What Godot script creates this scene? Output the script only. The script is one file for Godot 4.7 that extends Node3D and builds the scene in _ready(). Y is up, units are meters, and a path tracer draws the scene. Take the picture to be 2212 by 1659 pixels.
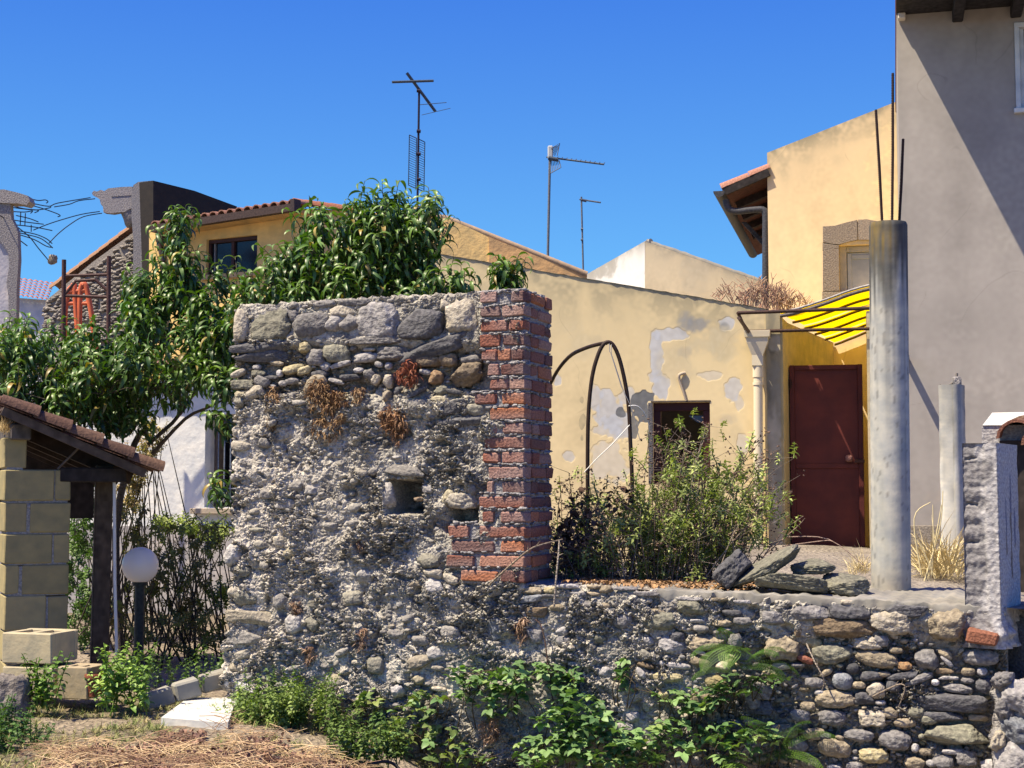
extends Node3D
# ---------------------------------------------------------------- measuring helpers
const FOC := 3197.0
const EYE := Vector3(0, 1.6, 0)
var tilt := atan(233.5 / 3197.0)
var taken := {}
var rng := RandomNumberGenerator.new()
var M := {}
var T := {}
var nz := FastNoiseLite.new()
var nz2 := FastNoiseLite.new()

class Face:
	var o := Vector3.ZERO
	var a := Vector3.RIGHT
	var n := Vector3.BACK
	func w(s: float, y: float, d := 0.0) -> Vector3:
		return o + a * s + Vector3.UP * y + n * d

# a direction seen from the place of the photographer, used to measure the place
func ray(u: float, v: float) -> Vector3:
	var dx := (u - 1106.0) / FOC
	var dy := -(v - 829.5) / FOC
	return Vector3(dx, dy * cos(tilt) + sin(tilt), dy * sin(tilt) - cos(tilt))

func pt(u: float, v: float, z: float) -> Vector3:
	var d := ray(u, v)
	return EYE + d * (z / -d.z)

func face(deg: float, u: float, z: float) -> Face:
	var f := Face.new()
	var t := deg_to_rad(deg)
	f.a = Vector3(cos(t), 0, sin(t))
	f.n = Vector3(-sin(t), 0, cos(t))
	f.o = pt(u, 1063, z)
	f.o.y = 0.0
	return f

func loc(f: Face, u: float, v: float, off := 0.0) -> Vector2:
	var d := ray(u, v)
	var p := EYE + d * ((f.o + f.n * off - EYE).dot(f.n) / d.dot(f.n))
	return Vector2((p - f.o).dot(f.a), p.y)

func hit(f: Face, u: float, v: float, off := 0.0) -> Vector3:
	var l := loc(f, u, v, off)
	return f.w(l.x, l.y, off)

func polyl(f: Face, pts: Array, off := 0.0) -> PackedVector2Array:
	var r := PackedVector2Array()
	for i in range(0, pts.size(), 2):
		r.append(loc(f, pts[i], pts[i + 1], off))
	return r

func rectl(f: Face, u0: float, v0: float, u1: float, v1: float, off := 0.0) -> Rect2:
	var p := loc(f, u0, v1, off)
	var q := loc(f, u1, v0, off)
	return Rect2(p.min(q), (q - p).abs())

# ---------------------------------------------------------------- mesh builder
class MB:
	var v := PackedVector3Array()
	var n := PackedVector3Array()
	var c := PackedColorArray()
	var uv := PackedVector2Array()
	var ix := PackedInt32Array()
	var col := Color.WHITE
	func vert(p: Vector3, nn: Vector3, k: Color, t := Vector2.ZERO) -> int:
		v.append(p); n.append(nn); c.append(k); uv.append(t)
		return v.size() - 1
	func tri(p: Vector3, q: Vector3, r: Vector3, tp := Vector2.ZERO, tq := Vector2.ZERO, tr := Vector2.ZERO) -> void:   # counter-clockwise from outside
		var nn := (q - p).cross(r - p)
		if nn.length_squared() < 1e-16:
			return
		nn = nn.normalized()
		var i := vert(p, nn, col, tp)
		vert(r, nn, col, tr)
		vert(q, nn, col, tq)
		ix.append_array([i, i + 1, i + 2])
	func quad(p: Vector3, q: Vector3, r: Vector3, s: Vector3) -> void:
		var nn := (r - p).cross(s - q)
		if nn.length_squared() < 1e-16:
			return
		nn = nn.normalized()
		var i := vert(p, nn, col, Vector2(0, 1))
		vert(q, nn, col, Vector2(1, 1)); vert(r, nn, col, Vector2(1, 0)); vert(s, nn, col, Vector2(0, 0))
		ix.append_array([i, i + 2, i + 1, i, i + 3, i + 2])
	func append(m: MB, t: Transform3D, k := Color.WHITE) -> void:
		var b := v.size()
		for i in m.v.size():
			v.append(t * m.v[i]); n.append((t.basis * m.n[i]).normalized()); c.append(m.c[i] * k); uv.append(m.uv[i])
		for i in m.ix:
			ix.append(b + i)
	# rows x cols of points, smooth
	func grid(p: PackedVector3Array, cols: int, rows: int, k := PackedColorArray(), t := PackedVector2Array()) -> void:
		var b := v.size()
		var nn := PackedVector3Array()
		nn.resize(p.size())
		for r in rows - 1:
			for q in cols - 1:
				var i := r * cols + q
				var e := (p[i + cols + 1] - p[i]).cross(p[i + cols] - p[i + 1])
				nn[i] += e; nn[i + 1] += e; nn[i + cols] += e; nn[i + cols + 1] += e
				ix.append_array([b + i, b + i + 1, b + i + cols, b + i + 1, b + i + cols + 1, b + i + cols])
		for i in p.size():
			nn[i] = -nn[i].normalized()
		# wrap seams of closed rings
		for r in rows:
			if p[r * cols].distance_squared_to(p[r * cols + cols - 1]) < 1e-12:
				var e2 := (nn[r * cols] + nn[r * cols + cols - 1]).normalized()
				nn[r * cols] = e2; nn[r * cols + cols - 1] = e2
		v.append_array(p); n.append_array(nn)
		if k.size() == p.size():
			c.append_array(k)
		else:
			for i in p.size():
				c.append(col)
		if t.size() == p.size():
			uv.append_array(t)
		else:
			for i in p.size():
				uv.append(Vector2(float(i % cols) / (cols - 1), float(i / cols) / (rows - 1)))
	func tube(p: Array, r0: float, r1 := -1.0, sides := 6, caps := true) -> void:
		if r1 < 0.0:
			r1 = r0
		var pp := PackedVector3Array()
		var last := Vector3.ZERO
		for i in p.size():
			var d: Vector3 = (p[mini(i + 1, p.size() - 1)] - p[maxi(i - 1, 0)]).normalized()
			if last == Vector3.ZERO:
				last = d.cross(Vector3.UP if absf(d.y) < 0.9 else Vector3.RIGHT).normalized()
			last = (last - d * last.dot(d)).normalized()
			var e := d.cross(last)
			var r := lerpf(r0, r1, float(i) / (p.size() - 1))
			for k in sides + 1:
				var a := -TAU * (k % sides) / sides
				pp.append(p[i] + (last * cos(a) + e * sin(a)) * r)
		grid(pp, sides + 1, p.size())
		if caps:
			for end in 2:
				var o := 0 if end == 0 else (p.size() - 1) * (sides + 1)
				var m: Vector3 = p[0] if end == 0 else p[p.size() - 1]
				for k in sides:
					if end == 0:
						tri(m, pp[o + k], pp[o + k + 1])
					else:
						tri(m, pp[o + k + 1], pp[o + k])
	# chamfered box, t maps the unit cube (-.5..5) with size sz
	func box(t: Transform3D, sz: Vector3, bev := 0.004, jit := 0.0, seed_ := 0) -> void:
		var h := sz * 0.5
		bev = minf(bev, minf(h.x, minf(h.y, h.z)) * 0.6)
		var rr := RandomNumberGenerator.new()
		rr.seed = seed_ + 7
		var P := {}
		for sx in [-1, 1]:
			for sy in [-1, 1]:
				for sz2 in [-1, 1]:
					var s := Vector3(sx, sy, sz2)
					var j := Vector3(rr.randf_range(-jit, jit), rr.randf_range(-jit, jit), rr.randf_range(-jit, jit))
					for ax in 3:
						var q := Vector3(sx * h.x, sy * h.y, sz2 * h.z)
						for b in 3:
							if b != ax:
								q[b] -= s[b] * bev
						P[[sx, sy, sz2, ax]] = t * (q + j)
		var ctr := t.origin
		for ax in 3:
			var b := (ax + 1) % 3
			var d := (ax + 2) % 3
			for sg in [-1, 1]:
				var k := []
				for st in [[-1, -1], [1, -1], [1, 1], [-1, 1]]:
					var s := [0, 0, 0]
					s[ax] = sg; s[b] = st[0]; s[d] = st[1]
					k.append(P[[s[0], s[1], s[2], ax]])
				_q(k[0], k[1], k[2], k[3], ctr)
			for sb in [-1, 1]:
				for sd in [-1, 1]:
					var s0 := [0, 0, 0]; s0[ax] = -1; s0[b] = sb; s0[d] = sd
					var s1 := [0, 0, 0]; s1[ax] = 1; s1[b] = sb; s1[d] = sd
					_q(P[[s0[0], s0[1], s0[2], b]], P[[s1[0], s1[1], s1[2], b]], P[[s1[0], s1[1], s1[2], d]], P[[s0[0], s0[1], s0[2], d]], ctr)
		for sx in [-1, 1]:
			for sy in [-1, 1]:
				for sz2 in [-1, 1]:
					var a: Vector3 = P[[sx, sy, sz2, 0]]
					var b2: Vector3 = P[[sx, sy, sz2, 1]]
					var c2: Vector3 = P[[sx, sy, sz2, 2]]
					if (b2 - a).cross(c2 - a).dot(a - ctr) > 0:
						tri(a, b2, c2)
					else:
						tri(a, c2, b2)
	func _q(p: Vector3, q: Vector3, r: Vector3, s: Vector3, ctr: Vector3) -> void:
		if (r - p).cross(s - q).dot((p + r) * 0.5 - ctr) > 0:
			quad(p, q, r, s)
		else:
			quad(s, r, q, p)
	func prism(f: Face, poly: PackedVector2Array, d0: float, d1: float, uvr := Rect2(0, 0, 1, 1)) -> void:
		var p := poly
		if Geometry2D.is_polygon_clockwise(p):
			p = p.duplicate(); p.reverse()
		# is_polygon_clockwise takes y downwards into account in 2D, so settle the sense by area
		var ar := 0.0
		for i in p.size():
			var q := p[(i + 1) % p.size()]
			ar += p[i].x * q.y - q.x * p[i].y
		if ar < 0:
			p.reverse()
		var t := Geometry2D.triangulate_polygon(p)
		for k in range(0, t.size(), 3):
			var A := p[t[k]]; var B := p[t[k + 1]]; var C := p[t[k + 2]]
			if (B - A).cross(C - A) < 0:
				var x := B; B = C; C = x
			tri(f.w(A.x, A.y, d0), f.w(B.x, B.y, d0), f.w(C.x, C.y, d0), _u(A, uvr), _u(B, uvr), _u(C, uvr))
			tri(f.w(A.x, A.y, d1), f.w(C.x, C.y, d1), f.w(B.x, B.y, d1), _u(A, uvr), _u(C, uvr), _u(B, uvr))
		for i in p.size():
			var A := p[i]; var B := p[(i + 1) % p.size()]
			var i0 := v.size()
			quad(f.w(A.x, A.y, d1), f.w(B.x, B.y, d1), f.w(B.x, B.y, d0), f.w(A.x, A.y, d0))
			if v.size() > i0:
				uv[i0] = _u(A, uvr); uv[i0 + 1] = _u(B, uvr); uv[i0 + 2] = _u(B, uvr); uv[i0 + 3] = _u(A, uvr)
	func _u(p: Vector2, r: Rect2) -> Vector2:
		return Vector2((p.x - r.position.x) / r.size.x, 1.0 - (p.y - r.position.y) / r.size.y)
	func mesh(off: Vector3) -> ArrayMesh:
		var a := []
		a.resize(Mesh.ARRAY_MAX)
		var vv := v.duplicate()
		if off != Vector3.ZERO:
			for i in vv.size():
				vv[i] -= off
		a[Mesh.ARRAY_VERTEX] = vv; a[Mesh.ARRAY_NORMAL] = n; a[Mesh.ARRAY_COLOR] = c; a[Mesh.ARRAY_TEX_UV] = uv; a[Mesh.ARRAY_INDEX] = ix
		var m := ArrayMesh.new()
		m.add_surface_from_arrays(Mesh.PRIMITIVE_TRIANGLES, a)
		return m

# ---------------------------------------------------------------- nodes
func numbered(called: String, parent: Node) -> String:
	var key := [parent, called]
	var k: int = taken.get(key, 0)
	taken[key] = k + 1
	return called if k == 0 else "%s_%03d" % [called, k]

func tag(o: Node, label: String, category := "", group := "", kind := "") -> Node:
	if label: o.set_meta("label", label)
	if category: o.set_meta("category", category)
	if group: o.set_meta("group", group)
	if kind: o.set_meta("kind", kind)
	return o

func thing(called: String, label: String, category: String, at := Vector3.ZERO, group := "") -> Node3D:
	var o := Node3D.new()
	o.name = numbered(called, self)
	add_child(o)
	o.position = at
	tag(o, label, category, group)
	return o

func obj(called: String, mb: MB, m: Material, parent: Node = null) -> MeshInstance3D:
	var o := MeshInstance3D.new()
	if parent == null:
		parent = self
	o.name = numbered(called, parent)
	parent.add_child(o)
	var off := Vector3.ZERO
	if parent == self:
		var lo := mb.v[0]
		var hi := mb.v[0]
		for p in mb.v:
			lo = lo.min(p); hi = hi.max(p)
		off = Vector3((lo.x + hi.x) * 0.5, lo.y, (lo.z + hi.z) * 0.5)
		o.position = off
	else:
		off = (parent as Node3D).global_position
	o.mesh = mb.mesh(off)
	o.material_override = m
	return o

# many copies of one small shape as one part
func many(called: String, shape: MB, m: Material, where: Array, tint: Array, parent: Node = null) -> MultiMeshInstance3D:
	var o := MultiMeshInstance3D.new()
	if parent == null:
		parent = self
	o.name = numbered(called, parent)
	parent.add_child(o)
	var off := Vector3.ZERO
	if parent == self:
		if where.size():
			off = where[0].origin
		o.position = off
	else:
		off = (parent as Node3D).global_position
	var mm := MultiMesh.new()
	mm.transform_format = MultiMesh.TRANSFORM_3D
	mm.use_colors = true
	mm.mesh = shape.mesh(Vector3.ZERO)
	mm.instance_count = where.size()
	for i in where.size():
		var t: Transform3D = where[i]
		t.origin -= off
		mm.set_instance_transform(i, t)
		mm.set_instance_color(i, tint[i])
	o.multimesh = mm
	o.material_override = m
	o.set_meta("kind", "stuff")
	return o

func inst(called: String, mesh_: Mesh, t: Transform3D, m: Material, parent: Node3D) -> MeshInstance3D:
	var o := MeshInstance3D.new()
	o.name = numbered(called, parent)
	parent.add_child(o)
	t.origin -= parent.global_position
	o.transform = t
	o.mesh = mesh_
	o.material_override = m
	return o

func lin(r: float, g: float, b: float) -> Color:
	return Color(r, g, b)

func s8(r: float, g: float, b: float) -> Color:   # an 8-bit colour as linear vertex colour
	return Color(r / 255.0, g / 255.0, b / 255.0).srgb_to_linear()

# ---------------------------------------------------------------- materials
func noise_img(sd: int, freq: float, oct: int, type := FastNoiseLite.TYPE_SIMPLEX_SMOOTH, size := 512) -> Image:
	var f := FastNoiseLite.new()
	f.seed = sd
	f.noise_type = type
	f.frequency = freq
	f.fractal_type = FastNoiseLite.FRACTAL_FBM if oct > 1 else FastNoiseLite.FRACTAL_NONE
	f.fractal_octaves = oct
	return f.get_seamless_image(size, size)

func grey_tex(im: Image, lo: float, hi: float, tint := Color.WHITE, tint2 := Color.WHITE) -> ImageTexture:
	var d := im.get_data()
	var w := im.get_width()
	var b := PackedByteArray()
	b.resize(w * w * 3)
	for i in w * w:
		var k: float = d[i] / 255.0
		var g := lerpf(lo, hi, k) * 255.0
		var q := tint2.lerp(tint, k)
		b[i * 3] = mini(255, int(g * q.r)); b[i * 3 + 1] = mini(255, int(g * q.g)); b[i * 3 + 2] = mini(255, int(g * q.b))
	return ImageTexture.create_from_image(Image.create_from_data(w, w, false, Image.FORMAT_RGB8, b))

func mat(called: String, col := Color.WHITE, rough := 0.9, tex = null, bump = null, scale := 1.0, bump_cm := 0.3, spec := 0.35) -> StandardMaterial3D:
	var m := StandardMaterial3D.new()
	m.resource_name = called
	m.albedo_color = col
	m.vertex_color_use_as_albedo = true
	m.roughness = rough
	m.metallic_specular = spec
	if tex != null:
		m.albedo_texture = tex
		m.uv1_triplanar = true
		m.uv1_world_triplanar = true
		m.uv1_scale = Vector3.ONE * scale
	if bump != null:
		m.heightmap_enabled = true
		m.heightmap_texture = bump
		m.heightmap_scale = bump_cm
		m.uv1_triplanar = true
		m.uv1_world_triplanar = true
		m.uv1_scale = Vector3.ONE * scale
	M[called] = m
	return m

func materials() -> void:
	var g1 := noise_img(3, 0.03, 5)
	var g2 := noise_img(5, 0.008, 4)
	var g3 := noise_img(8, 0.06, 3, FastNoiseLite.TYPE_CELLULAR)
	T.grain = grey_tex(g1, 0.62, 1.05, Color(1, 1, 1), Color(0.96, 0.95, 1.0))
	T.blotch = grey_tex(g2, 0.86, 1.02, Color(1, 0.99, 0.96), Color(0.93, 0.96, 1.0))
	T.bump = grey_tex(g1, 0.0, 1.0)
	T.pits = grey_tex(g3, 0.0, 1.0)
	# streaked wood: stretched noise
	var ws := noise_img(11, 0.02, 4)
	ws.resize(512, 32, Image.INTERPOLATE_BILINEAR)
	ws.resize(512, 512, Image.INTERPOLATE_BILINEAR)
	T.wood = grey_tex(ws, 0.5, 1.05)
	mat("stone", Color.WHITE, 0.92, T.grain, T.bump, 2.3, 0.9)
	mat("mortar", Color.WHITE, 0.97, T.grain, T.bump, 3.1, 1.1)
	mat("brick", Color.WHITE, 0.9, T.grain, T.bump, 3.7, 0.5)
	mat("concrete", Color.WHITE, 0.9, T.blotch, T.bump, 1.7, 0.16)
	mat("rough_concrete", Color.WHITE, 0.93, T.grain, T.bump, 2.9, 0.4)
	mat("smooth_concrete", Color.WHITE, 0.88, T.blotch, T.bump, 2.2, 0.06)
	mat("plaster", Color.WHITE, 0.93, T.blotch, T.bump, 0.8, 0.35)
	mat("house_plaster", Color.WHITE, 0.94, T.blotch, T.bump, 0.35, 0.5)
	mat("tile", Color.WHITE, 0.85, T.grain, T.bump, 2.9, 0.4)
	mat("wood", Color.WHITE, 0.85, T.wood, T.wood, 1.3, 0.3)
	mat("paint", Color.WHITE, 0.55, T.blotch, null, 0.9)
	mat("metal", Color.WHITE, 0.6, T.grain, null, 2.0)
	mat("plain", Color.WHITE, 0.8)
	mat("soil", Color.WHITE, 0.97, T.grain, T.bump, 1.3, 3.0)
	mat("bark", Color.WHITE, 0.95, T.grain, T.bump, 4.0, 1.2)
	mat("dry", Color.WHITE, 0.8)
	M.dry.backlight_enabled = true; M.dry.backlight = Color(0.3, 0.27, 0.2)
	mat("leaf", Color.WHITE, 0.42, null, null, 1, 0, 0.5)
	M.leaf.backlight_enabled = true; M.leaf.backlight = Color(0.62, 0.7, 0.25)
	mat("soft_leaf", Color.WHITE, 0.5, null, null, 1, 0, 0.45)
	M.soft_leaf.backlight_enabled = true; M.soft_leaf.backlight = Color(0.65, 0.72, 0.3)
	mat("glass", Color(0.30, 0.33, 0.38), 0.12, null, null, 1, 0, 0.5)
	mat("globe", Color(1.0, 0.985, 0.95), 0.16, null, null, 1, 0, 0.5)
	M.globe.backlight_enabled = true; M.globe.backlight = Color(0.9, 0.9, 0.92)
	mat("yellow_sheet", Color(1.0, 0.86, 0.02), 0.45)
	M.yellow_sheet.backlight_enabled = true; M.yellow_sheet.backlight = Color(1, 1, 1)

# ---------------------------------------------------------------- small shapes
var ico := {}

func icosphere(sub: int) -> Array:
	if ico.has(sub):
		return ico[sub]
	var p := PackedVector3Array()
	var f := []
	var g := (1.0 + sqrt(5.0)) / 2.0
	for q in [[-1, g, 0], [1, g, 0], [-1, -g, 0], [1, -g, 0], [0, -1, g], [0, 1, g], [0, -1, -g], [0, 1, -g], [g, 0, -1], [g, 0, 1], [-g, 0, -1], [-g, 0, 1]]:
		p.append(Vector3(q[0], q[1], q[2]).normalized())
	f = [[0, 11, 5], [0, 5, 1], [0, 1, 7], [0, 7, 10], [0, 10, 11], [1, 5, 9], [5, 11, 4], [11, 10, 2], [10, 7, 6], [7, 1, 8], [3, 9, 4], [3, 4, 2], [3, 2, 6], [3, 6, 8], [3, 8, 9], [4, 9, 5], [2, 4, 11], [6, 2, 10], [8, 6, 7], [9, 8, 1]]
	for s in sub:
		var mid := {}
		var nf := []
		for t in f:
			var m := []
			for k in 3:
				var a: int = mini(t[k], t[(k + 1) % 3])
				var b: int = maxi(t[k], t[(k + 1) % 3])
				var key := a * 100000 + b
				if not mid.has(key):
					mid[key] = p.size()
					p.append(((p[a] + p[b]) * 0.5).normalized())
				m.append(mid[key])
			nf.append([t[0], m[0], m[2]]); nf.append([t[1], m[1], m[0]]); nf.append([t[2], m[2], m[1]]); nf.append([m[0], m[1], m[2]])
		f = nf
	ico[sub] = [p, f]
	return ico[sub]

# kinds: p pebble, r broken rock, s layered slab. Unit size; t places and scales it.
func rock(mb: MB, t: Transform3D, kind: String, sd: int, sub: int, c0: Color, c1: Color) -> void:
	var sp := icosphere(sub)
	var P: PackedVector3Array = sp[0]
	var r := RandomNumberGenerator.new()
	r.seed = sd * 7919 + 13
	var planes := []
	var np := 4 if kind == "p" else 11
	for k in np:
		var d := Vector3(r.randfn(), r.randfn() * 0.8, r.randfn()).normalized()
		planes.append([d, r.randf_range(0.84, 0.98) if kind == "p" else r.randf_range(0.66, 0.97)])
	if kind == "s":
		planes.append([Vector3(r.randf_range(-0.15, 0.15), 1, r.randf_range(-0.2, 0.2)).normalized(), 0.72])
		planes.append([Vector3(r.randf_range(-0.15, 0.15), -1, r.randf_range(-0.2, 0.2)).normalized(), 0.74])
	var off := Vector3(r.randf() * 90, r.randf() * 90, r.randf() * 90)
	var b := mb.v.size()
	var pos := PackedVector3Array()
	for d in P:
		var rad := 1.0
		if kind != "p":
			var e := 4.0 if kind == "r" else 5.0
			rad = minf(1.28, pow(pow(absf(d.x), e) + pow(absf(d.y), e) + pow(absf(d.z), e), -1.0 / e))
		else:
			rad = minf(1.1, pow(pow(absf(d.x), 2.6) + pow(absf(d.y), 2.6) + pow(absf(d.z), 2.6), -1.0 / 2.6))
		for q in planes:
			var k: float = d.dot(q[0])
			if k > 0.2:
				rad = minf(rad, q[1] / k * (1.12 if kind != "p" else 1.05))
		var nn := nz.get_noise_3dv(d * 22.0 + off * 3.0)
		if kind == "p":
			rad *= 1.0 + 0.10 * nn
		elif kind == "r":
			rad *= 1.0 + 0.12 * nn + 0.07 * nz.get_noise_3dv(d * 62.0 + off) + 0.04 * nz.get_noise_3dv(d * 140.0 + off)
		else:
			var yy: float = (d.y * rad) * 4.0 + nn * 0.9
			rad *= 1.0 + 0.05 * nn + 0.09 * (absf(fposmod(yy, 1.0) - 0.5) - 0.25) + 0.04 * nz.get_noise_3d(d.x * 60.0 + off.x, d.y * 200.0, d.z * 60.0)
		pos.append(d * rad)
	var nrm := PackedVector3Array()
	nrm.resize(P.size())
	for i in P.size():
		pos[i] = t * pos[i]
	for f in sp[1]:
		var e := (pos[f[1]] - pos[f[0]]).cross(pos[f[2]] - pos[f[0]])
		nrm[f[0]] += e; nrm[f[1]] += e; nrm[f[2]] += e
		mb.ix.append_array([b + f[0], b + f[2], b + f[1]])
	for i in P.size():
		mb.v.append(pos[i]); mb.n.append(nrm[i].normalized())
		var k := clampf(0.5 + 0.9 * nz.get_noise_3dv(P[i] * 35.0 + off * 2.0), 0, 1)
		if kind == "s":
			k = clampf(0.5 + 0.8 * nz.get_noise_3d(P[i].x * 9.0 + off.x, P[i].y * 110.0, P[i].z * 9.0), 0, 1)
		mb.c.append(c0.lerp(c1, k)); mb.uv.append(Vector2.ZERO)

# a leaf: length l, half-width w, drooping by bend (radians over its length), folded
func leaf(l: float, w: float, bend: float, fold := 0.35, seg := 6, start := 0.0, peak := 0.42) -> MB:
	var m := MB.new()
	var x := 0.0
	var y := 0.0
	var a := start
	var pts := PackedVector3Array()
	for i in seg + 1:
		var t := float(i) / seg
		var k := pow(sin(PI * pow(t, log(0.5) / log(peak))), 0.8) if t > 0 and t < 1 else 0.06
		pts.append(Vector3(-w * k, y + w * k * fold, x))
		pts.append(Vector3(0, y, x))
		pts.append(Vector3(w * k, y + w * k * fold, x))
		a -= bend / seg
		x += cos(a) * l / seg
		y += sin(a) * l / seg
	m.grid(pts, 3, seg + 1)
	return m

func pal(k: String) -> Array:
	match k:
		"g": return [lin(0.19, 0.185, 0.175), lin(0.31, 0.30, 0.285)]
		"l": return [lin(0.36, 0.35, 0.33), lin(0.5, 0.485, 0.46)]
		"t": return [lin(0.29, 0.245, 0.165), lin(0.42, 0.36, 0.25)]
		"d": return [lin(0.085, 0.088, 0.092), lin(0.17, 0.17, 0.175)]  # dark slate; shade on some shadowed stones is put into this tone
		"y": return [lin(0.42, 0.36, 0.19), lin(0.55, 0.49, 0.30)]
		"w": return [lin(0.5, 0.49, 0.47), lin(0.66, 0.65, 0.63)]
		"b": return [lin(0.2, 0.15, 0.095), lin(0.31, 0.24, 0.15)]
		"o": return [lin(0.36, 0.2, 0.09), lin(0.42, 0.29, 0.16)]
		"R": return [lin(0.33, 0.115, 0.07), lin(0.42, 0.19, 0.13)]
		"c": return [lin(0.46, 0.41, 0.30), lin(0.58, 0.53, 0.42)]
		"u": return [lin(0.2, 0.22, 0.235), lin(0.29, 0.305, 0.315)]
		"n": return [lin(0.2, 0.2, 0.15), lin(0.31, 0.3, 0.22)]
	return [lin(0.2, 0.2, 0.19), lin(0.32, 0.31, 0.3)]

# ---------------------------------------------------------------- the scene
var wf: Face          # front of the rubble wall
var topy0 := Vector2.ZERO
var stones := []      # s, y, rs, ry of what sits in the wall

func _ready() -> void:
	var cam := Camera3D.new()
	cam.name = "camera"
	add_child(cam)
	cam.position = EYE
	cam.rotation.x = tilt
	cam.fov = rad_to_deg(2.0 * atan(829.5 / FOC))
	cam.near = 0.1
	cam.far = 900.0
	cam.current = true
	var we := WorldEnvironment.new()
	we.name = "surroundings"
	var env := Environment.new()
	env.tonemap_mode = Environment.TONE_MAPPER_LINEAR
	env.tonemap_exposure = 1.85
	env.background_mode = Environment.BG_SKY
	var sky := Sky.new()
	var sm := ProceduralSkyMaterial.new()
	sm.sky_top_color = Color(0.0, 0.235, 0.74)
	sm.sky_horizon_color = Color(0.49, 0.81, 0.945)
	sm.sky_curve = 0.15
	sm.sky_energy_multiplier = 0.88
	sm.ground_bottom_color = Color(0.45, 0.42, 0.38)
	sm.ground_horizon_color = Color(0.55, 0.53, 0.5)
	sm.sun_angle_max = 55.0
	sm.sun_curve = 0.3
	sky.sky_material = sm
	env.sky = sky
	env.sdfgi_enabled = true; env.ssao_enabled = true; env.ssil_enabled = true
	we.environment = env
	add_child(we)
	var sun := DirectionalLight3D.new()
	sun.name = "sun"
	sun.light_energy = 1.6
	sun.light_color = Color(1.0, 0.94, 0.83)
	sun.light_angular_distance = 0.5
	sun.shadow_enabled = true
	add_child(sun)
	var el := deg_to_rad(60.0)
	var az := deg_to_rad(22.0)
	var to_sun := Vector3(-cos(el) * cos(az), sin(el), cos(el) * sin(az))
	sun.look_at_from_position(Vector3(0, 30, 0) + to_sun, Vector3(0, 30, 0))

	rng.seed = 20
	nz.seed = 4; nz.noise_type = FastNoiseLite.TYPE_SIMPLEX_SMOOTH; nz.frequency = 0.1; nz.fractal_type = FastNoiseLite.FRACTAL_NONE
	nz2.seed = 9; nz2.noise_type = FastNoiseLite.TYPE_CELLULAR; nz2.frequency = 1.0; nz2.fractal_type = FastNoiseLite.FRACTAL_NONE
	nz2.cellular_return_type = FastNoiseLite.RETURN_DISTANCE
	materials()
	wf = face(20.0, 1106, 8.63)
	topy0 = Vector2(loc(wf, 1133, 1258).y, (loc(wf, 2080, 1306).y - loc(wf, 1133, 1258).y) / (loc(wf, 2080, 1306).x - loc(wf, 1133, 1258).x))
	build_ground()
	build_rubble_wall()
	build_brick_pillar()
	build_platform_things()
	build_far_houses()
	build_right_houses()
	build_left_side()
	build_antennas()
	build_trees()
	build_plants()

func deck(s: float) -> float:      # height of the platform along the wall
	return topy0.x + topy0.y * (s - loc(wf, 1133, 1258).x)

func ground_y(x: float, z: float) -> float:
	var k := smoothstep(-1.5, 0.4, x)
	var y := lerpf(0.29, -0.22, k)
	var fx := smoothstep(-8.6, -7.0, z)
	y -= 0.06 * fx * (1.0 - k)
	var mx := (x + 1.35) / 0.85
	var mz := (z + 7.35) / 0.75
	y += 0.05 * exp(-mx * mx - mz * mz)
	return y + 0.02 * nz.get_noise_2d(x * 12.0, z * 12.0) + 0.012 * nz.get_noise_2d(x * 45.0, z * 45.0)

func build_ground() -> void:
	# one sheet to the horizon, fine near the wall
	var xs := []
	var zs := []
	var x := -4.2
	while x < 3.6:
		xs.append(x); x += 0.045
	xs.push_front(-9.0); xs.push_front(-25.0); xs.push_front(-400.0)
	xs.append(9.0); xs.append(25.0); xs.append(400.0)
	var z := -12.6
	while z < -5.0:
		zs.append(z); z += 0.05
	zs.push_front(-16.0); zs.push_front(-40.0); zs.push_front(-400.0)
	zs.append(-2.0); zs.append(6.0); zs.append(400.0)
	var mb := MB.new()
	var p := PackedVector3Array()
	var k := PackedColorArray()
	for zz in zs:
		for xx in xs:
			p.append(Vector3(xx, ground_y(xx, zz), zz))
			var a := clampf(0.5 + 0.7 * nz.get_noise_2d(xx * 9.0 + 50, zz * 9.0), 0, 1)
			k.append(lin(0.27, 0.225, 0.15).lerp(lin(0.46, 0.385, 0.275), a))
	mb.grid(p, xs.size(), zs.size(), k)
	tag(obj("ground", mb, M.soil), "bare earth ground with dry patches in front of the wall", "", "", "structure")
	# the raised yard behind the low wall
	var md := MB.new()
	var q := PackedVector3Array()
	var qk := PackedColorArray()
	var s0 := loc(wf, 1000, 1258).x
	for r in 40:
		var d := -8.5 * (1.0 - r / 39.0) * (1.0 - r / 39.0) - 0.06
		for c in 44:
			var s := s0 + c * 0.13
			var P := wf.w(s, 0, d)
			var y := deck(minf(s, 3.2)) + 0.008 * nz.get_noise_2d(s * 40, d * 40) - 0.014
			if d < -1.2:
				y += 0.03 * nz.get_noise_2d(s * 8, d * 8) - 0.02 * minf(1.0, -d - 1.2)
			q.append(Vector3(P.x, y, P.z))
			qk.append(lin(0.32, 0.285, 0.23).lerp(lin(0.46, 0.41, 0.33), clampf(0.5 + nz.get_noise_2d(s * 20, d * 20), 0, 1)))
	md.grid(q, 44, 40, qk)
	md.col = lin(0.3, 0.27, 0.22)
	for r in 39:   # the bank below its left edge
		var e0 := q[r * 44]
		var e1 := q[r * 44 + 44]
		md.quad(e0, e0 * Vector3(1, 0, 1) - Vector3(0, 0.4, 0), e1 * Vector3(1, 0, 1) - Vector3(0, 0.4, 0), e1)
	tag(obj("terrace_ground", md, M.soil), "raised earth yard behind the low rubble wall", "", "", "structure")

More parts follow.
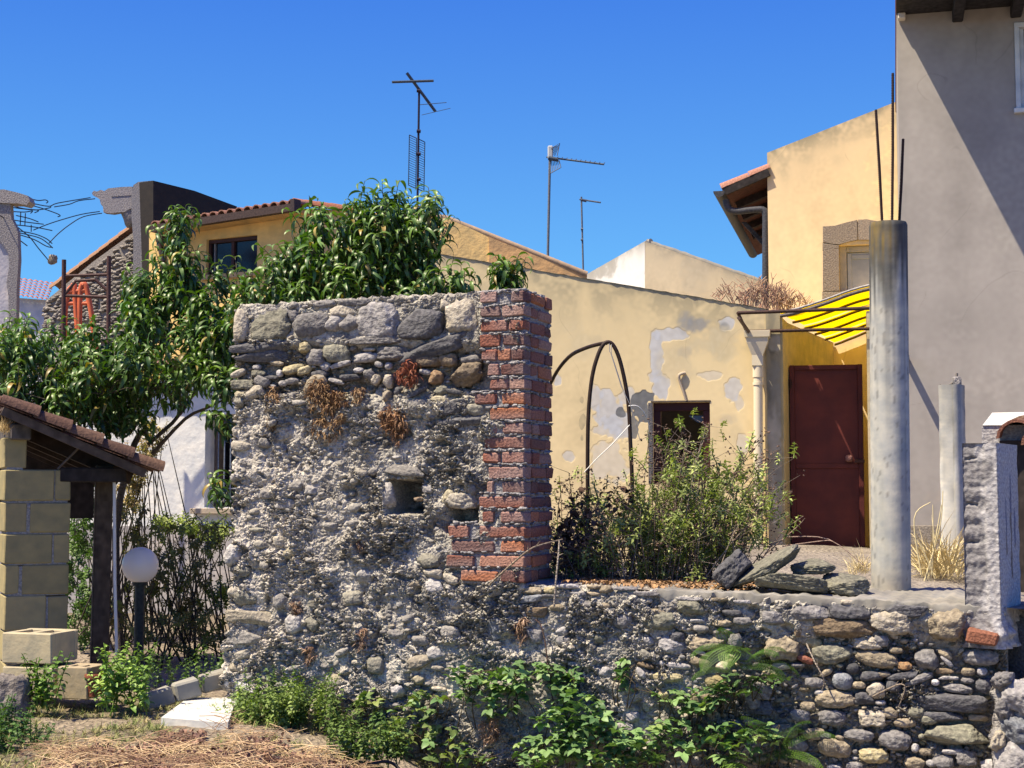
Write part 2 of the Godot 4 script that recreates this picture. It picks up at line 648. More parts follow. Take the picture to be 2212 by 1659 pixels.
# ---------------------------------------------------------------- the rubble wall
var w_low := PackedVector2Array()
func wall_top(s: float) -> float:
	var sb := loc(wf, 1128, 640).x
	if s < sb:
		# upper part: edge measured at three places
		var a := loc(wf, 512, 658)
		var b := loc(wf, 800, 640)
		var c := loc(wf, 1035, 628)
		var y := lerpf(a.y, b.y, (s - a.x) / (b.x - a.x)) if s < b.x else lerpf(b.y, c.y, (s - b.x) / (c.x - b.x))
		return y - 0.006
	return deck(s) - 0.012

# how far the mortar lies behind the stones' face
func recess(u: float, v: float) -> float:
	var d := 0.0
	var up := smoothstep(735, 765, v) * (1.0 - smoothstep(830, 880, v))
	d -= 0.055 * up
	d -= 0.012 * (1.0 - smoothstep(700, 740, v)) if u < 1035 else 0.0
	var dry := smoothstep(1420, 1620, u) * smoothstep(1330, 1420, v)
	d -= 0.062 * dry
	d -= 0.015 * smoothstep(1480, 1560, v) * (1.0 - dry)
	return d

func hole(u: float, v: float, x0: float, y0: float, x1: float, y1: float) -> float:
	var e := 5.0 + 3.0 * nz.get_noise_2d(u * 2.0, v * 2.0)
	var a := minf(minf(u - x0, x1 - u), minf(v - y0, y1 - v))
	return smoothstep(-e, e, a)

func wall_d(s: float, y: float, u: float, v: float, sd: float) -> float:
	var rc := recess(u, v)
	var dry := clampf(-rc / 0.07, 0, 1)
	var wx := s + 0.014 * nz.get_noise_2d(s * 300, y * 300) + 0.008 * nz.get_noise_2d(s * 800, y * 800)
	var wy := y + 0.014 * nz.get_noise_2d(s * 300 + 99, y * 300) + 0.008 * nz.get_noise_2d(s * 800 + 50, y * 800)
	var big := nz.get_noise_2d(wx * 70, wy * 70)
	var c1 := 1.0 - clampf(nz2.get_noise_2d(wx * 24, wy * 30) + 1.0, 0, 1)
	var c2 := 1.0 - clampf(nz2.get_noise_2d(wx * 52 + 40, wy * 66) + 1.0, 0, 1)
	var c3 := 1.0 - clampf(nz2.get_noise_2d(wx * 105 + 80, wy * 120) + 1.0, 0, 1)
	var m := 1.0 - absf(nz.get_noise_2d(wx * 420, wy * 480)) * 2.2
	var amp := 0.8 + 0.9 * nz.get_noise_2d(s * 16, y * 16 + 70) + 0.4 * nz.get_noise_2d(s * 50, y * 50 + 70)
	var h := 0.016 * big + (0.034 * (c1 - 0.35) + 0.040 * (c2 - 0.35) + 0.016 * (c3 - 0.3) + 0.014 * (m - 0.5)) * amp
	h += 0.006 * nz.get_noise_2d(s * 1300, y * 1300) + 0.022 * nz.get_noise_2d(s * 26 + 5, y * 34)
	h -= 0.035 * smoothstep(0.35, 0.6, nz.get_noise_2d(s * 95 + 13, y * 130))
	# smoother patches of old render
	var smooth := smoothstep(0.02, 0.42, nz.get_noise_2d(s * 26 + 31, y * 26)) * 0.72
	if v < 735 and u < 1035:
		smooth = maxf(smooth, 0.45)
	h *= 1.0 - smooth
	var o := rc + h
	o -= 0.34 * hole(u, v, 838, 1040, 912, 1108)
	o -= 0.20 * hole(u, v, 970, 1096, 1030, 1128)
	return o

func build_rubble_wall() -> void:
	var W := thing("rubble_wall", "ruined grey rubble stone wall with a tall left part and a low right part", "wall", Vector3(0, -0.3, -8.9))
	var sb := loc(wf, 1128, 900).x
	var s0 := loc(wf, 500, 1000).x
	var s1 := loc(wf, 2178, 1500).x
	# body of the tall part, front and left end and top in one sheet
	for part in 2:
		var mb := MB.new()
		var st := 0.0047
		var sa := s0 if part == 0 else sb - 0.012
		var sz := sb if part == 0 else s1
		var cols := int((sz - sa) / st) + 1
		var ytop_max := -9.0
		var rows := int((2.9 if part == 0 else 1.4) / st)
		var p := PackedVector3Array()
		var k := PackedColorArray()
		for r in rows + 3:
			for c in cols + 2:
				var s := sa + clampf(c - 1, 0, cols - 1) * st
				var yt := wall_top(minf(s, sb - 0.02) if part == 0 else maxf(s, sb + 0.01))
				yt += 0.012 * nz.get_noise_1d(s * 160) + 0.006 * nz.get_noise_1d(s * 600)
				var y := yt - maxf(r - 2, 0) * st
				var ed := 0.02 * nz.get_noise_1d(y * 60 + 7) + 0.028 * nz.get_noise_1d(y * 190)
				var taper := 0.0
				if part == 0:
					taper = clampf((s - s0) / 0.16, 0, 1)
					s += (ed - 0.055 * smoothstep(1.25, 0.4, y)) * (1.0 - taper)
				# where this spot shows from the front
				var P := wf.w(s, y)
				var dz := EYE.z - P.z
				var q := Vector3(P.x, P.y - EYE.y, P.z)
				var lx := q.x
				var ly := q.y * cos(tilt) + q.z * sin(tilt)
				var lz := -q.y * sin(tilt) + q.z * cos(tilt)
				var u := 1106.0 + FOC * lx / -lz
				var v := 829.5 - FOC * ly / -lz
				var d := 0.0
				if r < 2 or c == 0 or c == cols + 1:
					d = -0.42 if r == 0 or c == 0 or c == cols + 1 else -0.012
					if r == 1 and c > 0 and c <= cols:
						d = -0.025 + 0.01 * nz.get_noise_1d(s * 300)
				else:
					d = wall_d(s, y, u, v, 1.0)
					var e := minf(1.0, (r - 2) / 5.0)
					d = lerpf(-0.012, d, e)
					if part == 0 and c < 8:
						d -= 0.05 * pow(1.0 - c / 8.0, 2.0)
				p.append(wf.w(s, y, d))
				var a := clampf(0.5 + 0.8 * nz.get_noise_2d(s * 34, y * 34 + 20), 0, 1)
				var kk := lin(0.53, 0.505, 0.415).lerp(lin(0.78, 0.74, 0.61), a)
				var pale := smoothstep(860, 560, u) * smoothstep(820, 1000, v)
				kk = kk.lerp(lin(0.84, 0.78, 0.65), 0.75 * pale)
				var b2 := smoothstep(0.25, 0.6, nz.get_noise_2d(s * 75 + 9, y * 75))
				kk = kk.lerp(lin(0.17, 0.165, 0.155), 0.6 * b2)
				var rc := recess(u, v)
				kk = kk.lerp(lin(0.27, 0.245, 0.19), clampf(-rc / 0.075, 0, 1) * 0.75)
				k.append(kk)
		mb.grid(p, cols + 2, rows + 3, k)
		obj("mortar", mb, M.mortar, W)
	# a back face so that the wall has its thickness
	var bk := MB.new()
	bk.col = lin(0.3, 0.29, 0.28)
	var pts := PackedVector2Array([Vector2(s0, -0.5), Vector2(sb, -0.5), Vector2(sb, wall_top(sb - 0.03) - 0.03), Vector2(s0 + 0.03, wall_top(s0) - 0.03)])
	bk.prism(wf, pts, -0.36, -0.43)
	obj("back_face", bk, M.mortar, W)
	# the wall goes on beyond the rendered pillar, set back
	var fw := MB.new()
	var fp := PackedVector3Array()
	var fk := PackedColorArray()
	for i in 45:
		for j in 70:
			var s := s1 - 0.02 + j * 0.04
			var y := deck(minf(s, 3.2)) - 0.01 - maxf(i - 1, 0) * 0.035
			fp.append(wf.w(s, y, -0.6 if i == 0 else -0.3 + 0.05 * nz.get_noise_2d(s * 60, y * 80)))
			fk.append(lin(0.22, 0.2, 0.17).lerp(lin(0.36, 0.33, 0.28), clampf(0.5 + nz.get_noise_2d(s * 50, y * 50), 0, 1)))
	fw.grid(fp, 70, 45, fk)
	obj("set_back_end", fw, M.mortar, W)
	var hd := MB.new()
	hd.col = lin(0.05, 0.05, 0.05)
	stones_of_wall(W)

func add_stone(W: Node3D, kind: String, u: float, v: float, wpx: float, hpx: float, rot: float, pk: String, lift := 0.0) -> void:
	var l := loc(wf, u, v)
	var sc := (loc(wf, u + 50, v).x - loc(wf, u - 50, v).x) / 100.0
	var sy := absf(loc(wf, u, v + 50).y - loc(wf, u, v - 50).y) / 100.0
	var hw := wpx * sc * 0.5
	var hh := hpx * sy * 0.5
	var band := v < 735.0 and u < 1035.0
	if band:
		hw *= 1.15; hh *= 1.12
	elif v < 850.0 and u < 1040.0:
		hw *= 1.14; hh *= 1.14
	stones.append([l.x, l.y, hw, hh])
	var dep := clampf(minf(hw, hh) * 1.0, 0.018, 0.075)
	var rc := recess(u, v)
	var d := rc * 0.35 - dep * 0.42 + lift + (0.0 if band else 0.012)
	var tall := u < 1045.0 and v < 1480.0
	if tall and kind == "p" and hpx > 14.0:
		kind = "r"
	var b := Basis(wf.a, Vector3.UP, wf.n) * Basis(Vector3.BACK, deg_to_rad(-rot)) * Basis(Vector3.RIGHT, rng.randf_range(-0.15, 0.15)) * Basis(Vector3.UP, rng.randf_range(-0.15, 0.15)) * Basis.from_scale(Vector3(hw, hh, dep))
	var mb := MB.new()
	var c := pal(pk)
	var f := rng.randf_range(0.95, 1.25) * (1.0 if tall else 1.12)
	if tall:
		for q in 2:
			c[q] = (c[q] as Color).lerp(lin(0.5, 0.47, 0.385), (0.4 if v > 850.0 else 0.12) if pk != "d" else 0.05)
	rock(mb, Transform3D(b, wf.w(l.x, l.y, d)), kind, stones.size(), 3 if wpx > 55 else 2, c[0] * f, c[1] * f)
	obj("stone", mb, M.stone, W)

# kind x y width height turn tone, measured in an enlarged piece of the photograph that starts at x0, y0
func stone_list(W: Node3D, x0: float, y0: float, sc: float, txt: String) -> void:
	for e in txt.split(";", false):
		var w := e.strip_edges().split(" ", false)
		if w.size() < 7:
			continue
		var k := 0.8640625
		add_stone(W, w[0], (x0 + w[1].to_float() / sc) * k, (y0 + w[2].to_float() / sc) * k, w[3].to_float() / sc * k, w[4].to_float() / sc * k, w[5].to_float(), w[6])

func stones_of_wall(W: Node3D) -> void:
	stone_list(W, 1860, 1400, 3.16, "p 775 960 165 135 0 u; p 715 1105 310 140 0 t; r 1035 1040 155 140 0 c; p 905 990 110 60 0 t; p 1090 905 140 45 0 t; p 1380 945 235 60 -24 g; p 650 890 110 50 -35 t; p 550 975 150 85 0 g; p 590 1050 75 45 0 l; r 1140 1210 150 85 0 t; r 1010 1250 230 130 0 c; p 690 1250 220 125 0 g; p 1355 1205 135 95 0 n; p 1460 1265 140 78 0 n; p 1270 1290 180 72 0 t; p 905 1390 240 95 0 g; p 1185 1430 260 160 0 g; p 710 1490 260 145 8 t; p 1020 1550 230 125 0 y; p 870 1640 140 80 0 g; p 710 1650 120 60 0 l; p 555 1380 190 92 0 t; r 1350 1610 180 95 0 t;")
	stone_list(W, 1860, 1400, 3.16, "s 1670 1385 500 190 -4 n; s 1620 1130 600 175 2 d; s 1650 1520 180 55 0 l; r 1570 1600 170 105 0 g; r 1760 1570 160 120 0 g; p 1690 1020 230 75 5 g; p 1880 885 82 64 0 l; p 1770 885 112 64 0 t; p 1765 955 104 50 0 g; s 1610 935 165 34 0 l; s 1590 880 150 52 0 b; p 1870 770 290 135 0 g; r 1600 505 285 250 0 t; r 1160 500 340 175 0 c; s 800 540 490 175 2 b; r 690 750 310 150 0 n; p 1040 785 335 135 8 t; r 1440 790 185 155 0 g; p 1590 745 130 62 30 t; p 1600 800 130 42 45 l; p 1200 715 112 52 0 t; r 1270 840 112 62 0 o; r 300 690 270 205 0 t; r 480 790 125 55 20 R; s 240 460 195 130 0 g; r 290 845 150 62 0 l; s 420 835 125 36 0 g; s 510 420 330 145 -8 g;")
	stone_list(W, 1860, 1400, 3.16, "s 830 410 340 140 0 d; p 830 335 135 44 4 c; s 1290 400 340 110 0 d; r 425 550 62 112 0 b; p 1510 970 64 52 0 w; p 2000 945 66 60 0 w; p 1075 1130 84 42 0 l; s 940 1095 180 125 0 d; p 500 1160 125 75 0 t; r 100 1040 250 135 0 g; r 120 1170 240 115 0 d; r 440 1230 155 95 0 g; p 1430 1520 105 56 0 t; p 1350 1490 64 70 0 l; r 960 650 250 110 0 c; r 1080 640 120 90 0 g; s 1000 920 190 90 0 d; s 1180 1000 120 110 0 d; s 1560 1240 330 90 -5 d; p 300 1360 240 120 0 n; p 420 1470 160 110 0 g; r 620 1400 130 60 0 d; p 520 1610 170 100 0 n; s 1250 920 260 70 -10 d; r 1900 1000 140 130 0 d; s 1850 1250 150 60 0 t; r 1850 1180 110 80 0 b; p 1480 1610 90 60 0 l;")
	stone_list(W, 1200, 1400, 3.16, "p 1420 480 262 152 0 n; p 1130 480 155 135 0 g; r 160 530 210 185 -10 u; r 430 590 135 135 0 g; p 610 375 112 52 0 t; s 800 350 190 74 0 g; p 985 360 92 48 0 t; r 1000 230 104 62 0 t; s 560 235 104 54 0 y; s 420 240 145 64 0 t; p 330 215 64 64 0 c; r 90 245 195 85 0 c; s 400 310 225 64 -8 u; s 440 410 205 94 0 b; r 1670 360 215 135 0 n; p 1400 405 135 40 0 t; r 1510 675 215 125 10 l; r 1790 655 265 112 0 t; p 1570 835 195 50 4 l; p 1310 830 142 44 12 b; p 1470 925 262 74 -2 y; p 1440 815 54 46 0 l; p 1270 890 112 62 45 l; s 1910 500 155 54 0 t; s 1720 480 115 36 0 l; r 1910 840 105 74 0 c; p 1450 1060 92 62 0 y; p 2160 1010 135 85 0 g; r 2160 1130 145 115 0 g; r 1740 1100 145 105 0 t; r 1830 1230 115 95 0 t; p 660 640 115 85 0 g; r 230 985 112 64 0 g;")
	stone_list(W, 1200, 1400, 3.16, "r 1720 720 175 36 20 c; r 1200 1240 112 104 0 l; r 1130 1330 185 105 0 l; s 700 205 200 42 0 l; s 900 210 125 36 0 t; s 780 265 135 36 0 g; s 900 265 95 36 0 t; s 560 285 130 36 0 g; s 1150 225 185 36 0 g; s 1320 265 205 42 0 g; s 1650 305 225 36 0 l; s 1880 312 185 32 0 t; s 2080 330 155 36 0 l; s 720 760 155 54 0 t; r 950 620 95 64 0 n; s 1040 410 120 60 -20 d; s 1230 330 170 60 -8 d; s 1990 420 160 60 0 d; s 2080 480 150 80 0 g; r 1560 610 120 80 0 d; r 2020 640 120 110 0 g; s 760 820 120 46 0 l; r 1330 640 90 70 0 l; r 1000 880 140 80 0 l; r 660 560 110 70 0 l;")
	stone_list(W, 560, 440, 3.456, "p 145 1290 118 265 0 c; r 400 1290 290 250 0 n; r 600 1220 92 115 20 g; s 740 1290 275 235 0 g; s 1020 1170 185 115 -10 c; r 1090 1270 155 135 0 g; r 950 1270 135 135 0 l; r 1340 1250 345 275 0 l; s 1690 1290 355 285 3 d; p 2060 1230 245 340 -6 c; p 1900 1110 84 84 0 c; s 1300 1420 385 84 0 g; s 1830 1475 600 150 -14 d; s 330 1480 485 115 0 d; s 340 1560 430 100 0 d; p 690 1485 94 84 -20 y; r 960 1530 195 135 0 n; r 1220 1570 205 84 0 l; p 1250 1500 94 30 0 c; r 1450 1530 235 105 0 g; r 780 1560 165 135 0 g; s 520 1180 260 60 8 g; s 1150 1090 280 60 0 g; s 860 1100 180 60 0 g;")
	stone_list(W, 560, 680, 3.95, "p 510 900 125 44 8 t; r 680 960 185 94 0 y; r 790 970 125 74 -15 y; r 985 930 84 94 20 l; s 1130 915 195 54 -10 l; p 1320 970 95 48 0 w; p 1520 910 74 54 20 l; p 1615 925 60 60 0 l; p 1490 1060 74 94 20 c; p 1430 1020 104 104 0 g; p 130 1000 135 64 -20 c; p 170 1110 205 84 0 n; r 155 1205 115 64 0 y; r 155 1280 115 115 0 n; r 370 1080 135 115 0 g; p 660 1075 125 64 0 g; p 890 1100 205 165 0 t; p 1100 1080 145 44 15 l; p 315 940 74 48 0 l; p 540 1000 54 64 0 w; p 570 1100 74 54 0 l; r 290 1190 195 115 -20 c; r 1600 1220 94 115 0 b; r 930 1010 150 80 0 d; s 1240 1040 200 70 0 d; s 330 1000 120 60 0 n; s 460 1040 120 44 0 d;")
	stone_list(W, 960, 680, 3.95, "r 620 870 165 115 -8 b; s 430 880 235 115 0 b; p 800 1010 295 195 -5 b; p 500 1040 114 125 15 o; p 400 985 104 54 10 l; p 555 1170 114 84 0 n; p 560 1260 185 74 5 y; s 690 1185 155 54 10 d; s 680 1340 335 155 -10 d; s 760 1480 445 125 -8 d; r 930 1360 215 135 0 n; p 35 925 64 64 0 l; r 30 1080 94 125 0 c; r 860 860 180 90 0 g; s 330 1180 160 60 -30 d; r 340 1330 180 150 0 g;")
	stone_list(W, 960, 1080, 3.95, "s 190 375 480 130 4 g; r 820 420 175 165 -30 c; r 770 685 290 165 0 c; r 640 650 114 155 20 y; r 40 620 120 265 -8 l; p 230 850 195 74 0 c; p 490 1400 185 104 0 c; p 660 1450 175 94 10 c; p 510 1540 210 165 22 w; s 330 1500 165 74 -10 b; p 1040 1570 205 74 0 l; r 430 1270 235 155 0 n; r 345 665 94 44 -8 o; p 130 250 94 36 0 w; r 430 560 120 80 0 l; r 870 560 90 160 -10 g;")
	stone_list(W, 560, 1080, 3.95, "p 665 1190 165 125 0 y; p 550 1080 125 115 0 c; p 325 965 145 44 0 n; p 570 1335 125 62 -3 y; r 90 1230 150 240 20 w; p 165 1370 195 115 0 n; r 130 1570 175 115 0 c; p 1400 1420 155 135 0 l; p 1050 930 145 94 0 g; p 850 1160 115 64 0 l; r 1280 900 125 64 0 g; p 800 1320 125 94 0 l; r 710 530 135 105 0 g; r 870 570 155 94 0 l; r 430 610 125 94 0 g; r 590 710 215 105 0 l; r 720 890 125 64 0 l; r 400 110 130 110 0 g; r 160 140 200 90 0 c; r 120 440 110 80 0 l;")
	stone_list(W, 560, 1440, 3.456, "r 190 180 185 135 0 n; p 480 215 135 135 0 g; p 800 240 165 74 0 n; s 230 355 430 135 3 t; p 605 420 155 165 0 w; r 770 410 135 135 0 n; s 680 535 245 44 3 t; s 180 540 295 125 -4 g; p 710 610 124 64 0 w; r 150 690 235 84 -20 c; p 130 790 205 84 10 t; s 200 860 235 64 -8 l; p 385 885 125 64 5 n; p 490 940 94 64 0 l; p 560 950 64 64 0 l; s 150 960 310 115 12 w; r 990 890 124 80 0 y; r 985 940 115 115 0 n; r 1060 1020 180 50 -8 c; p 1835 670 145 115 0 w; r 1700 740 205 124 -15 t; p 1840 790 124 44 3 c; r 1690 890 104 94 0 y; r 1310 770 145 145 0 n; p 1150 745 84 44 0 c; p 1860 975 124 44 5 c; r 1490 1000 135 115 0 l;")
	stone_list(W, 560, 1440, 3.456, "r 1110 190 195 125 -10 n; r 1130 1230 155 185 0 n; p 1060 1420 205 285 0 g; r 1580 1320 145 94 0 c; s 1250 1560 285 84 -30 c; s 1080 1075 185 64 0 d; r 970 1210 125 74 0 t; r 1620 1480 200 110 0 g; s 1450 1120 200 60 0 g; r 1750 1180 200 120 0 n; r 1480 500 150 90 0 g; r 1700 560 160 90 0 g; r 1960 480 160 100 0 l; s 1200 580 150 50 0 l;")
	# what is too small to tell apart, set between the others
	var shapes := []
	for i in 4:
		var m := MB.new()
		rock(m, Transform3D.IDENTITY, ["r", "p", "r", "s"][i], 900 + i, 1, lin(0.8, 0.8, 0.8), Color.WHITE)
		shapes.append(m)
	var wh := [[], [], [], []]
	var ti := [[], [], [], []]
	var r := RandomNumberGenerator.new()
	r.seed = 77
	var bins := {}
	for t in stones:
		var key := Vector2i(int(t[0] * 5), int(t[1] * 5))
		for dx in range(-2, 3):
			for dy in range(-2, 3):
				var kk := key + Vector2i(dx, dy)
				if not bins.has(kk): bins[kk] = []
				bins[kk].append(t)
	for tries in 26000:
		var u := r.randf_range(500, 2150)
		var v := r.randf_range(640, 1659)
		if u > 1030 and v < 1270:
			continue
		if u > 970 and v > 1120 and v < 1260:
			continue
		if u > 835 and u < 915 and v > 1035 and v < 1110:
			continue
		var rc := recess(u, v)
		var dry := clampf(-rc / 0.06, 0, 1)
		if dry < 0.35 and r.randf() < 0.62:
			continue
		var smallish := r.randf() < (0.75 if dry > 0.35 else 0.9)
		var px := r.randf_range(5, 12) if smallish else r.randf_range(12, 30 + 16 * dry)
		var l := loc(wf, u, v)
		if l.y > wall_top(l.x) - 0.02:
			continue
		var sc := 0.00275
		var hw := px * sc * 0.5 * r.randf_range(1.0, 1.6)
		var hh := px * sc * 0.5 * r.randf_range(0.55, 1.0)
		var ok := true
		for t in bins.get(Vector2i(int(l.x * 5), int(l.y * 5)), []):
			var ex: float = (l.x - t[0]) / (t[2] * 0.92 + hw)
			var ey: float = (l.y - t[1]) / (t[3] * 0.92 + hh)
			if ex * ex + ey * ey < 1.0:
				ok = false
				break
		if not ok:
			continue
		var tt := [l.x, l.y, hw, hh]
		var key := Vector2i(int(l.x * 5), int(l.y * 5))
		for dx in range(-1, 2):
			for dy in range(-1, 2):
				var kk := key + Vector2i(dx, dy)
				if not bins.has(kk): bins[kk] = []
				bins[kk].append(tt)
		var kind := r.randi() % 4
		if dry < 0.35 and kind == 1:
			kind = 0
		var dep := minf(hw, hh) * 1.1
		var d := wall_d(l.x, l.y, u, v, 1.0) * 0.8 + dep * r.randf_range(-0.5, 0.35)
		var b := Basis(wf.a, Vector3.UP, wf.n) * Basis(Vector3.BACK, r.randf_range(-0.5, 0.5)) * Basis(Vector3.RIGHT, r.randf_range(-0.4, 0.4)) * Basis.from_scale(Vector3(hw, hh, dep))
		wh[kind].append(Transform3D(b, wf.w(l.x, l.y, d)))
		var names := "ggglldtcun" if dry < 0.4 else "ggtnddtlcy"
		var pc := pal(names[r.randi() % 10])
		var cc: Color = pc[0].lerp(pc[1], r.randf())
		cc = cc * 1.25
		if dry < 0.35:
			cc = cc.lerp(lin(0.48, 0.455, 0.385), 0.55)
		if u < 800 and v > 850:
			cc = cc.lerp(lin(0.58, 0.545, 0.45), 0.55)
		cc.a = 1.0
		ti[kind].append(cc)
	for i in 4:
		many("small_stones", shapes[i], M.stone, wh[i], ti[i], W)
	print("small stones ", wh[0].size() + wh[1].size() + wh[2].size() + wh[3].size(), " stones ", stones.size())

# ---------------------------------------------------------------- brick pillar
func build_brick_pillar() -> void:
	var f := Face.new()
	f.a = wf.a; f.n = wf.n; f.o = wf.o + wf.n * 0.035
	var W := thing("brick_pillar", "red brick pillar with thick mortar joints at the end of the tall stone wall", "pillar", hit(f, 1085, 1258))
	var r := RandomNumberGenerator.new()
	r.seed = 5
	# each row: left and right ends of its bricks, as measured
	var rows := ["945 1110 1250 1380", "945 1145 1160 1380", "948 1218 1232 1385", "945 1145 1165 1385", "962 1112 1122 1245 1256 1385", "1025 1132 1150 1385", "1040 1225 1235 1385", "885 1112 1168 1385", "1040 1385", "1025 1112 1165 1383", "985 1378", "970 1142 1166 1383", "1030 1378", "1008 1078 1165 1385", "938 1385", "970 1085 1150 1370", "638 842 930 1368", "665 1090 1150 1370", "620 888 945 1370", "760 1120 1150 1372"]
	var sr := loc(f, 1133.5, 940).x
	var depth := 0.5
	var core := MB.new()
	core.col = lin(0.42, 0.41, 0.385)
	var ytop := loc(f, 1085, 628).y
	var ybot := loc(f, 1085, 1258).y
	var n := rows.size()
	for i in n:
		var yc := lerpf(loc(f, 1085, 640).y, loc(f, 1085, 1246).y, float(i) / (n - 1))
		var hgt := (ytop - ybot) / n
		var w: PackedStringArray = rows[i].split(" ")
		var left := 9.0
		for j in range(0, w.size(), 2):
			var a := loc(f, (960 + w[j].to_float() / 3.95) * 0.864, 940).x
			var b := loc(f, (960 + w[j + 1].to_float() / 3.95) * 0.864, 940).x
			left = minf(left, a)
			var last := j + 2 >= w.size()
			if last:
				b = sr + r.randf_range(-0.004, 0.004)
			one_brick(W, f, r, a, b, yc, hgt - r.randf_range(0.017, 0.024), 0.0, 0.12, false)
		# joint mortar of this row, uneven
		var s := left + 0.005
		var ys := yc - hgt * 0.5
		core.box(Transform3D(Basis(f.a, Vector3.UP, f.n), f.w((s + sr) * 0.5 - 0.006, yc, -0.5 * depth + r.randf_range(-0.004, 0.0))), Vector3(sr - s - 0.012, hgt + 0.002, depth - 0.028), 0.004)
		# the side that looks right, in shade
		var g := Face.new()
		g.a = -f.n; g.n = f.a; g.o = f.w(sr, 0)
		var x := 0.0
		if i % 2 == 1:
			x = 0.118
		elif i % 2 == 0:
			x = 0.12
		var cuts := [0.0, 0.115, 0.13, 0.375, 0.388, depth] if i % 2 == 0 else [0.0, 0.118, 0.132, 0.248, 0.262, depth]
		for j in range(0, 6, 2):
			if j == 0:
				continue
			one_brick(W, g, r, cuts[j], cuts[j + 1], yc, hgt - r.randf_range(0.018, 0.026), r.randf_range(-0.004, 0.006), 0.11, true)
	obj("mortar_core", core, M.mortar, W)
	# ragged mortar squeezed out of the joints
	var sm := MB.new()
	rock(sm, Transform3D.IDENTITY, "r", 44, 1, lin(0.8, 0.8, 0.8), Color.WHITE)
	var wh := []
	var ti := []
	for k in 620:
		var i := r.randi_range(0, n - 1)
		var hgt := (ytop - ybot) / n
		var yy := ytop - hgt * i + r.randf_range(-0.008, 0.008)
		var l0 := loc(f, (960 + rows[mini(i, n - 1)].split(" ")[0].to_float() / 3.95) * 0.864, 940).x
		var onside := r.randf() < 0.3
		var P: Vector3
		if onside:
			P = f.w(sr - 0.008, yy, -r.randf_range(0, depth))
		else:
			P = f.w(r.randf_range(l0 - 0.01, sr - 0.01), yy, r.randf_range(-0.016, -0.006))
		wh.append(Transform3D(Basis(Vector3.UP, r.randf() * 6) * Basis.from_scale(Vector3(r.randf_range(0.008, 0.026), r.randf_range(0.005, 0.010), r.randf_range(0.008, 0.014))), P))
		var q := r.randf_range(0.34, 0.55)
		ti.append(lin(q, q * 0.98, q * 0.94))
	many("mortar_crumbs", sm, M.mortar, wh, ti, W)

func one_brick(W: Node3D, f: Face, r: RandomNumberGenerator, a: float, b: float, yc: float, h: float, off: float, depth: float, side: bool) -> void:
	var mb := MB.new()
	var t := r.randf()
	var c := lin(0.42, 0.165, 0.10).lerp(lin(0.30, 0.115, 0.08), t)
	if r.randf() < 0.3 and not side:
		c = c.lerp(lin(0.5, 0.34, 0.29), r.randf_range(0.3, 0.75))
	elif r.randf() < 0.2:
		c = c.lerp(lin(0.2, 0.09, 0.07), 0.6)
	var q2 := r.randf()
	if q2 < 0.22:
		c = lin(0.52, 0.205, 0.10)
	elif q2 < 0.36:
		c = lin(0.19, 0.085, 0.07)
	elif q2 < 0.46:
		c = lin(0.46, 0.27, 0.2)
	mb.col = c
	mb.box(Transform3D(Basis(f.a, Vector3.UP, f.n) * Basis(Vector3.BACK, r.randf_range(-0.016, 0.016)), f.w((a + b) * 0.5, yc, -depth * 0.5 + off + r.randf_range(-0.003, 0.004))), Vector3(b - a - 0.003, h, depth), r.randf_range(0.004, 0.011), 0.0042, r.randi())
	# pale bloom varies over the face, weaker on the side bricks
	for i in mb.v.size():
		var k := clampf(0.5 + 1.1 * nz.get_noise_3dv(mb.v[i] * 90.0), 0, 1)
		mb.c[i] = mb.c[i].lerp(lin(0.5, 0.43, 0.39), 0.42 * k * (0.4 if side else 1.0))
	obj("brick", mb, M.brick, W)

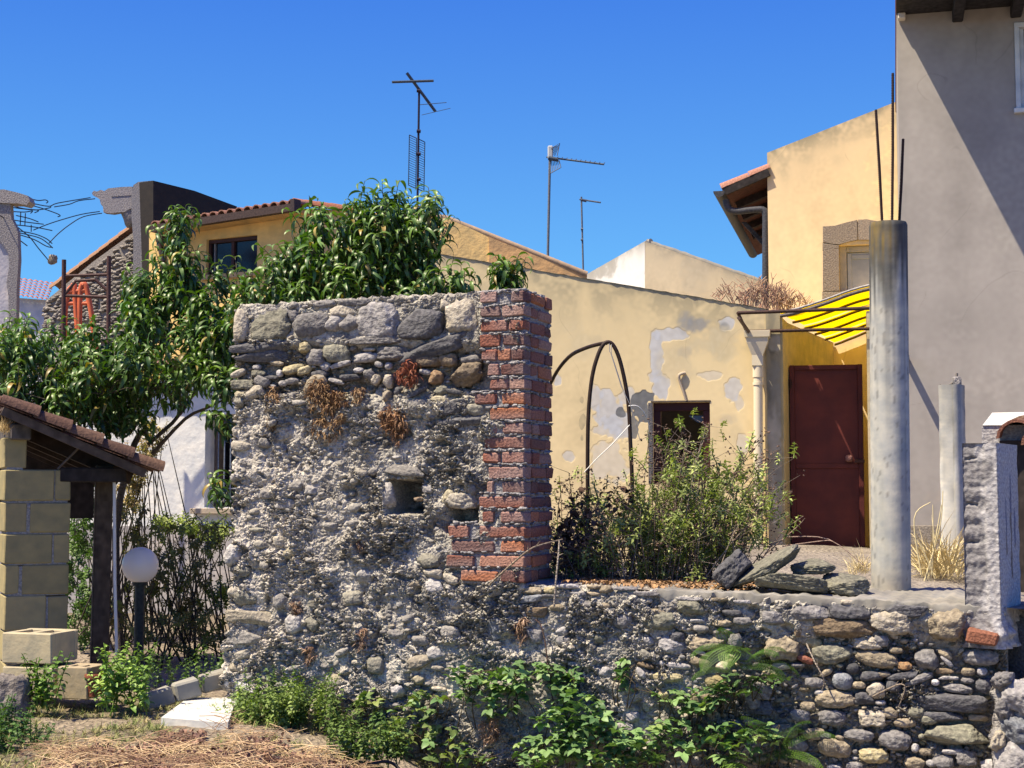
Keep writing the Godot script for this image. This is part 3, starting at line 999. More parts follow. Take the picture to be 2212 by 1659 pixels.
# ---------------------------------------------------------------- on the platform
func build_platform_things() -> void:
	# cement cap strip along the edge of the low wall
	var mb := MB.new()
	var p := PackedVector3Array()
	var k := PackedColorArray()
	var sa := loc(wf, 1420, 1275).x
	var sz := loc(wf, 2120, 1306).x
	for row in 5:
		for i in 90:
			var s := lerpf(sa, sz, i / 89.0)
			var d: float = [-1.15, -0.5, -0.012, 0.012, 0.004][row]
			var y: float = deck(s) + [0.006, 0.008, 0.006, -0.006, -0.05][row]
			y += 0.010 * nz.get_noise_2d(s * 90, row * 3.0) + 0.006 * nz.get_noise_1d(s * 420 + row) + (0.02 * nz.get_noise_1d(s * 200) if row == 4 else 0.0)
			d += 0.012 * nz.get_noise_1d(s * 120 + row)
			p.append(wf.w(s, y, d))
			k.append(lin(0.23, 0.215, 0.19).lerp(lin(0.33, 0.31, 0.28), clampf(0.5 + nz.get_noise_2d(s * 50, row * 7.0), 0, 1)))
	mb.grid(p, 90, 5, k)
	tag(obj("cement_slab", mb, M.concrete), "grey cement slab along the top of the low wall", "", "", "structure")

	# round concrete column with iron bars
	var zc := 8.72
	var base := pt(1925, 1273, zc)
	var top := pt(1918.5, 482, zc)
	var C := thing("concrete_column", "tall round bare concrete column with three rusty bars on top", "column", base)
	var cb := MB.new()
	var cp := PackedVector3Array()
	var cc := PackedColorArray()
	for i in 140:
		var t := 1.0 - i / 139.0
		var ctr := base.lerp(top, t)
		for j in 49:
			var a := TAU * (j % 48) / 48.0
			var rad := 0.1135 - 0.002 * t 
			if i == 0:
				rad -= 0.006
			cp.append(ctr + Vector3(sin(a) * rad, 0, cos(a) * rad))
			var g := lin(0.43, 0.425, 0.395)
			g = g.lerp(lin(0.53, 0.52, 0.49), clampf(0.5 + 0.9 * nz.get_noise_2d(a * 25, t * 25), 0, 1) * 0.6)
			g = g.lerp(lin(0.34, 0.30, 0.25), smoothstep(0.09, 0.0, t) * 0.6)
			# weathered dark head with lichen, streaks running down from it
			var drip := 0.84 + 0.07 * nz.get_noise_1d(a * 26) - 0.16 * absf(nz.get_noise_1d(a * 70 + 5))
			g = g.lerp(lin(0.06, 0.06, 0.058), smoothstep(drip - 0.04, drip + 0.10, t) * 0.92)
			var lich := smoothstep(0.86, 0.95, t) * smoothstep(1.2, 0.2, absf(wrapf(a + 0.75, -PI, PI)))
			g = g.lerp(lin(0.25, 0.17, 0.045), lich * 0.8 * clampf(0.7 + nz.get_noise_2d(a * 50, t * 90), 0, 1))
			var st := clampf(nz.get_noise_2d(a * 38 + 11, t * 3) * 1.6 - 0.1, 0, 1) * smoothstep(0.35, 0.9, t)
			g = g.lerp(lin(0.15, 0.15, 0.15), st * 0.75)
				# pits and a mould seam
			g = g.lerp(lin(0.13, 0.125, 0.115), smoothstep(0.62, 0.7, nz.get_noise_2d(a * 70 + 7, t * 260)) * 0.5)
			g = g.lerp(lin(0.2, 0.19, 0.175), smoothstep(0.03, 0.0, absf(wrapf(a - 0.62 - 0.05 * nz.get_noise_1d(t * 30), -PI, PI))) * 0.4)
			cc.append(g)
	cb.grid(cp, 49, 140, cc)
	cb.col = lin(0.12, 0.12, 0.115)
	for j in 48:
		cb.tri(top, cp[j + 1], cp[j])
		cb.tri(top, cp[j], cp[j + 1])
	obj("shaft", cb, M.smooth_concrete, C)
	for q in [[1906, 478, 1892, 237, 0.02], [1927, 478, 1928.5, 158, -0.03], [1942, 478, 1951, 300, 0.0]]:
		var rb := MB.new()
		rb.col = lin(0.055, 0.03, 0.022)
		var b0 := pt(q[0], q[1] + 12, zc + q[4])
		var b1 := pt(q[2], q[3], zc + q[4])
		rb.tube([b0, b0.lerp(b1, 0.5) + Vector3(0.003, 0, 0), b1], 0.0078, 0.0078, 8)
		for m in 60:
			var c2 := b0.lerp(b1, m / 60.0)
			rb.tube([c2, c2 + (b1 - b0).normalized() * 0.004], 0.0092, 0.0092, 6, false)
		obj("reinforcing_bar", rb, M.metal, C)

	# slimmer post behind
	var pz := 11.5
	var pb := pt(2063, 1232, pz)
	var ptop := pt(2063, 832, pz)
	var Q := thing("concrete_post", "slim weathered concrete post with a cracked top in dry grass", "post", pb)
	var pm := MB.new()
	var h := ptop.y - pb.y + 0.1
	var pf := Face.new()
	pf.a = Vector3(cos(0.5), 0, sin(0.5)); pf.n = Vector3(-sin(0.5), 0, cos(0.5)); pf.o = Vector3(pb.x, 0, pb.z)
	var ring := [Vector2(-0.085, 0.06), Vector2(-0.05, 0.085), Vector2(0.02, 0.088), Vector2(0.026, 0.078), Vector2(0.034, 0.088), Vector2(0.085, 0.07), Vector2(0.088, -0.07), Vector2(-0.085, -0.08), Vector2(-0.085, 0.06)]
	var pp := PackedVector3Array()
	var pc := PackedColorArray()
	for i in 40:
		var t := 1.0 - i / 39.0
		for q in ring:
			var s := 1.0 + 0.03 * nz.get_noise_2d(q.x * 500, t * 80)
			pp.append(pf.w(q.x * s, pb.y - 0.1 + t * h, q.y * s))
			var g := lin(0.58, 0.56, 0.52).lerp(lin(0.72, 0.7, 0.65), clampf(0.5 + nz.get_noise_2d(q.x * 300, t * 40), 0, 1))
			g = g.lerp(lin(0.17, 0.17, 0.165), smoothstep(0.35, 0.9, t + 0.25 * nz.get_noise_2d(q.x * 600, t * 50)) * 0.6)
			pc.append(g)
	pm.grid(pp, ring.size(), 40, pc)
	pm.col = lin(0.3, 0.3, 0.28)
	for j in ring.size() - 1:
		pm.tri(pf.w(0, ptop.y, 0), pp[j + 1], pp[j])
	obj("shaft", pm, M.smooth_concrete, Q)
	var knob := MB.new()
	rock(knob, Transform3D(Basis.from_scale(Vector3(0.035, 0.045, 0.035)), pt(2066, 826, pz)), "r", 8, 2, lin(0.35, 0.33, 0.3), lin(0.45, 0.43, 0.4))
	obj("mortar_lump", knob, M.mortar, Q)
	var wr := MB.new()
	wr.col = lin(0.3, 0.27, 0.22)
	wr.tube([pt(2060, 826, pz), pt(2048, 832, pz), pt(2040, 834, pz), pt(2030, 830, pz)], 0.008, 0.003, 6)
	wr.tube([pt(2066, 822, pz), pt(2067, 806, pz)], 0.012, 0.01, 6)
	obj("wire_end", wr, M.metal, Q)

	# square rendered pillar at the end of the low wall
	var ff := face(31.0, 2118, 7.72)
	var E := thing("rendered_pillar", "square grey cement pillar with cracked face at the end of the low wall", "pillar", hit(ff, 2118, 1330))
	var em := MB.new()
	var x0 := loc(ff, 2081, 1100).x
	var x1 := loc(ff, 2157, 1100).x
	var ya := loc(ff, 2118, 957).y
	var yb := loc(ff, 2118, 1400).y
	var ep := PackedVector3Array()
	var ek := PackedColorArray()
	var dep := 0.46
	var ring2 := []
	for i in 25: ring2.append([lerpf(x0, x1, i / 24.0), 0.0, 0])
	for i in range(1, 31): ring2.append([x1, -dep * i / 30.0, 1])
	for i in range(1, 7): ring2.append([lerpf(x1, x0, i / 6.0), -dep, 2])
	for i in range(1, 9): ring2.append([x0, -dep * (1.0 - i / 8.0), 3])
	for i in 140:
		var t := i / 139.0
		var y := lerpf(ya, yb, t)
		var grow := 1.0 + 0.04 * t * t + 0.25 * smoothstep(0.82, 1.0, t) * (0.6 + nz.get_noise_1d(t * 90))
		for q in ring2:
			var cx := (x0 + x1) * 0.5
			var s: float = cx + (q[0] - cx) * grow
			var d: float = q[1]
			var g := lin(0.42, 0.41, 0.395)
			if q[2] == 0:
				var fx: float = (q[0] - x0) / (x1 - x0)
				# left two thirds: hollow ribbed board marks; right edge smooth render
				var rib := nz.get_noise_2d(fx * 6.0, t * 190) * smoothstep(0.72, 0.55, fx)
				d += 0.007 * rib - 0.009 * smoothstep(0.66, 0.58, fx) + 0.004 * nz.get_noise_2d(fx * 60, t * 300)
				var cr := 0.0
				for yy in [0.075, 0.30, 0.485]:
					cr = maxf(cr, smoothstep(0.009, 0.002, absf(t - yy - 0.006 * nz.get_noise_1d(fx * 70 + yy * 99))) * smoothstep(0.45, 0.3, fx) * smoothstep(0.02, 0.1, fx))
				d -= 0.02 * cr
				g = lin(0.31, 0.305, 0.295).lerp(lin(0.56, 0.55, 0.53), smoothstep(0.45, 0.75, fx + 0.35 * nz.get_noise_2d(fx * 20, t * 60)))
			elif q[2] == 1:
				g = lin(0.56, 0.55, 0.53)
				d += 0.0
				s += 0.003 * nz.get_noise_2d(d * 90, t * 90)
				# blue and brown paint drips on the side
				for dr in [[-0.16, 0.26, 0.56, 0.010], [-0.27, 0.14, 0.68, 0.014], [-0.36, 0.30, 0.53, 0.009]]:
					var in_ := smoothstep(dr[3] * 1.6, dr[3] * 0.7, absf(d - dr[0] + 0.006 * nz.get_noise_1d(t * 60))) * smoothstep(dr[1], dr[1] + 0.03, t) * smoothstep(dr[2], dr[2] - 0.02, t)
					g = g.lerp(lin(0.06, 0.075, 0.19) if t < dr[1] + 0.2 else lin(0.16, 0.115, 0.075), in_ * 0.8)
			if t > 0.8:
				var bl := smoothstep(0.8, 0.95, t)
				var nn := nz.get_noise_3d(s * 120, y * 120, d * 120)
				d += (0.025 * nn + 0.012) * bl if q[2] == 0 else 0.0
				s += (0.035 * nn + 0.01) * bl if q[2] == 1 else 0.0
			ep.append(ff.w(s, y, d))
			ek.append(g)
	em.grid(ep, ring2.size(), 140, ek)
	em.col = lin(0.5, 0.5, 0.5)
	em.quad(ff.w(x0, ya, 0), ff.w(x1, ya, 0), ff.w(x1, ya, -dep), ff.w(x0, ya, -dep))
	obj("shaft", em, M.rough_concrete, E)
	var fb := MB.new()
	fb.col = lin(0.36, 0.15, 0.09)
	var Bp := Transform3D(Basis(wf.a, Vector3.UP, wf.n) * Basis(Vector3.BACK, -0.12), hit(wf, 2123, 1376, 0.03))
	fb.box(Bp, Vector3(0.15, 0.075, 0.12), 0.01, 0.006, 3)
	obj("brick", fb, M.brick, E)

	# stub of stone walling at the right edge, nearer, laid in pale mortar
	var S := thing("buttress_wall", "short nearer stub of stone walling in pale mortar at the right edge", "wall", pt(2200, 1659, 7.3) + Vector3(0, -0.3, 0))
	var bf := face(33.0, 2190, 7.42)
	var bm := MB.new()
	var bp := PackedVector3Array()
	var bk := PackedColorArray()
	var bs0 := loc(bf, 2146, 1580).x
	for i in 70:
		var y := loc(bf, 2190, 1462).y - i * 0.0125
		for j in 66:
			var s := bs0 + j * 0.0125
			var d := 0.02 * nz.get_noise_2d(s * 90, y * 90) + 0.010 * nz.get_noise_2d(s * 300, y * 300)
			s += (0.02 * nz.get_noise_1d(y * 100) - 0.02) if j < 2 else 0.0
			y -= 0.0
			if i == 0: d -= 0.35
			if j == 0: d -= 0.3
			bp.append(bf.w(s, y - (0.05 if i == 0 else 0.0) + 0.03 * nz.get_noise_1d(s * 60), d))
			bk.append(lin(0.40, 0.38, 0.34).lerp(lin(0.52, 0.5, 0.45), clampf(0.5 + nz.get_noise_2d(s * 60, y * 60), 0, 1)))
	bm.grid(bp, 66, 70, bk)
	obj("mortar", bm, M.mortar, S)
	var sd := 500
	for e in ["2206 1505 78 70 l", "2200 1576 66 62 u", "2190 1640 84 74 l", "2172 1528 40 40 g", "2160 1600 30 44 c", "2168 1470 44 40 g"]:
		var w: PackedStringArray = e.split(" ")
		var m := MB.new()
		sd += 1
		var c := pal(w[4])
		rock(m, Transform3D(Basis(bf.a, Vector3.UP, bf.n) * Basis.from_scale(Vector3(w[2].to_float() * 0.00118, w[3].to_float() * 0.00118, 0.07)), hit(bf, w[0].to_float(), w[1].to_float(), 0.0)), "r", sd, 3, c[0], c[1])
		obj("stone", m, M.stone, S)
	var up := MB.new()
	var uf := face(60.0, 2190, 7.9)
	up.col = lin(0.2, 0.2, 0.2)
	up.prism(uf, PackedVector2Array([loc(uf, 2172, 1480), loc(uf, 2230, 1480), loc(uf, 2230, 1395), loc(uf, 2178, 1330)]), 0, -0.3)
	obj("mortar_back", up, M.mortar, S)

	# slates lying on the platform
	var slabs := [["dark leaning slab of slate standing on edge beside the shrub", "1583 1228 0.070 0.130 0.16 38 -10 d 8.42 s", 0], ["large grey slab of slate leaning over the pile", "1655 1224 0.205 0.048 0.15 -30 12 n 8.38 s", 1], ["long brown and grey slate block lying flat in front of the door", "1712 1258 0.195 0.054 0.14 4 -6 n 8.22 s", 2], ["small slate slab lying on top of the flat slate blocks", "1752 1223 0.128 0.034 0.12 -3 8 n 8.36 s", 3], ["rounded slate block nearest to the round column", "1828 1262 0.130 0.050 0.13 6 4 n 8.25 s", 4]]
	for e in slabs:
		var w: PackedStringArray = e[1].split(" ")
		var m := MB.new()
		var c := pal(w[7])
		var P := pt(w[0].to_float(), w[1].to_float(), w[8].to_float())
		rock(m, Transform3D(Basis(wf.a, Vector3.UP, wf.n) * Basis(Vector3.BACK, deg_to_rad(-w[5].to_float())) * Basis(Vector3.RIGHT, deg_to_rad(w[6].to_float())) * Basis.from_scale(Vector3(w[2].to_float(), w[3].to_float(), w[4].to_float())), P), w[9], 700 + e[2], 4, c[0], c[1])
		tag(obj("slate_block", m, M.stone), e[0], "stone", "slate blocks piled on the low wall")

	# iron hoops
	var A := thing("hoop_arch", "rusty thin iron hoops of a pergola standing in the shrub", "garden arch", pt(1316, 1240, 9.9))
	var h1 := []
	for e in [[1270, 1250], [1269.5, 1100], [1269.5, 960], [1272, 880], [1279, 815], [1290, 772], [1302, 746], [1313, 739], [1325, 746], [1338, 775], [1350, 825], [1358, 880], [1362, 960], [1366, 1060], [1368, 1250]]:
		h1.append(pt(e[0], e[1], 9.9))
	h1 = smooth_line(h1, 4)
	var hb := MB.new()
	hb.col = lin(0.05, 0.028, 0.022)
	hb.tube(h1, 0.0135, 0.0135, 8)
	obj("hoop", hb, M.metal, A)
	var h2 := []
	for e in [[1150, 1240, 11.4], [1156, 1000, 11.3], [1172, 880, 11.1], [1196, 815, 10.8], [1228, 772, 10.45], [1262, 753, 10.15], [1296, 743, 9.94], [1312, 741, 9.91]]:
		h2.append(pt(e[0], e[1], e[2]))
	h2 = smooth_line(h2, 4)
	hb = MB.new()
	hb.col = lin(0.05, 0.028, 0.022)
	hb.tube(h2, 0.0135, 0.0135, 8)
	obj("hoop", hb, M.metal, A)
	var wb := MB.new()
	wb.col = lin(0.45, 0.43, 0.4)
	wb.tube([pt(1316, 742, 9.88), pt(1317, 760, 9.88), pt(1320, 762, 9.88), pt(1321, 744, 9.88)], 0.003, 0.003, 5)
	wb.tube([pt(1319, 762, 9.87), pt(1342, 835, 9.87), pt(1364, 880, 9.87), pt(1382, 950, 9.9)], 0.0022, 0.0022, 4)
	wb.tube([pt(1320, 762, 9.88), pt(1350, 855, 9.87)], 0.0022, 0.0022, 4)
	obj("wire", wb, M.plain, A)
	var st := MB.new()
	st.col = lin(0.75, 0.74, 0.7)
	st.tube(smooth_line([pt(1358, 877, 9.87), pt(1378, 878, 9.9), pt(1396, 900, 9.95), pt(1405, 935, 10.0)], 4), 0.004, 0.003, 4)
	st.tube([pt(1360, 918, 9.87), pt(1322, 960, 9.8), pt(1290, 990, 9.8), pt(1262, 1020, 9.8)], 0.0035, 0.0035, 4)
	obj("string", st, M.plain, A)

func smooth_line(p: Array, n: int) -> Array:
	var r := []
	for i in p.size() - 1:
		for k in n:
			var a: Vector3 = p[maxi(i - 1, 0)]
			var b: Vector3 = p[i]
			var c: Vector3 = p[i + 1]
			var d: Vector3 = p[mini(i + 2, p.size() - 1)]
			r.append(b.cubic_interpolate(c, a, d, float(k) / n))
	r.append(p[p.size() - 1])
	return r

# ---------------------------------------------------------------- buildings
func cut(poly: PackedVector2Array, holes: Array) -> Array:
	var list := [poly]
	for h in holes:
		var r: Rect2 = h
		var big := 200.0
		var zones := [Rect2(r.position.x - big, -big, big, 2 * big), Rect2(r.end.x, -big, big, 2 * big), Rect2(r.position.x, r.end.y, r.size.x, big), Rect2(r.position.x, r.position.y - big, r.size.x, big)]
		var next := []
		for p in list:
			for q in zones:
				var z: Rect2 = q
				var zp := PackedVector2Array([z.position, Vector2(z.end.x, z.position.y), z.end, Vector2(z.position.x, z.end.y)])
				for g in Geometry2D.intersect_polygons(p, zp):
					next.append(g)
		list = next
	return list

func bounds(poly: PackedVector2Array) -> Rect2:
	var r := Rect2(poly[0], Vector2.ZERO)
	for p in poly:
		r = r.expand(p)
	return r

func wall(called: String, f: Face, poly: PackedVector2Array, holes: Array, d0: float, d1: float, col: Color, m: Material, parent: Node) -> MeshInstance3D:
	var mb := MB.new()
	mb.col = col
	var b := bounds(poly)
	for p in cut(poly, holes):
		mb.prism(f, p, d0, d1, b)
	return obj(called, mb, m, parent)

func slab(called: String, f: Face, r: Rect2, d0: float, d1: float, col: Color, m: Material, parent: Node, bev := 0.004) -> MeshInstance3D:
	var mb := MB.new()
	mb.col = col
	mb.box(Transform3D(Basis(f.a, Vector3.UP, f.n), f.w(r.get_center().x, r.get_center().y, (d0 + d1) * 0.5)), Vector3(r.size.x, r.size.y, absf(d0 - d1)), bev)
	return obj(called, mb, m, parent)

# paint with weather on it: dirt below a sloping top edge and patches [s, y, rs, ry, colour, strength]
func stained(called: String, b: Rect2, w: int, h: int, base: Color, top: PackedVector2Array, deep: float, dirt: Color, patches: Array, sd := 0.0, strength := 0.85) -> StandardMaterial3D:
	var im := Image.create(w, h, false, Image.FORMAT_RGB8)
	var layer := Image.create(w, h, false, Image.FORMAT_L8)
	var layered := false
	for j in h:
		var y := b.end.y - (j + 0.5) / h * b.size.y
		for i in w:
			var s := b.position.x + (i + 0.5) / w * b.size.x
			var c := base
			var lay := 0.8
			var n1 := nz.get_noise_3d(s * 9, y * 9, sd)
			var n2 := nz.get_noise_3d(s * 38, y * 38, sd + 30)
			var n3 := nz.get_noise_3d(s * 130, y * 130, sd + 60)
			var st := nz.get_noise_3d(s * 45, y * 3.0, sd + 90)
			c = c * (1.0 + 0.10 * n1 + 0.06 * n2 + 0.05 * n3 + 0.06 * st)
			if top.size() > 1:
				var yt := lerpf(top[0].y, top[1].y, (s - top[0].x) / (top[1].x - top[0].x))
				var e := (yt - y) / (deep * (1.0 + 0.8 * st + 0.5 * n1 + 0.35 * n2))
				var k := clampf(exp(-maxf(e, 0.0) * 1.5), 0, 1) * clampf(0.8 + 0.5 * n2 + 0.4 * n3, 0, 1)
				c = c.lerp(dirt, clampf(k, 0, 1) * strength)
			for p in patches:
				var dx: float = (s - p[0]) / p[2]
				var dy: float = (y - p[1]) / p[3]
				if absf(dx) > 2.0 or absf(dy) > 2.0:
					continue
				var q := 1.0 - sqrt(dx * dx + dy * dy) + 0.45 * n2 + 0.35 * n1 + 0.22 * n3
				var a := smoothstep(0.0, p[6] * (2.2 if p[6] < 0.1 and p[6] > 0.06 else 1.0) if p.size() > 6 else 0.12, q)
				c = c.lerp(p[4] * (1.0 + 0.12 * n3), a * p[5])
				if p.size() > 6 and p[6] < 0.1:
					layered = true
					lay = minf(lay, lerpf(0.8, 0.1 + 0.25 * n3 if p[6] < 0.06 else 0.42, smoothstep(0.0, 0.05, q)))   # the broken edge of the paint
					c = c * (1.0 - 0.12 * p[5] * smoothstep(-0.01, 0.02, q) * (1.0 - smoothstep(0.03, 0.08, q)))
			# hairline cracks
			var ck := absf(nz.get_noise_3d(s * 11 + n2 * 0.6, y * 11 + n2 * 0.6, sd + 140))
			c = c * (1.0 - 0.13 * smoothstep(0.016, 0.004, ck) * smoothstep(0.1, 0.35, nz.get_noise_3d(s * 14, y * 14, sd + 170)))
			layer.set_pixel(i, j, Color(lay + 0.012 * n3, 0, 0))
			im.set_pixel(i, j, Color(clampf(c.r, 0, 1), clampf(c.g, 0, 1), clampf(c.b, 0, 1)).linear_to_srgb())
	var m := mat(called, Color.WHITE, 0.94)
	m.albedo_texture = ImageTexture.create_from_image(im)
	m.uv1_triplanar = false
	m.texture_repeat = false
	if layered:
		m.heightmap_enabled = true
		m.heightmap_texture = ImageTexture.create_from_image(layer)
		m.heightmap_scale = 0.45
	return m

# curved roof tile lying along d, open side down
func tile(mb: MB, at: Vector3, along: Vector3, up: Vector3, l: float, r0: float, r1: float, arc := PI * 0.95, th := 0.014) -> void:
	along = along.normalized()
	var side := along.cross(up).normalized()
	up = side.cross(along).normalized()
	for sh in 2:
		var p := PackedVector3Array()
		for i in 2:
			for j in 9:
				var a := (j / 8.0 - 0.5) * arc
				var r := lerpf(r0, r1, i) - sh * th
				if sh == 1:
					a = -a
				p.append(at + along * (l * i) + side * (sin(a) * r) + up * (cos(a) * r))
		mb.grid(p, 9, 2)
	# the visible rims
	for e in 2:
		for j in 8:
			var q := []
			for k in [[j, 0], [j + 1, 0], [j + 1, 1], [j, 1]]:
				var a: float = (k[0] / 8.0 - 0.5) * arc
				var r: float = (r0 if e == 0 else r1) - k[1] * th
				q.append(at + along * (l * e) + side * (sin(a) * r) + up * (cos(a) * r))
			if e == 0: mb.quad(q[0], q[1], q[2], q[3])
			else: mb.quad(q[3], q[2], q[1], q[0])

func tile_col(r: RandomNumberGenerator) -> Color:
	return lin(0.36, 0.17, 0.10).lerp(lin(0.28, 0.14, 0.09), r.randf()).lerp(lin(0.42, 0.32, 0.22), r.randf() * 0.4)

func build_right_houses() -> void:
	var r := RandomNumberGenerator.new()
	r.seed = 31
	# ---- grey-pink house on the right
	var f := face(14.5, 1956.5, 14.0)
	var H := thing("pink_house", "tall plain grey pink house cut by a diagonal eave shadow", "house", f.w(1.2, 0.7, 0))
	var ye := loc(f, 1957, 32).y
	var poly := PackedVector2Array([Vector2(0, 0.3), Vector2(3.4, 0.3), Vector2(3.4, ye + 0.25), Vector2(0, ye + 0.25)])
	var win := rectl(f, 2190, 237, 2330, 50)
	var hm := stained("pink_paint", bounds(poly), 384, 640, lin(0.345, 0.315, 0.285), PackedVector2Array(), 1, Color.WHITE, [[0.5, 3.2, 0.5, 0.25, lin(0.30, 0.275, 0.25), 0.5, 0.7], [1.0, 4.4, 0.3, 0.6, lin(0.37, 0.34, 0.30), 0.6, 0.7], [0.3, 2.3, 0.25, 0.5, lin(0.31, 0.28, 0.25), 0.5, 0.7], [0.8, 2.6, 0.4, 0.12, lin(0.38, 0.345, 0.31), 0.6, 0.5], [0.9, 1.5, 0.8, 0.3, lin(0.33, 0.285, 0.24), 0.5, 0.5]], 5.0)
	hm.heightmap_enabled = false
	hm.normal_enabled = false
	wall("wall", f, poly, [win], 0.0, -3.9, Color.WHITE, hm, H)
	slab("plinth", f, Rect2(0.02, 0.3, 3.3, loc(f, 1990, 1135).y - 0.3), 0.045, 0.0, lin(0.4, 0.35, 0.27), M.rough_concrete, H)
	# eaves
	slab("soffit", f, Rect2(0.0, ye, 3.6, 0.04), 0.98, 0.002, lin(0.05, 0.045, 0.05), M.wood, H)
	slab("roof", f, Rect2(-0.01, ye + 0.042, 3.7, 0.12), 1.04, -4.0, lin(0.3, 0.15, 0.1), M.tile, H)
	for u in [2068.0, 2194.0]:
		var s := loc(f, u, 30).x
		slab("rafter", f, Rect2(s - 0.05, ye - 0.115, 0.1, 0.114), 0.84, 0.003, lin(0.045, 0.04, 0.045), M.wood, H, 0.01)
	slab("beam_end", f, Rect2(0.012, ye - 0.062, 0.07, 0.06), 0.1, 0.003, lin(0.62, 0.57, 0.48), M.plain, H, 0.008)
	var fw := 0.045
	var wn := slab("window", f, Rect2(win.position.x + 0.001, win.position.y + fw, fw, win.size.y - 2 * fw), 0.02, -0.09, lin(0.74, 0.76, 0.78), M.paint, H)
	slab("frame", f, Rect2(win.position.x + 0.001, win.end.y - fw - 0.001, win.size.x - 0.002, fw), 0.02, -0.09, lin(0.74, 0.76, 0.78), M.paint, wn)
	slab("sill", f, Rect2(win.position.x - 0.02, win.position.y - 0.002, win.size.x, fw), 0.05, -0.09, lin(0.74, 0.75, 0.76), M.paint, wn)
	slab("sash", f, Rect2(win.position.x + fw + 0.004, win.position.y + fw + 0.003, 0.04, win.size.y - 2 * fw - 0.006), -0.035, -0.08, lin(0.7, 0.72, 0.74), M.paint, wn)
	slab("pane", f, Rect2(win.position.x + fw + 0.046, win.position.y + fw, win.size.x - fw - 0.05, win.size.y - 2 * fw), -0.055, -0.065, lin(0.16, 0.18, 0.2), M.glass, wn)
	# unseen bracket behind the round column, placed to cast the diagonal wall shadow
	var bs := loc(f, 1953, 772)
	slab("unseen_bracket", f, Rect2(0.004, bs.y - 0.05, 0.05, 0.05), 0.3, 0.002, lin(0.2, 0.17, 0.15), M.metal, H)

	# ---- tall yellow house with the stone framed window
	var g := face(14.0, 1800, 18.0)
	var Y := thing("tall_yellow_house", "tall cream yellow house with a stone framed window and stained sloping top", "house", g.w(0, 0.9, 0))
	var top := polyl(g, [1657, 330, 1950, 214])
	var s1 := loc(g, 2010, 300).x
	var yt := lerpf(top[0].y, top[1].y, (s1 - top[0].x) / (top[1].x - top[0].x))
	var yp := PackedVector2Array([Vector2(top[0].x, 0.5), Vector2(s1, 0.5), Vector2(s1, yt), top[0]])
	var k = func(x: float, y: float) -> Vector2: return loc(g, (1960 + x / 5.027) * 0.8640625, (480 + y / 5.027) * 0.8640625)
	var w0: Vector2 = k.call(700, 1248)
	var w1: Vector2 = k.call(1420, 640)
	var wh := Rect2(w0, w1 - w0)
	var ym := stained("cream_paint", bounds(yp), 512, 640, lin(0.80, 0.62, 0.37), top, 0.42, lin(0.24, 0.22, 0.15), [[loc(g, 1925, 600).x, loc(g, 1925, 500).y, 0.3, 1.2, lin(0.82, 0.64, 0.34), 0.6, 0.5]], 12.0)
	wall("wall", g, yp, [wh], 0.0, -5.0, Color.WHITE, ym, Y)
	var stn := lin(0.40, 0.335, 0.26)
	for e in [[490, 440, 640, 430, 780, 390, 920, 358, 923, 606, 840, 622, 770, 642, 700, 664, 600, 655, 490, 634], [930, 355, 1040, 349, 1180, 375, 1300, 400, 1430, 430, 1430, 640, 1300, 625, 1130, 606, 935, 606], [486, 648, 690, 678, 688, 708, 486, 738], [490, 746, 520, 726, 688, 716, 694, 1244, 490, 1250], [482, 1258, 1450, 1262, 1450, 1342, 482, 1346]]:
		var pp := PackedVector2Array()
		for i in range(0, e.size(), 2):
			pp.append(k.call(e[i], e[i + 1]))
		var mb := MB.new()
		mb.col = stn * r.randf_range(0.9, 1.12)
		mb.prism(g, pp, 0.04, -0.08)
		obj("stone", mb, M.rough_concrete, Y)
	var sw := slab("window", g, Rect2(wh.position.x + 0.002, wh.position.y + 0.002, 0.085, wh.size.y - 0.004), -0.10, -0.2, lin(0.5, 0.46, 0.4), M.paint, Y)
	slab("frame", g, Rect2(wh.position.x + 0.088, wh.end.y - 0.075, wh.size.x - 0.1, 0.07), -0.10, -0.2, lin(0.5, 0.46, 0.4), M.paint, sw)
	slab("shutter", g, Rect2(wh.position.x + 0.09, wh.position.y + 0.002, wh.size.x - 0.1, wh.size.y - 0.08), -0.135, -0.18, lin(0.5, 0.51, 0.52), M.paint, sw)
	slab("rail", g, Rect2(wh.position.x + 0.095, wh.position.y + 0.002, 0.05, wh.size.y - 0.09), -0.12, -0.134, lin(0.52, 0.53, 0.54), M.paint, sw)
	slab("rail", g, Rect2(wh.position.x + 0.147, wh.end.y - 0.16, wh.size.x - 0.17, 0.05), -0.12, -0.134, lin(0.52, 0.53, 0.54), M.paint, sw)
	# its eaves on the left
	var q = func(x: float, y: float) -> Vector2: return loc(g, (1760 + x / 2.765) * 0.8640625, y / 2.765 * 0.8640625, 0.06)
	var ta: Vector2 = q.call(130, 1300)
	var tb: Vector2 = q.call(440, 1165)
	var sl := (tb - ta).normalized()
	var nn := Vector2(-sl.y, sl.x)
	var rb := MB.new()
	rb.col = lin(0.05, 0.04, 0.04)
	rb.prism(g, PackedVector2Array([ta, tb, tb - nn * 0.09, ta - nn * 0.09]), 0.05, -0.0)
	obj("verge_board", rb, M.wood, Y)
	rb = MB.new()
	rb.col = lin(0.17, 0.065, 0.045)
	rb.prism(g, PackedVector2Array([ta - nn * 0.03, tb - nn * 0.03, tb - nn * 0.06, ta - nn * 0.06]), -0.004, -5.0)
	obj("eave_boards", rb, M.wood, Y)
	for d in [-0.7, -1.5, -2.3, -3.1]:
		rb = MB.new()
		rb.col = lin(0.06, 0.04, 0.04)
		rb.prism(g, PackedVector2Array([ta - nn * 0.061 + sl * 0.06, tb - nn * 0.061, tb - nn * 0.15, ta - nn * 0.15 + sl * 0.06]), d, d - 0.1)
		obj("rafter", rb, M.wood, Y)
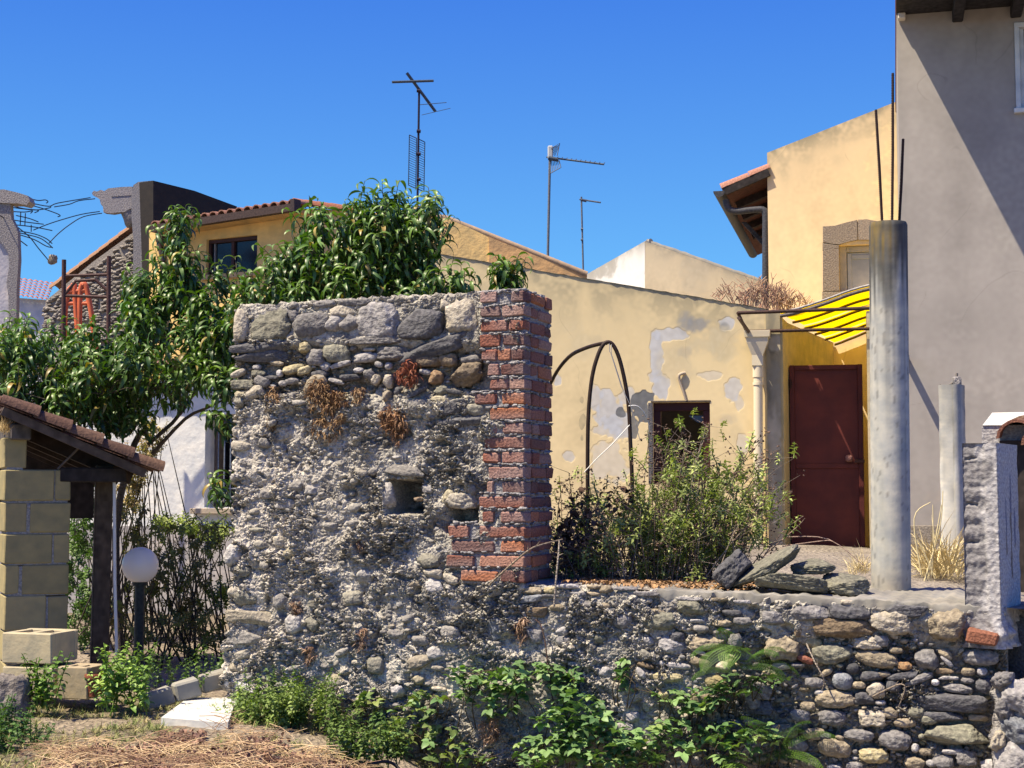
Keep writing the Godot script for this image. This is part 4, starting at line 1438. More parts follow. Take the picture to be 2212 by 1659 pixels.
	var tl := (tb - ta).length()
	for e in [[-0.03, 0.62], [0.6, 0.46]]:
		var m := MB.new()
		m.col = lin(0.56, 0.28, 0.19)
		var a2 := ta + sl * (tl * (e[0] as float)) + nn * 0.0
		tile(m, g.w(a2.x, a2.y, -0.03) + Vector3.UP * (0.0 if e[0] < 0 else 0.0), (g.a * sl.x + Vector3.UP * sl.y), (g.a * nn.x + Vector3.UP * nn.y), tl * (e[1] as float), 0.088, 0.075)
		obj("roof_tile", m, M.tile, Y)
	for j in range(1, 24):
		var m := MB.new()
		m.col = tile_col(r)
		var a2 := ta - sl * 0.02
		tile(m, g.w(a2.x, a2.y, -0.03 - j * 0.2), (g.a * sl.x + Vector3.UP * sl.y), (g.a * nn.x + Vector3.UP * nn.y), tl, 0.09, 0.08)
		obj("roof_tile", m, M.tile, Y)
	var gut := MB.new()
	gut.col = lin(0.075, 0.08, 0.085)
	var ga := ta - sl * 0.07 - nn * 0.05
	var gp := PackedVector3Array()
	for i in 2:
		for j in 11:
			var a := PI + (j / 10.0) * PI
			gp.append(g.w(ga.x + cos(a) * 0.075, ga.y + sin(a) * 0.075 + 0.04, 0.05 - i * 5.0))
	gut.grid(gp, 11, 2)
	for j in 10:
		gut.tri(g.w(ga.x, ga.y + 0.04, 0.05), gp[j], gp[j + 1])
	obj("gutter", gut, M.metal, Y)
	var dp := MB.new()
	dp.col = lin(0.085, 0.09, 0.1)
	var p0: Vector2 = q.call(140, 1390)
	var dpl := []
	for e in [[145, 1370], [160, 1425], [210, 1450], [320, 1440], [400, 1438], [420, 1470], [421, 1560]]:
		var P: Vector2 = q.call(e[0], e[1])
		dpl.append(g.w(P.x, P.y, -0.05))
	dpl = smooth_line(dpl, 3)
	var pend := loc(g, 1652, 680)
	dpl.append(g.w(loc(g, 1651, 560).x, pend.y, -0.05))
	dp.tube(dpl, 0.042, 0.042, 10)
	obj("downpipe", dp, M.metal, Y)
	var br := MB.new()
	br.col = lin(0.09, 0.08, 0.08)
	var b0: Vector2 = q.call(225, 1470)
	var b1: Vector2 = q.call(425, 1690)
	br.prism(g, PackedVector2Array([b0, b1, b1 + Vector2(0, 0.09), b0 + Vector2(0.06, 0.0)]), -0.6, -0.68)
	obj("eave_brace", br, M.wood, Y)

	# ---- low outbuilding with the blistered wall
	var l := face(12.0, 1785, 15.3)
	var B := thing("low_yellow_outbuilding", "low flat yellow outbuilding with peeling stained plaster and a small broken window", "outbuilding", l.w(-1.5, 0.95, 0))
	var lt := polyl(l, [1120, 577, 1650, 666])
	var sL := loc(l, 900, 900).x
	var sR := loc(l, 1657, 900).x
	var ty = func(s: float) -> float: return lerpf(lt[0].y, lt[1].y, (s - lt[0].x) / (lt[1].x - lt[0].x))
	var bp := PackedVector2Array([Vector2(sL, -0.3), Vector2(sR, -0.3), Vector2(sR, ty.call(sR)), Vector2(sL, ty.call(sL))])
	var wr := rectl(l, 1410, 1045, 1535, 870)
	var patch := []
	var pale := lin(0.48, 0.50, 0.53)
	var dark := lin(0.15, 0.155, 0.16)
	for e in ["560 770 150 200 p .8", "450 700 70 130 p .7", "640 880 150 110 p .75", "520 960 150 60 p .6", "960 330 55 210 p .85", "960 480 70 60 p .8", "1010 570 60 110 p .85", "1100 120 130 50 p .8", "700 660 90 90 p .6", "1590 30 60 50 p .8", "1640 600 60 90 p .75", "1690 700 40 60 p .5", "1450 480 90 40 p .4", "1720 1100 60 110 p .5", "560 1250 170 200 p .45", "200 1180 60 50 p .6", "1300 50 130 70 d .75", "1230 30 80 90 d .6", "1560 60 45 45 d .8", "830 760 90 130 k 1", "655 800 50 50 k .95", "780 900 40 90 k .9", "860 690 90 60 k 1", "120 520 40 60 p .7", "1220 280 60 50 d .35", "1560 860 90 60 d .3", "1400 200 160 100 e .5", "1100 400 220 150 e .4", "300 200 260 160 e .35", "1560 200 160 160 e .6", "1650 1000 90 120 e .3", "1180 1150 180 80 d .2"]:
		var w: PackedStringArray = e.split(" ")
		var P := loc(l, (1360 + w[0].to_float() / 3.456) * 0.864, (800 + w[1].to_float() / 3.456) * 0.864)
		var sc := 15.6 / FOC / 3.456 * 0.864
		var c: Color = {"p": pale, "d": lin(0.24, 0.25, 0.26), "k": dark, "e": lin(0.5, 0.44, 0.3)}[w[4]]
		patch.append([P.x, P.y, w[2].to_float() * sc, w[3].to_float() * sc, c, w[5].to_float(), 0.05 if w[4] == "k" else 0.099 if w[4] == "p" else 0.7])
	var lm := stained("blistered_paint", bounds(bp), 900, 640, lin(0.72, 0.585, 0.34), lt, 0.5, lin(0.25, 0.225, 0.155), patch, 2.0, 0.85)
	wall("wall", l, bp, [wr], 0.0, -0.32, Color.WHITE, lm, B)
	var cop := MB.new()
	cop.col = lin(0.25, 0.23, 0.19)
	var cp := PackedVector3Array()
	for i in 3:
		for j in 70:
			var s := lerpf(sL, sR, j / 69.0)
			cp.append(l.w(s, ty.call(s) + [0.0, 0.018, 0.0][i] + 0.006 * nz.get_noise_1d(s * 90 + i), [-0.33, -0.15, 0.012][i] + 0.006 * nz.get_noise_1d(s * 120 + i * 9)))
	cop.grid(cp, 70, 3)
	obj("coping", cop, M.concrete, B)
	# roof and room behind
	var rf := MB.new()
	rf.col = lin(0.3, 0.28, 0.25)
	rf.prism(l, PackedVector2Array([Vector2(sL, ty.call(sL) - 0.16), Vector2(sR, ty.call(sR) - 0.16), Vector2(sR, ty.call(sR) - 0.26), Vector2(sL, ty.call(sL) - 0.26)]), -0.322, -2.6)
	obj("flat_roof", rf, M.concrete, B)
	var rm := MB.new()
	rm.col = lin(0.12, 0.11, 0.1)  # the unlit inside of the room is put into this dark colour
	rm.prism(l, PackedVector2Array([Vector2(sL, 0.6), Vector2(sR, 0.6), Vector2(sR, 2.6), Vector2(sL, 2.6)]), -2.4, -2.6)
	obj("dark_room_back", rm, M.plaster, B)
	# window
	var wo := thing_part("window", B)
	var red := lin(0.055, 0.018, 0.018)
	slab("frame", l, Rect2(wr.position.x + 0.001, wr.end.y - 0.085, wr.size.x - 0.002, 0.084), -0.06, -0.16, red, M.paint, wo)
	slab("frame", l, Rect2(wr.position.x + 0.001, wr.position.y, 0.075, wr.size.y - 0.086), -0.06, -0.16, red, M.paint, wo)
	slab("frame", l, Rect2(wr.end.x - 0.076, wr.position.y, 0.075, wr.size.y - 0.086), -0.06, -0.16, red, M.paint, wo)
	slab("sill", l, Rect2(wr.position.x + 0.077, wr.position.y + 0.001, wr.size.x - 0.154, 0.05), -0.06, -0.16, red, M.paint, wo)
	slab("lintel_edge", l, Rect2(wr.position.x - 0.02, wr.end.y + 0.001, wr.size.x + 0.03, 0.02), 0.008, -0.05, lin(0.16, 0.13, 0.1), M.rough_concrete, wo)
	slab("bare_jamb", l, Rect2(wr.position.x - 0.05, wr.position.y, 0.048, wr.size.y), 0.006, -0.05, lin(0.17, 0.17, 0.18), M.rough_concrete, wo)
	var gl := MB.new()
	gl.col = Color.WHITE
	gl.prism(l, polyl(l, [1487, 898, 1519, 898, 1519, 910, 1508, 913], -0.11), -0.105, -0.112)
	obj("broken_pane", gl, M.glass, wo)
	var cd := MB.new()
	cd.col = lin(0.42, 0.35, 0.27)
	cd.tube(smooth_line([hit(l, 1482, 866, 0.01), hit(l, 1476, 846, 0.015), hit(l, 1468, 822, 0.02), hit(l, 1467, 811, 0.03), hit(l, 1473, 807, 0.025), hit(l, 1480, 806, 0.01)], 3), 0.012, 0.02, 6)
	obj("cable_stub", cd, M.plain, B)
	# end pier, mouldy, and pale jamb beside the gate
	var pr := rectl(l, 1654, 1230, 1692, 676)
	var mould := []
	for e in 16:
		mould.append([lerpf(pr.position.x, pr.end.x, r.randf()), lerpf(pr.position.y, pr.end.y, r.randf()), r.randf_range(0.04, 0.12), r.randf_range(0.08, 0.4), lin(0.13, 0.12, 0.085).lerp(lin(0.5, 0.46, 0.36), r.randf()), 0.65, 0.5])
	var pm := stained("mouldy_pier", pr, 64, 640, lin(0.36, 0.31, 0.2), PackedVector2Array(), 1, Color.WHITE, mould, 40.0)
	wall("pier", l, PackedVector2Array([pr.position, Vector2(pr.end.x, pr.position.y), pr.end, Vector2(pr.position.x, pr.end.y)]), [], 0.022, -0.3, Color.WHITE, pm, B)
	var jr := rectl(l, 1692.5, 1230, 1704, 676)
	var rj := rectl(l, 1871, 1230, 1930, 640)
	var jt := loc(l, 1880, 672).y
	wall("gate_jamb", l, PackedVector2Array([rj.position, Vector2(rj.end.x, rj.position.y), Vector2(rj.end.x, jt), Vector2(rj.position.x, jt)]), [], 0.0, -0.25, lin(0.58, 0.5, 0.36), M.plaster, B)
	# wall of the passage behind the gate
	var ps := MB.new()
	ps.col = lin(0.62, 0.5, 0.27)
	var yj := loc(l, 1692, 682).y
	var A0 := hit(l, 1704, 900, -0.5)
	var A1 := hit(g, 1803, 900, 0.02)
	var pf := Face.new()
	pf.a = Vector3(A1.x - A0.x, 0, A1.z - A0.z).normalized()
	pf.n = Vector3(-pf.a.z, 0, pf.a.x)
	pf.o = Vector3(A0.x, 0, A0.z)
	var pl := Vector2(A0.x - A1.x, A0.z - A1.z).length()
	ps.prism(pf, PackedVector2Array([Vector2(0.0, 0.6), Vector2(pl, 0.6), Vector2(pl, yj - 0.02), Vector2(0.0, yj - 0.02)]), 0.0, -0.2)
	var jx := hit(l, 1692.6, 900, 0.0)
	var jf := Face.new()
	jf.a = Vector3(A0.x - jx.x, 0, A0.z - jx.z).normalized()
	jf.n = Vector3(-jf.a.z, 0, jf.a.x)
	jf.o = Vector3(jx.x, 0, jx.z)
	var jl := Vector2(A0.x - jx.x, A0.z - jx.z).length()
	ps.prism(jf, PackedVector2Array([Vector2(0.0, 0.6), Vector2(jl - 0.002, 0.6), Vector2(jl - 0.002, yj - 0.02), Vector2(0.0, yj - 0.02)]), 0.0, -0.1)
	obj("passage_wall", ps, M.plaster, B)

	# gate
	var G := thing("iron_gate", "closed dark red sheet iron gate with a round knob", "gate", hit(l, 1788, 1206, -0.45))
	var gf := Face.new()
	gf.a = l.a; gf.n = l.n; gf.o = l.o - l.n * 0.42
	var gr := rectl(gf, 1704.5, 1206, 1870, 788)
	var rc := lin(0.15, 0.036, 0.03)
	slab("panel", gf, Rect2(gr.position.x + 0.05, lerpf(gr.position.y, gr.end.y, 0.475), gr.size.x - 0.1, gr.size.y * 0.525 - 0.03), -0.10, -0.125, rc, M.paint, G)
	slab("panel", gf, Rect2(gr.position.x + 0.05, gr.position.y + 0.09, gr.size.x - 0.1, gr.size.y * 0.425), -0.10, -0.125, rc, M.paint, G)
	slab("stile", gf, Rect2(gr.position.x, gr.position.y, 0.052, gr.size.y), -0.07, -0.14, rc * 0.8, M.paint, G)
	slab("stile", gf, Rect2(gr.end.x - 0.052, gr.position.y, 0.052, gr.size.y), -0.07, -0.14, rc * 0.8, M.paint, G)
	slab("rail", gf, Rect2(gr.position.x + 0.053, gr.end.y - 0.052, gr.size.x - 0.106, 0.05), -0.07, -0.14, rc * 0.8, M.paint, G)
	slab("rail", gf, Rect2(gr.position.x + 0.053, lerpf(gr.position.y, gr.end.y, 0.47) - 0.02, gr.size.x - 0.106, 0.05), -0.085, -0.13, rc, M.paint, G)
	slab("rail", gf, Rect2(gr.position.x + 0.053, gr.position.y + 0.02, gr.size.x - 0.106, 0.08), -0.075, -0.13, rc, M.paint, G)
	var kn := MB.new()
	kn.col = lin(0.34, 0.17, 0.15)
	var kc := hit(gf, 1834, 990, -0.05)
	rock(kn, Transform3D(Basis.from_scale(Vector3(0.038, 0.038, 0.03)), kc), "p", 3, 3, kn.col, kn.col)
	kn.tube([kc, kc - l.n * 0.06], 0.018, 0.018, 8)
	obj("knob", kn, M.paint, G)
	for hy in [0.14, 0.52, 0.88]:
		var hm2 := MB.new()
		hm2.col = lin(0.07, 0.03, 0.025)
		var hp2 := gf.w(gr.position.x + 0.012, lerpf(gr.position.y, gr.end.y, hy), -0.06)
		hm2.tube([hp2, hp2 + Vector3.UP * 0.09], 0.014, -1, 8)
		obj("hinge", hm2, M.metal, G)
	slab("latch", gf, rectl(gf, 1846, 1000, 1868, 992), -0.05, -0.08, lin(0.1, 0.04, 0.03), M.paint, G)

	# canopy over the passage
	var K := thing("yellow_canopy", "bowed translucent yellow plastic canopy on dark ribs over the gate", "canopy", hit(l, 1780, 660))
	var fr := smooth_line([hit(l, 1685, 677, 0.05), hit(l, 1710, 672, 0.05), hit(l, 1733, 666, 0.05), hit(l, 1770, 654, 0.05), hit(l, 1801, 643, 0.05), hit(l, 1833, 631, 0.05), hit(l, 1876, 619, 0.05), hit(l, 1935, 611, 0.05)], 3)
	var bk := smooth_line([hit(g, 1802, 740, 0.05), hit(g, 1812, 737, 0.05), hit(g, 1820, 734, 0.05), hit(g, 1832, 729, 0.05), hit(g, 1843, 725, 0.05), hit(g, 1855, 720, 0.05), hit(g, 1869, 714, 0.05), hit(g, 1893, 706, 0.05)], 3)
	var n := fr.size()
	for b in 5:
		var m := MB.new()
		m.col = Color.WHITE
		var sp := PackedVector3Array()
		for i in 2:
			for j in n:
				var t: float = [(b + 0.0) / 5.0, (b + 1.0) / 5.0][i]
				sp.append((bk[j] as Vector3).lerp(fr[j], t) + Vector3(0, 0.012 * (b % 2), 0))
		m.grid(sp, n, 2)
		obj("sheet", m, M.yellow_sheet, K)
	for b in 6:
		var m := MB.new()
		m.col = lin(0.2, 0.13, 0.03) if b < 5 else lin(0.2, 0.17, 0.15)
		var ln := []
		for j in n:
			ln.append((bk[j] as Vector3).lerp(fr[j], b / 5.0) + Vector3(0, -0.028, 0))
		m.tube(ln, 0.014 if b < 5 else 0.02, -1, 4)
		obj("rib", m, M.metal, K)
	var ed := MB.new()
	ed.col = lin(0.5, 0.48, 0.45)
	var el := []
	for j in n:
		el.append((fr[j] as Vector3) + Vector3(0, 0.012, 0))
	ed.tube(el, 0.012, -1, 5)
	obj("front_edge", ed, M.metal, K)
	# iron frame in front of it
	var I := thing("iron_bracket_rails", "thin rusty rectangular iron frame in front of the yellow canopy", "iron frame", hit(l, 1700, 715))
	for e in [[1594, 676, 1.0, 1925, 664, 1.0], [1613, 716, 0.05, 1925, 709, 0.05], [1594, 676, 1.0, 1613, 716, 0.05]]:
		var m := MB.new()
		m.col = lin(0.085, 0.045, 0.035)
		m.tube([hit(l, e[0], e[1], e[2]), hit(l, e[3], e[4], e[5])], 0.018, -1, 4)
		obj("bar", m, M.metal, I)
	var fl := MB.new()
	fl.col = lin(0.17, 0.11, 0.085)
	var qa := hit(l, 1596, 680, 1.0)
	var qb := hit(l, 1616, 720, 0.02)
	fl.tube([qa + Vector3(0.0, -0.03, 0), qb + Vector3(0.03, -0.02, 0)], 0.022, -1, 4)
	obj("flat_bar", fl, M.metal, I)

	# rain pipe with hopper
	var R := thing("rain_pipe", "cream plastic rain pipe with a square hopper head", "drainpipe", hit(l, 1638, 1200, 0.11))
	var pv := lin(0.66, 0.58, 0.42)
	var hp := MB.new()
	hp.col = pv
	var d := 0.13
	var a0 := loc(l, 1608, 716, d); var a1 := loc(l, 1664, 740, d)
	var c0 := loc(l, 1626, 768, d); var c1 := loc(l, 1650, 790, d)
	var sx := (a0.x + a1.x) * 0.5
	var ring := [[a0.y, absf(a1.x - a0.x) * 0.5, 0.11], [a0.y - 0.01, absf(a1.x - a0.x) * 0.5, 0.11], [lerpf(a0.y, a1.y, 0.55), absf(a1.x - a0.x) * 0.5 - 0.005, 0.105], [lerpf(a0.y, a1.y, 0.56), absf(a1.x - a0.x) * 0.5 - 0.02, 0.09], [a1.y, absf(a1.x - a0.x) * 0.5 - 0.025, 0.088], [c0.y, absf(c1.x - c0.x) * 0.5, 0.06], [c1.y, absf(c1.x - c0.x) * 0.5, 0.06]]
	for i in ring.size() - 1:
		var A: Array = ring[i]
		var C: Array = ring[i + 1]
		var ce := [[-1, 1], [1, 1], [1, -1], [-1, -1]]
		for j in 4:
			var p1: Array = ce[j]
			var p2: Array = ce[(j + 1) % 4]
			hp.quad(l.w(sx + p1[0] * C[1], C[0], d + p1[1] * C[2]), l.w(sx + p2[0] * C[1], C[0], d + p2[1] * C[2]), l.w(sx + p2[0] * A[1], A[0], d + p2[1] * A[2]), l.w(sx + p1[0] * A[1], A[0], d + p1[1] * A[2]))
	obj("hopper", hp, M.plain, R)
	var pi := MB.new()
	pi.col = pv
	pi.tube([hit(l, 1637.5, 786, d), hit(l, 1638, 980, d), hit(l, 1638, 1240, d)], 0.048, -1, 16)
	obj("pipe", pi, M.plain, R)
	for vv in [[790, 815], [826, 832]]:
		var m := MB.new()
		m.col = pv
		m.tube([hit(l, 1637.5, vv[0], d), hit(l, 1637.5, vv[1], d)], 0.056, -1, 16)
		obj("socket", m, M.plain, R)
	var cb := MB.new()
	cb.col = lin(0.55, 0.45, 0.25)
	cb.tube(smooth_line([hit(l, 1648, 830, 0.06), hit(l, 1654, 850, 0.05), hit(l, 1655, 900, 0.04), hit(l, 1656, 1220, 0.04)], 3), 0.012, -1, 6)
	tag(obj("cable", cb, M.plain), "thin yellowish cable running down beside the cream rain pipe", "cable")

	# ---- tile capped wall end at the right edge
	var c := face(22.0, 2160, 9.6)
	var Z := thing("tile_capped_wall", "whitewashed wall end with clay tiles on top at the right edge", "wall", hit(c, 2180, 1300))
	var zb := MB.new()
	zb.col = lin(0.55, 0.54, 0.52)
	zb.prism(c, polyl(c, [2121, 918, 2250, 918, 2250, 1290, 2121, 1290]), 0.0, -0.9)
	obj("wall", zb, M.rough_concrete, Z)
	zb = MB.new()
	zb.col = lin(0.6, 0.585, 0.55)
	var zs := rectl(c, 2121, 918, 2260, 870)
	zb.quad(c.w(zs.position.x, zs.position.y + 0.003, 0.01), c.w(zs.end.x, zs.position.y + 0.003, 0.01), c.w(zs.end.x, zs.end.y - 0.02, -0.9), c.w(zs.position.x, zs.end.y - 0.02, -0.9))
	zb.quad(c.w(zs.position.x, zs.end.y - 0.02, -0.9), c.w(zs.end.x, zs.end.y - 0.02, -0.9), c.w(zs.end.x, zs.position.y, -0.91), c.w(zs.position.x, zs.position.y, -0.91))
	obj("mortar_flaunching", zb, M.plaster, Z)
	for i in 6:
		var m := MB.new()
		m.col = [lin(0.36, 0.16, 0.1), lin(0.46, 0.3, 0.2), lin(0.33, 0.17, 0.11), lin(0.45, 0.36, 0.22), lin(0.38, 0.2, 0.13), lin(0.33, 0.17, 0.12)][i]
		var P := hit(c, 2196, 948, 0.16)
		tile(m, P + Vector3(0.006 * i, 0.012 * i, 0) - c.n * (0.13 * i) , -c.n + Vector3(0, 0.10, 0), Vector3.UP, 0.4, 0.125, 0.105, PI * 0.98, 0.018)
		obj("roof_tile", m, M.tile, Z)
	for i in 3:
		var m := MB.new()
		m.col = tile_col(r)
		var P := hit(c, 2250, 962, 0.16)
		tile(m, P - c.n * (0.3 * i) + Vector3(0, 0.02 * i, 0), -c.n + Vector3(0, 0.1, 0), Vector3.UP, 0.4, 0.125, 0.11, PI * 0.98, 0.018)
		obj("roof_tile", m, M.tile, Z)
	var us := MB.new()
	us.col = lin(0.06, 0.05, 0.045)  # plain dark panel over the area below the tiles
	us.prism(c, polyl(c, [2160, 952, 2260, 952, 2260, 1400, 2160, 1400]), 0.06, 0.003)
	obj("dark_panel", us, M.wood, Z)

func thing_part(called: String, parent: Node3D) -> Node3D:
	var o := Node3D.new()
	o.name = numbered(called, parent)
	parent.add_child(o)
	return o

func build_far_houses() -> void:
	var r := RandomNumberGenerator.new()
	r.seed = 61
	# ---- house behind: white side and cream front
	var f := face(14.0, 1393, 24.0)
	var J := thing("cream_gable_house", "distant house corner with a bright white side and a cream front", "house", f.w(0, 3.5, 0))
	var p := polyl(f, [1393, 521, 1700, 629, 1700, 1230, 1393, 1230])
	var jm := stained("cream_far_paint", bounds(p), 320, 200, lin(0.66, 0.56, 0.38), polyl(f, [1393, 521, 1700, 629]), 0.2, lin(0.3, 0.27, 0.21), [[loc(f, 1500, 600).x, loc(f, 1500, 600).y, 0.25, 0.5, lin(0.5, 0.44, 0.32), 0.6, 0.6]], 33.0)
	wall("front_wall", f, p, [], 0.0, -0.3, Color.WHITE, jm, J)
	var g := face(52.0, 1393, 24.02)
	var q := polyl(g, [1393, 521, 1240, 608, 1240, 1230, 1393, 1230])
	var qm := stained("white_far_paint", bounds(q), 240, 200, lin(0.74, 0.73, 0.7), polyl(g, [1393, 521, 1240, 608]), 0.22, lin(0.28, 0.27, 0.24), [[loc(g, 1290, 580).x, loc(g, 1290, 580).y, 0.5, 0.25, lin(0.36, 0.34, 0.3), 0.8, 0.5]], 44.0)
	wall("side_wall", g, q, [], 0.0, -0.3, Color.WHITE, qm, J)
	for e in [[f, 1393, 519, 1700, 627], [g, 1240, 606, 1393, 519]]:
		var m := MB.new()
		m.col = lin(0.3, 0.28, 0.24)
		var a := loc(e[0], e[1], e[2])
		var b := loc(e[0], e[3], e[4])
		var ln := []
		for i in 30:
			var t := a.lerp(b, i / 29.0)
			ln.append((e[0] as Face).w(t.x, t.y + 0.012 * nz.get_noise_1d(i * 40.0), -0.14))
		m.tube(ln, 0.05, -1, 8)
		obj("coping", m, M.concrete, J)
	var sp := MB.new()
	sp.col = lin(0.2, 0.1, 0.07)
	sp.tube([hit(f, 1396, 709, 0.03), hit(f, 1404, 714, 0.2)], 0.04, -1, 6)
	obj("spout", sp, M.tile, J)

	# ---- orange yellow house
	var k := face(28.0, 640, 20.0)
	var O := thing("orange_house", "ochre yellow house with a brown eave and a wide dark window", "house", k.w(-1, 0.5, 0))
	var kp := polyl(k, [322, 497, 640, 452, 640, 1400, 322, 1400])
	var wn := rectl(k, 446, 586, 555, 518)
	wall("front_wall", k, kp, [wn], 0.0, -0.3, lin(0.82, 0.57, 0.23), M.plaster, O)
	var s := face(1.0, 640, 20.0)
	var sp2 := polyl(s, [640, 452, 745, 455, 860, 463, 962, 471, 1268, 594, 1268, 800, 640, 800])
	sp2[5].y = -0.4; sp2[6].y = -0.4
	wall("side_wall", s, sp2, [], 0.0, -0.35, lin(0.86, 0.59, 0.25), M.plaster, O)
	var cp := MB.new()
	cp.col = lin(0.42, 0.3, 0.2)
	var a3 := hit(s, 962, 471, -0.05)
	cp.tube([hit(s, 860, 461, 0.0), a3, hit(s, 1268, 593, 0.0)], 0.045, -1, 6)
	obj("coping", cp, M.concrete, O)
	var db := MB.new()
	db.col = lin(0.70, 0.43, 0.2)  # right part of the wall, its shading put into a darker colour
	db.prism(s, polyl(s, [1056, 512, 1268, 597, 1268, 700, 1056, 700]), 0.02, 0.0)
	obj("shade_toned_part", db, M.plaster, O)
	# dark window
	var wo := thing_part("window", O)
	var wd := lin(0.07, 0.035, 0.035)
	slab("frame", k, Rect2(wn.position.x, wn.end.y - 0.05, wn.size.x, 0.049), -0.05, -0.14, wd, M.paint, wo)
	slab("frame", k, Rect2(wn.position.x, wn.position.y, wn.size.x, 0.03), -0.05, -0.14, wd, M.paint, wo)
	slab("frame", k, Rect2(wn.position.x, wn.position.y + 0.031, 0.03, wn.size.y - 0.082), -0.05, -0.14, wd, M.paint, wo)
	slab("frame", k, Rect2(wn.end.x - 0.025, wn.position.y + 0.031, 0.024, wn.size.y - 0.082), -0.05, -0.14, wd, M.paint, wo)
	slab("mullion", k, Rect2(wn.position.x + wn.size.x * 0.44, wn.position.y + 0.031, 0.05, wn.size.y - 0.082), -0.06, -0.13, wd, M.paint, wo)
	slab("mullion", k, Rect2(wn.position.x + wn.size.x * 0.09, wn.position.y + 0.031, 0.02, wn.size.y - 0.082), -0.07, -0.13, lin(0.25, 0.25, 0.27), M.paint, wo)
	slab("pane", k, Rect2(wn.position.x + 0.02, wn.position.y + 0.02, wn.size.x - 0.04, wn.size.y - 0.06), -0.10, -0.11, lin(0.12, 0.12, 0.14), M.glass, wo)
	slab("curtain", k, Rect2(wn.position.x, wn.position.y, wn.size.x, wn.size.y), -0.2, -0.22, lin(0.10, 0.105, 0.125), M.plain, wo)
	slab("sill", k, Rect2(wn.position.x - 0.06, wn.position.y - 0.07, wn.size.x + 0.1, 0.068), 0.07, 0.002, lin(0.5, 0.36, 0.2), M.plaster, wo)
	# eave, gutter and tiles
	var ev := polyl(k, [330, 494, 636, 447], 0.36)
	var ey := (ev[0].y + ev[1].y) * 0.5
	var gt := MB.new()
	gt.col = lin(0.085, 0.055, 0.05)
	gt.prism(k, PackedVector2Array([Vector2(ev[0].x, ev[0].y - 0.055), Vector2(ev[1].x, ev[1].y - 0.055), Vector2(ev[1].x, ev[1].y + 0.045), Vector2(ev[0].x, ev[0].y + 0.045)]), 0.40, 0.30)
	obj("gutter", gt, M.metal, O)
	var so := MB.new()
	so.col = lin(0.55, 0.36, 0.15)
	so.prism(k, PackedVector2Array([Vector2(ev[0].x + 0.02, ev[0].y - 0.05), Vector2(ev[1].x, ev[1].y - 0.05), Vector2(ev[1].x, ev[1].y - 0.01), Vector2(ev[0].x + 0.02, ev[0].y - 0.01)]), 0.298, 0.002)
	obj("soffit", so, M.plaster, O)
	var gd := MB.new()
	gd.col = lin(0.08, 0.055, 0.05)
	gd.prism(k, polyl(k, [336, 500, 350, 498, 350, 520, 336, 522], 0.2), 0.2, 0.02)
	gd.tube([hit(k, 342, 515, 0.05), hit(k, 352, 560, 0.05), hit(k, 352, 760, 0.05)], 0.04, -1, 8)
	obj("downpipe", gd, M.metal, O)
	for i in 17:
		var m := MB.new()
		m.col = lin(0.5, 0.26, 0.18)
		var t := i / 16.0
		var x := lerpf(ev[0].x + 0.05, ev[1].x - 0.03, t)
		var y := lerpf(ev[0].y, ev[1].y, t) + 0.035
		tile(m, k.w(x, y, 0.38), -k.n + Vector3(0, 0.12, 0), Vector3.UP, 0.6, 0.075, 0.06)
		obj("roof_tile", m, M.tile, O)
	var rp := MB.new()
	rp.col = lin(0.42, 0.2, 0.13)
	rp.prism(s, polyl(s, [645, 449, 745, 454, 860, 462, 860, 466, 645, 453]), -0.02, -2.6)
	obj("roof", rp, M.tile, O)
	for i in 5:
		var m := MB.new()
		m.col = lin(0.42, 0.17, 0.1)
		var a := hit(s, 632 + i * 27, 440.5 + i * 3.6, 0.03)
		var b := hit(s, 632 + i * 27 + 31, 440.5 + i * 3.6 + 3.6, 0.03)
		tile(m, a, b - a, Vector3.UP, a.distance_to(b) * 1.04, 0.085, 0.075)
		obj("verge_tile", m, M.tile, O)
	slab("gutter_end", k, Rect2(ev[1].x - 0.02, ev[1].y - 0.07, 0.07, 0.17), 0.43, 0.28, lin(0.07, 0.05, 0.05), M.metal, O)

	# ---- white low building with the barred window
	var w := face(15.0, 400, 16.0)
	var B := thing("white_outbuilding", "low white rendered building with a barred window behind the trees", "outbuilding", w.w(0, 0.6, 0))
	var br := rectl(w, 444, 1096, 575, 895)
	wall("wall", w, polyl(w, [120, 800, 640, 800, 640, 1136, 120, 1136]), [br], 0.0, -0.35, lin(0.84, 0.82, 0.78), M.plaster, B)
	wall("base_wall", w, polyl(w, [120, 1136, 640, 1136, 640, 1330, 120, 1330]), [], 0.03, -0.35, lin(0.48, 0.44, 0.42), M.plaster, B)
	var rm := MB.new()
	rm.col = lin(0.08, 0.08, 0.085)
	rm.prism(w, PackedVector2Array([br.position, Vector2(br.end.x, br.position.y), br.end, Vector2(br.position.x, br.end.y)]), -0.36, -0.4)
	obj("dark_pane", rm, M.glass, B)
	slab("sill", w, rectl(w, 418, 1110, 580, 1098), 0.09, -0.02, lin(0.5, 0.4, 0.3), M.concrete, B)
	slab("frame", w, Rect2(br.position.x + 0.002, br.position.y, 0.055, br.size.y), -0.22, -0.34, lin(0.2, 0.15, 0.12), M.paint, B)
	for i in 8:
		var m := MB.new()
		m.col = lin(0.3, 0.36, 0.42)
		var x := br.position.x + 0.10 + i * 0.072
		m.tube([w.w(x, br.position.y + 0.05, -0.12), w.w(x, br.end.y, -0.12)], 0.008, -1, 6)
		obj("window_bar", m, M.metal, B)
	var hb := MB.new()
	hb.col = lin(0.4, 0.42, 0.45)
	hb.tube([w.w(br.position.x - 0.02, br.position.y + 0.07, -0.12), w.w(br.end.x, br.position.y + 0.07, -0.12)], 0.009, -1, 6)
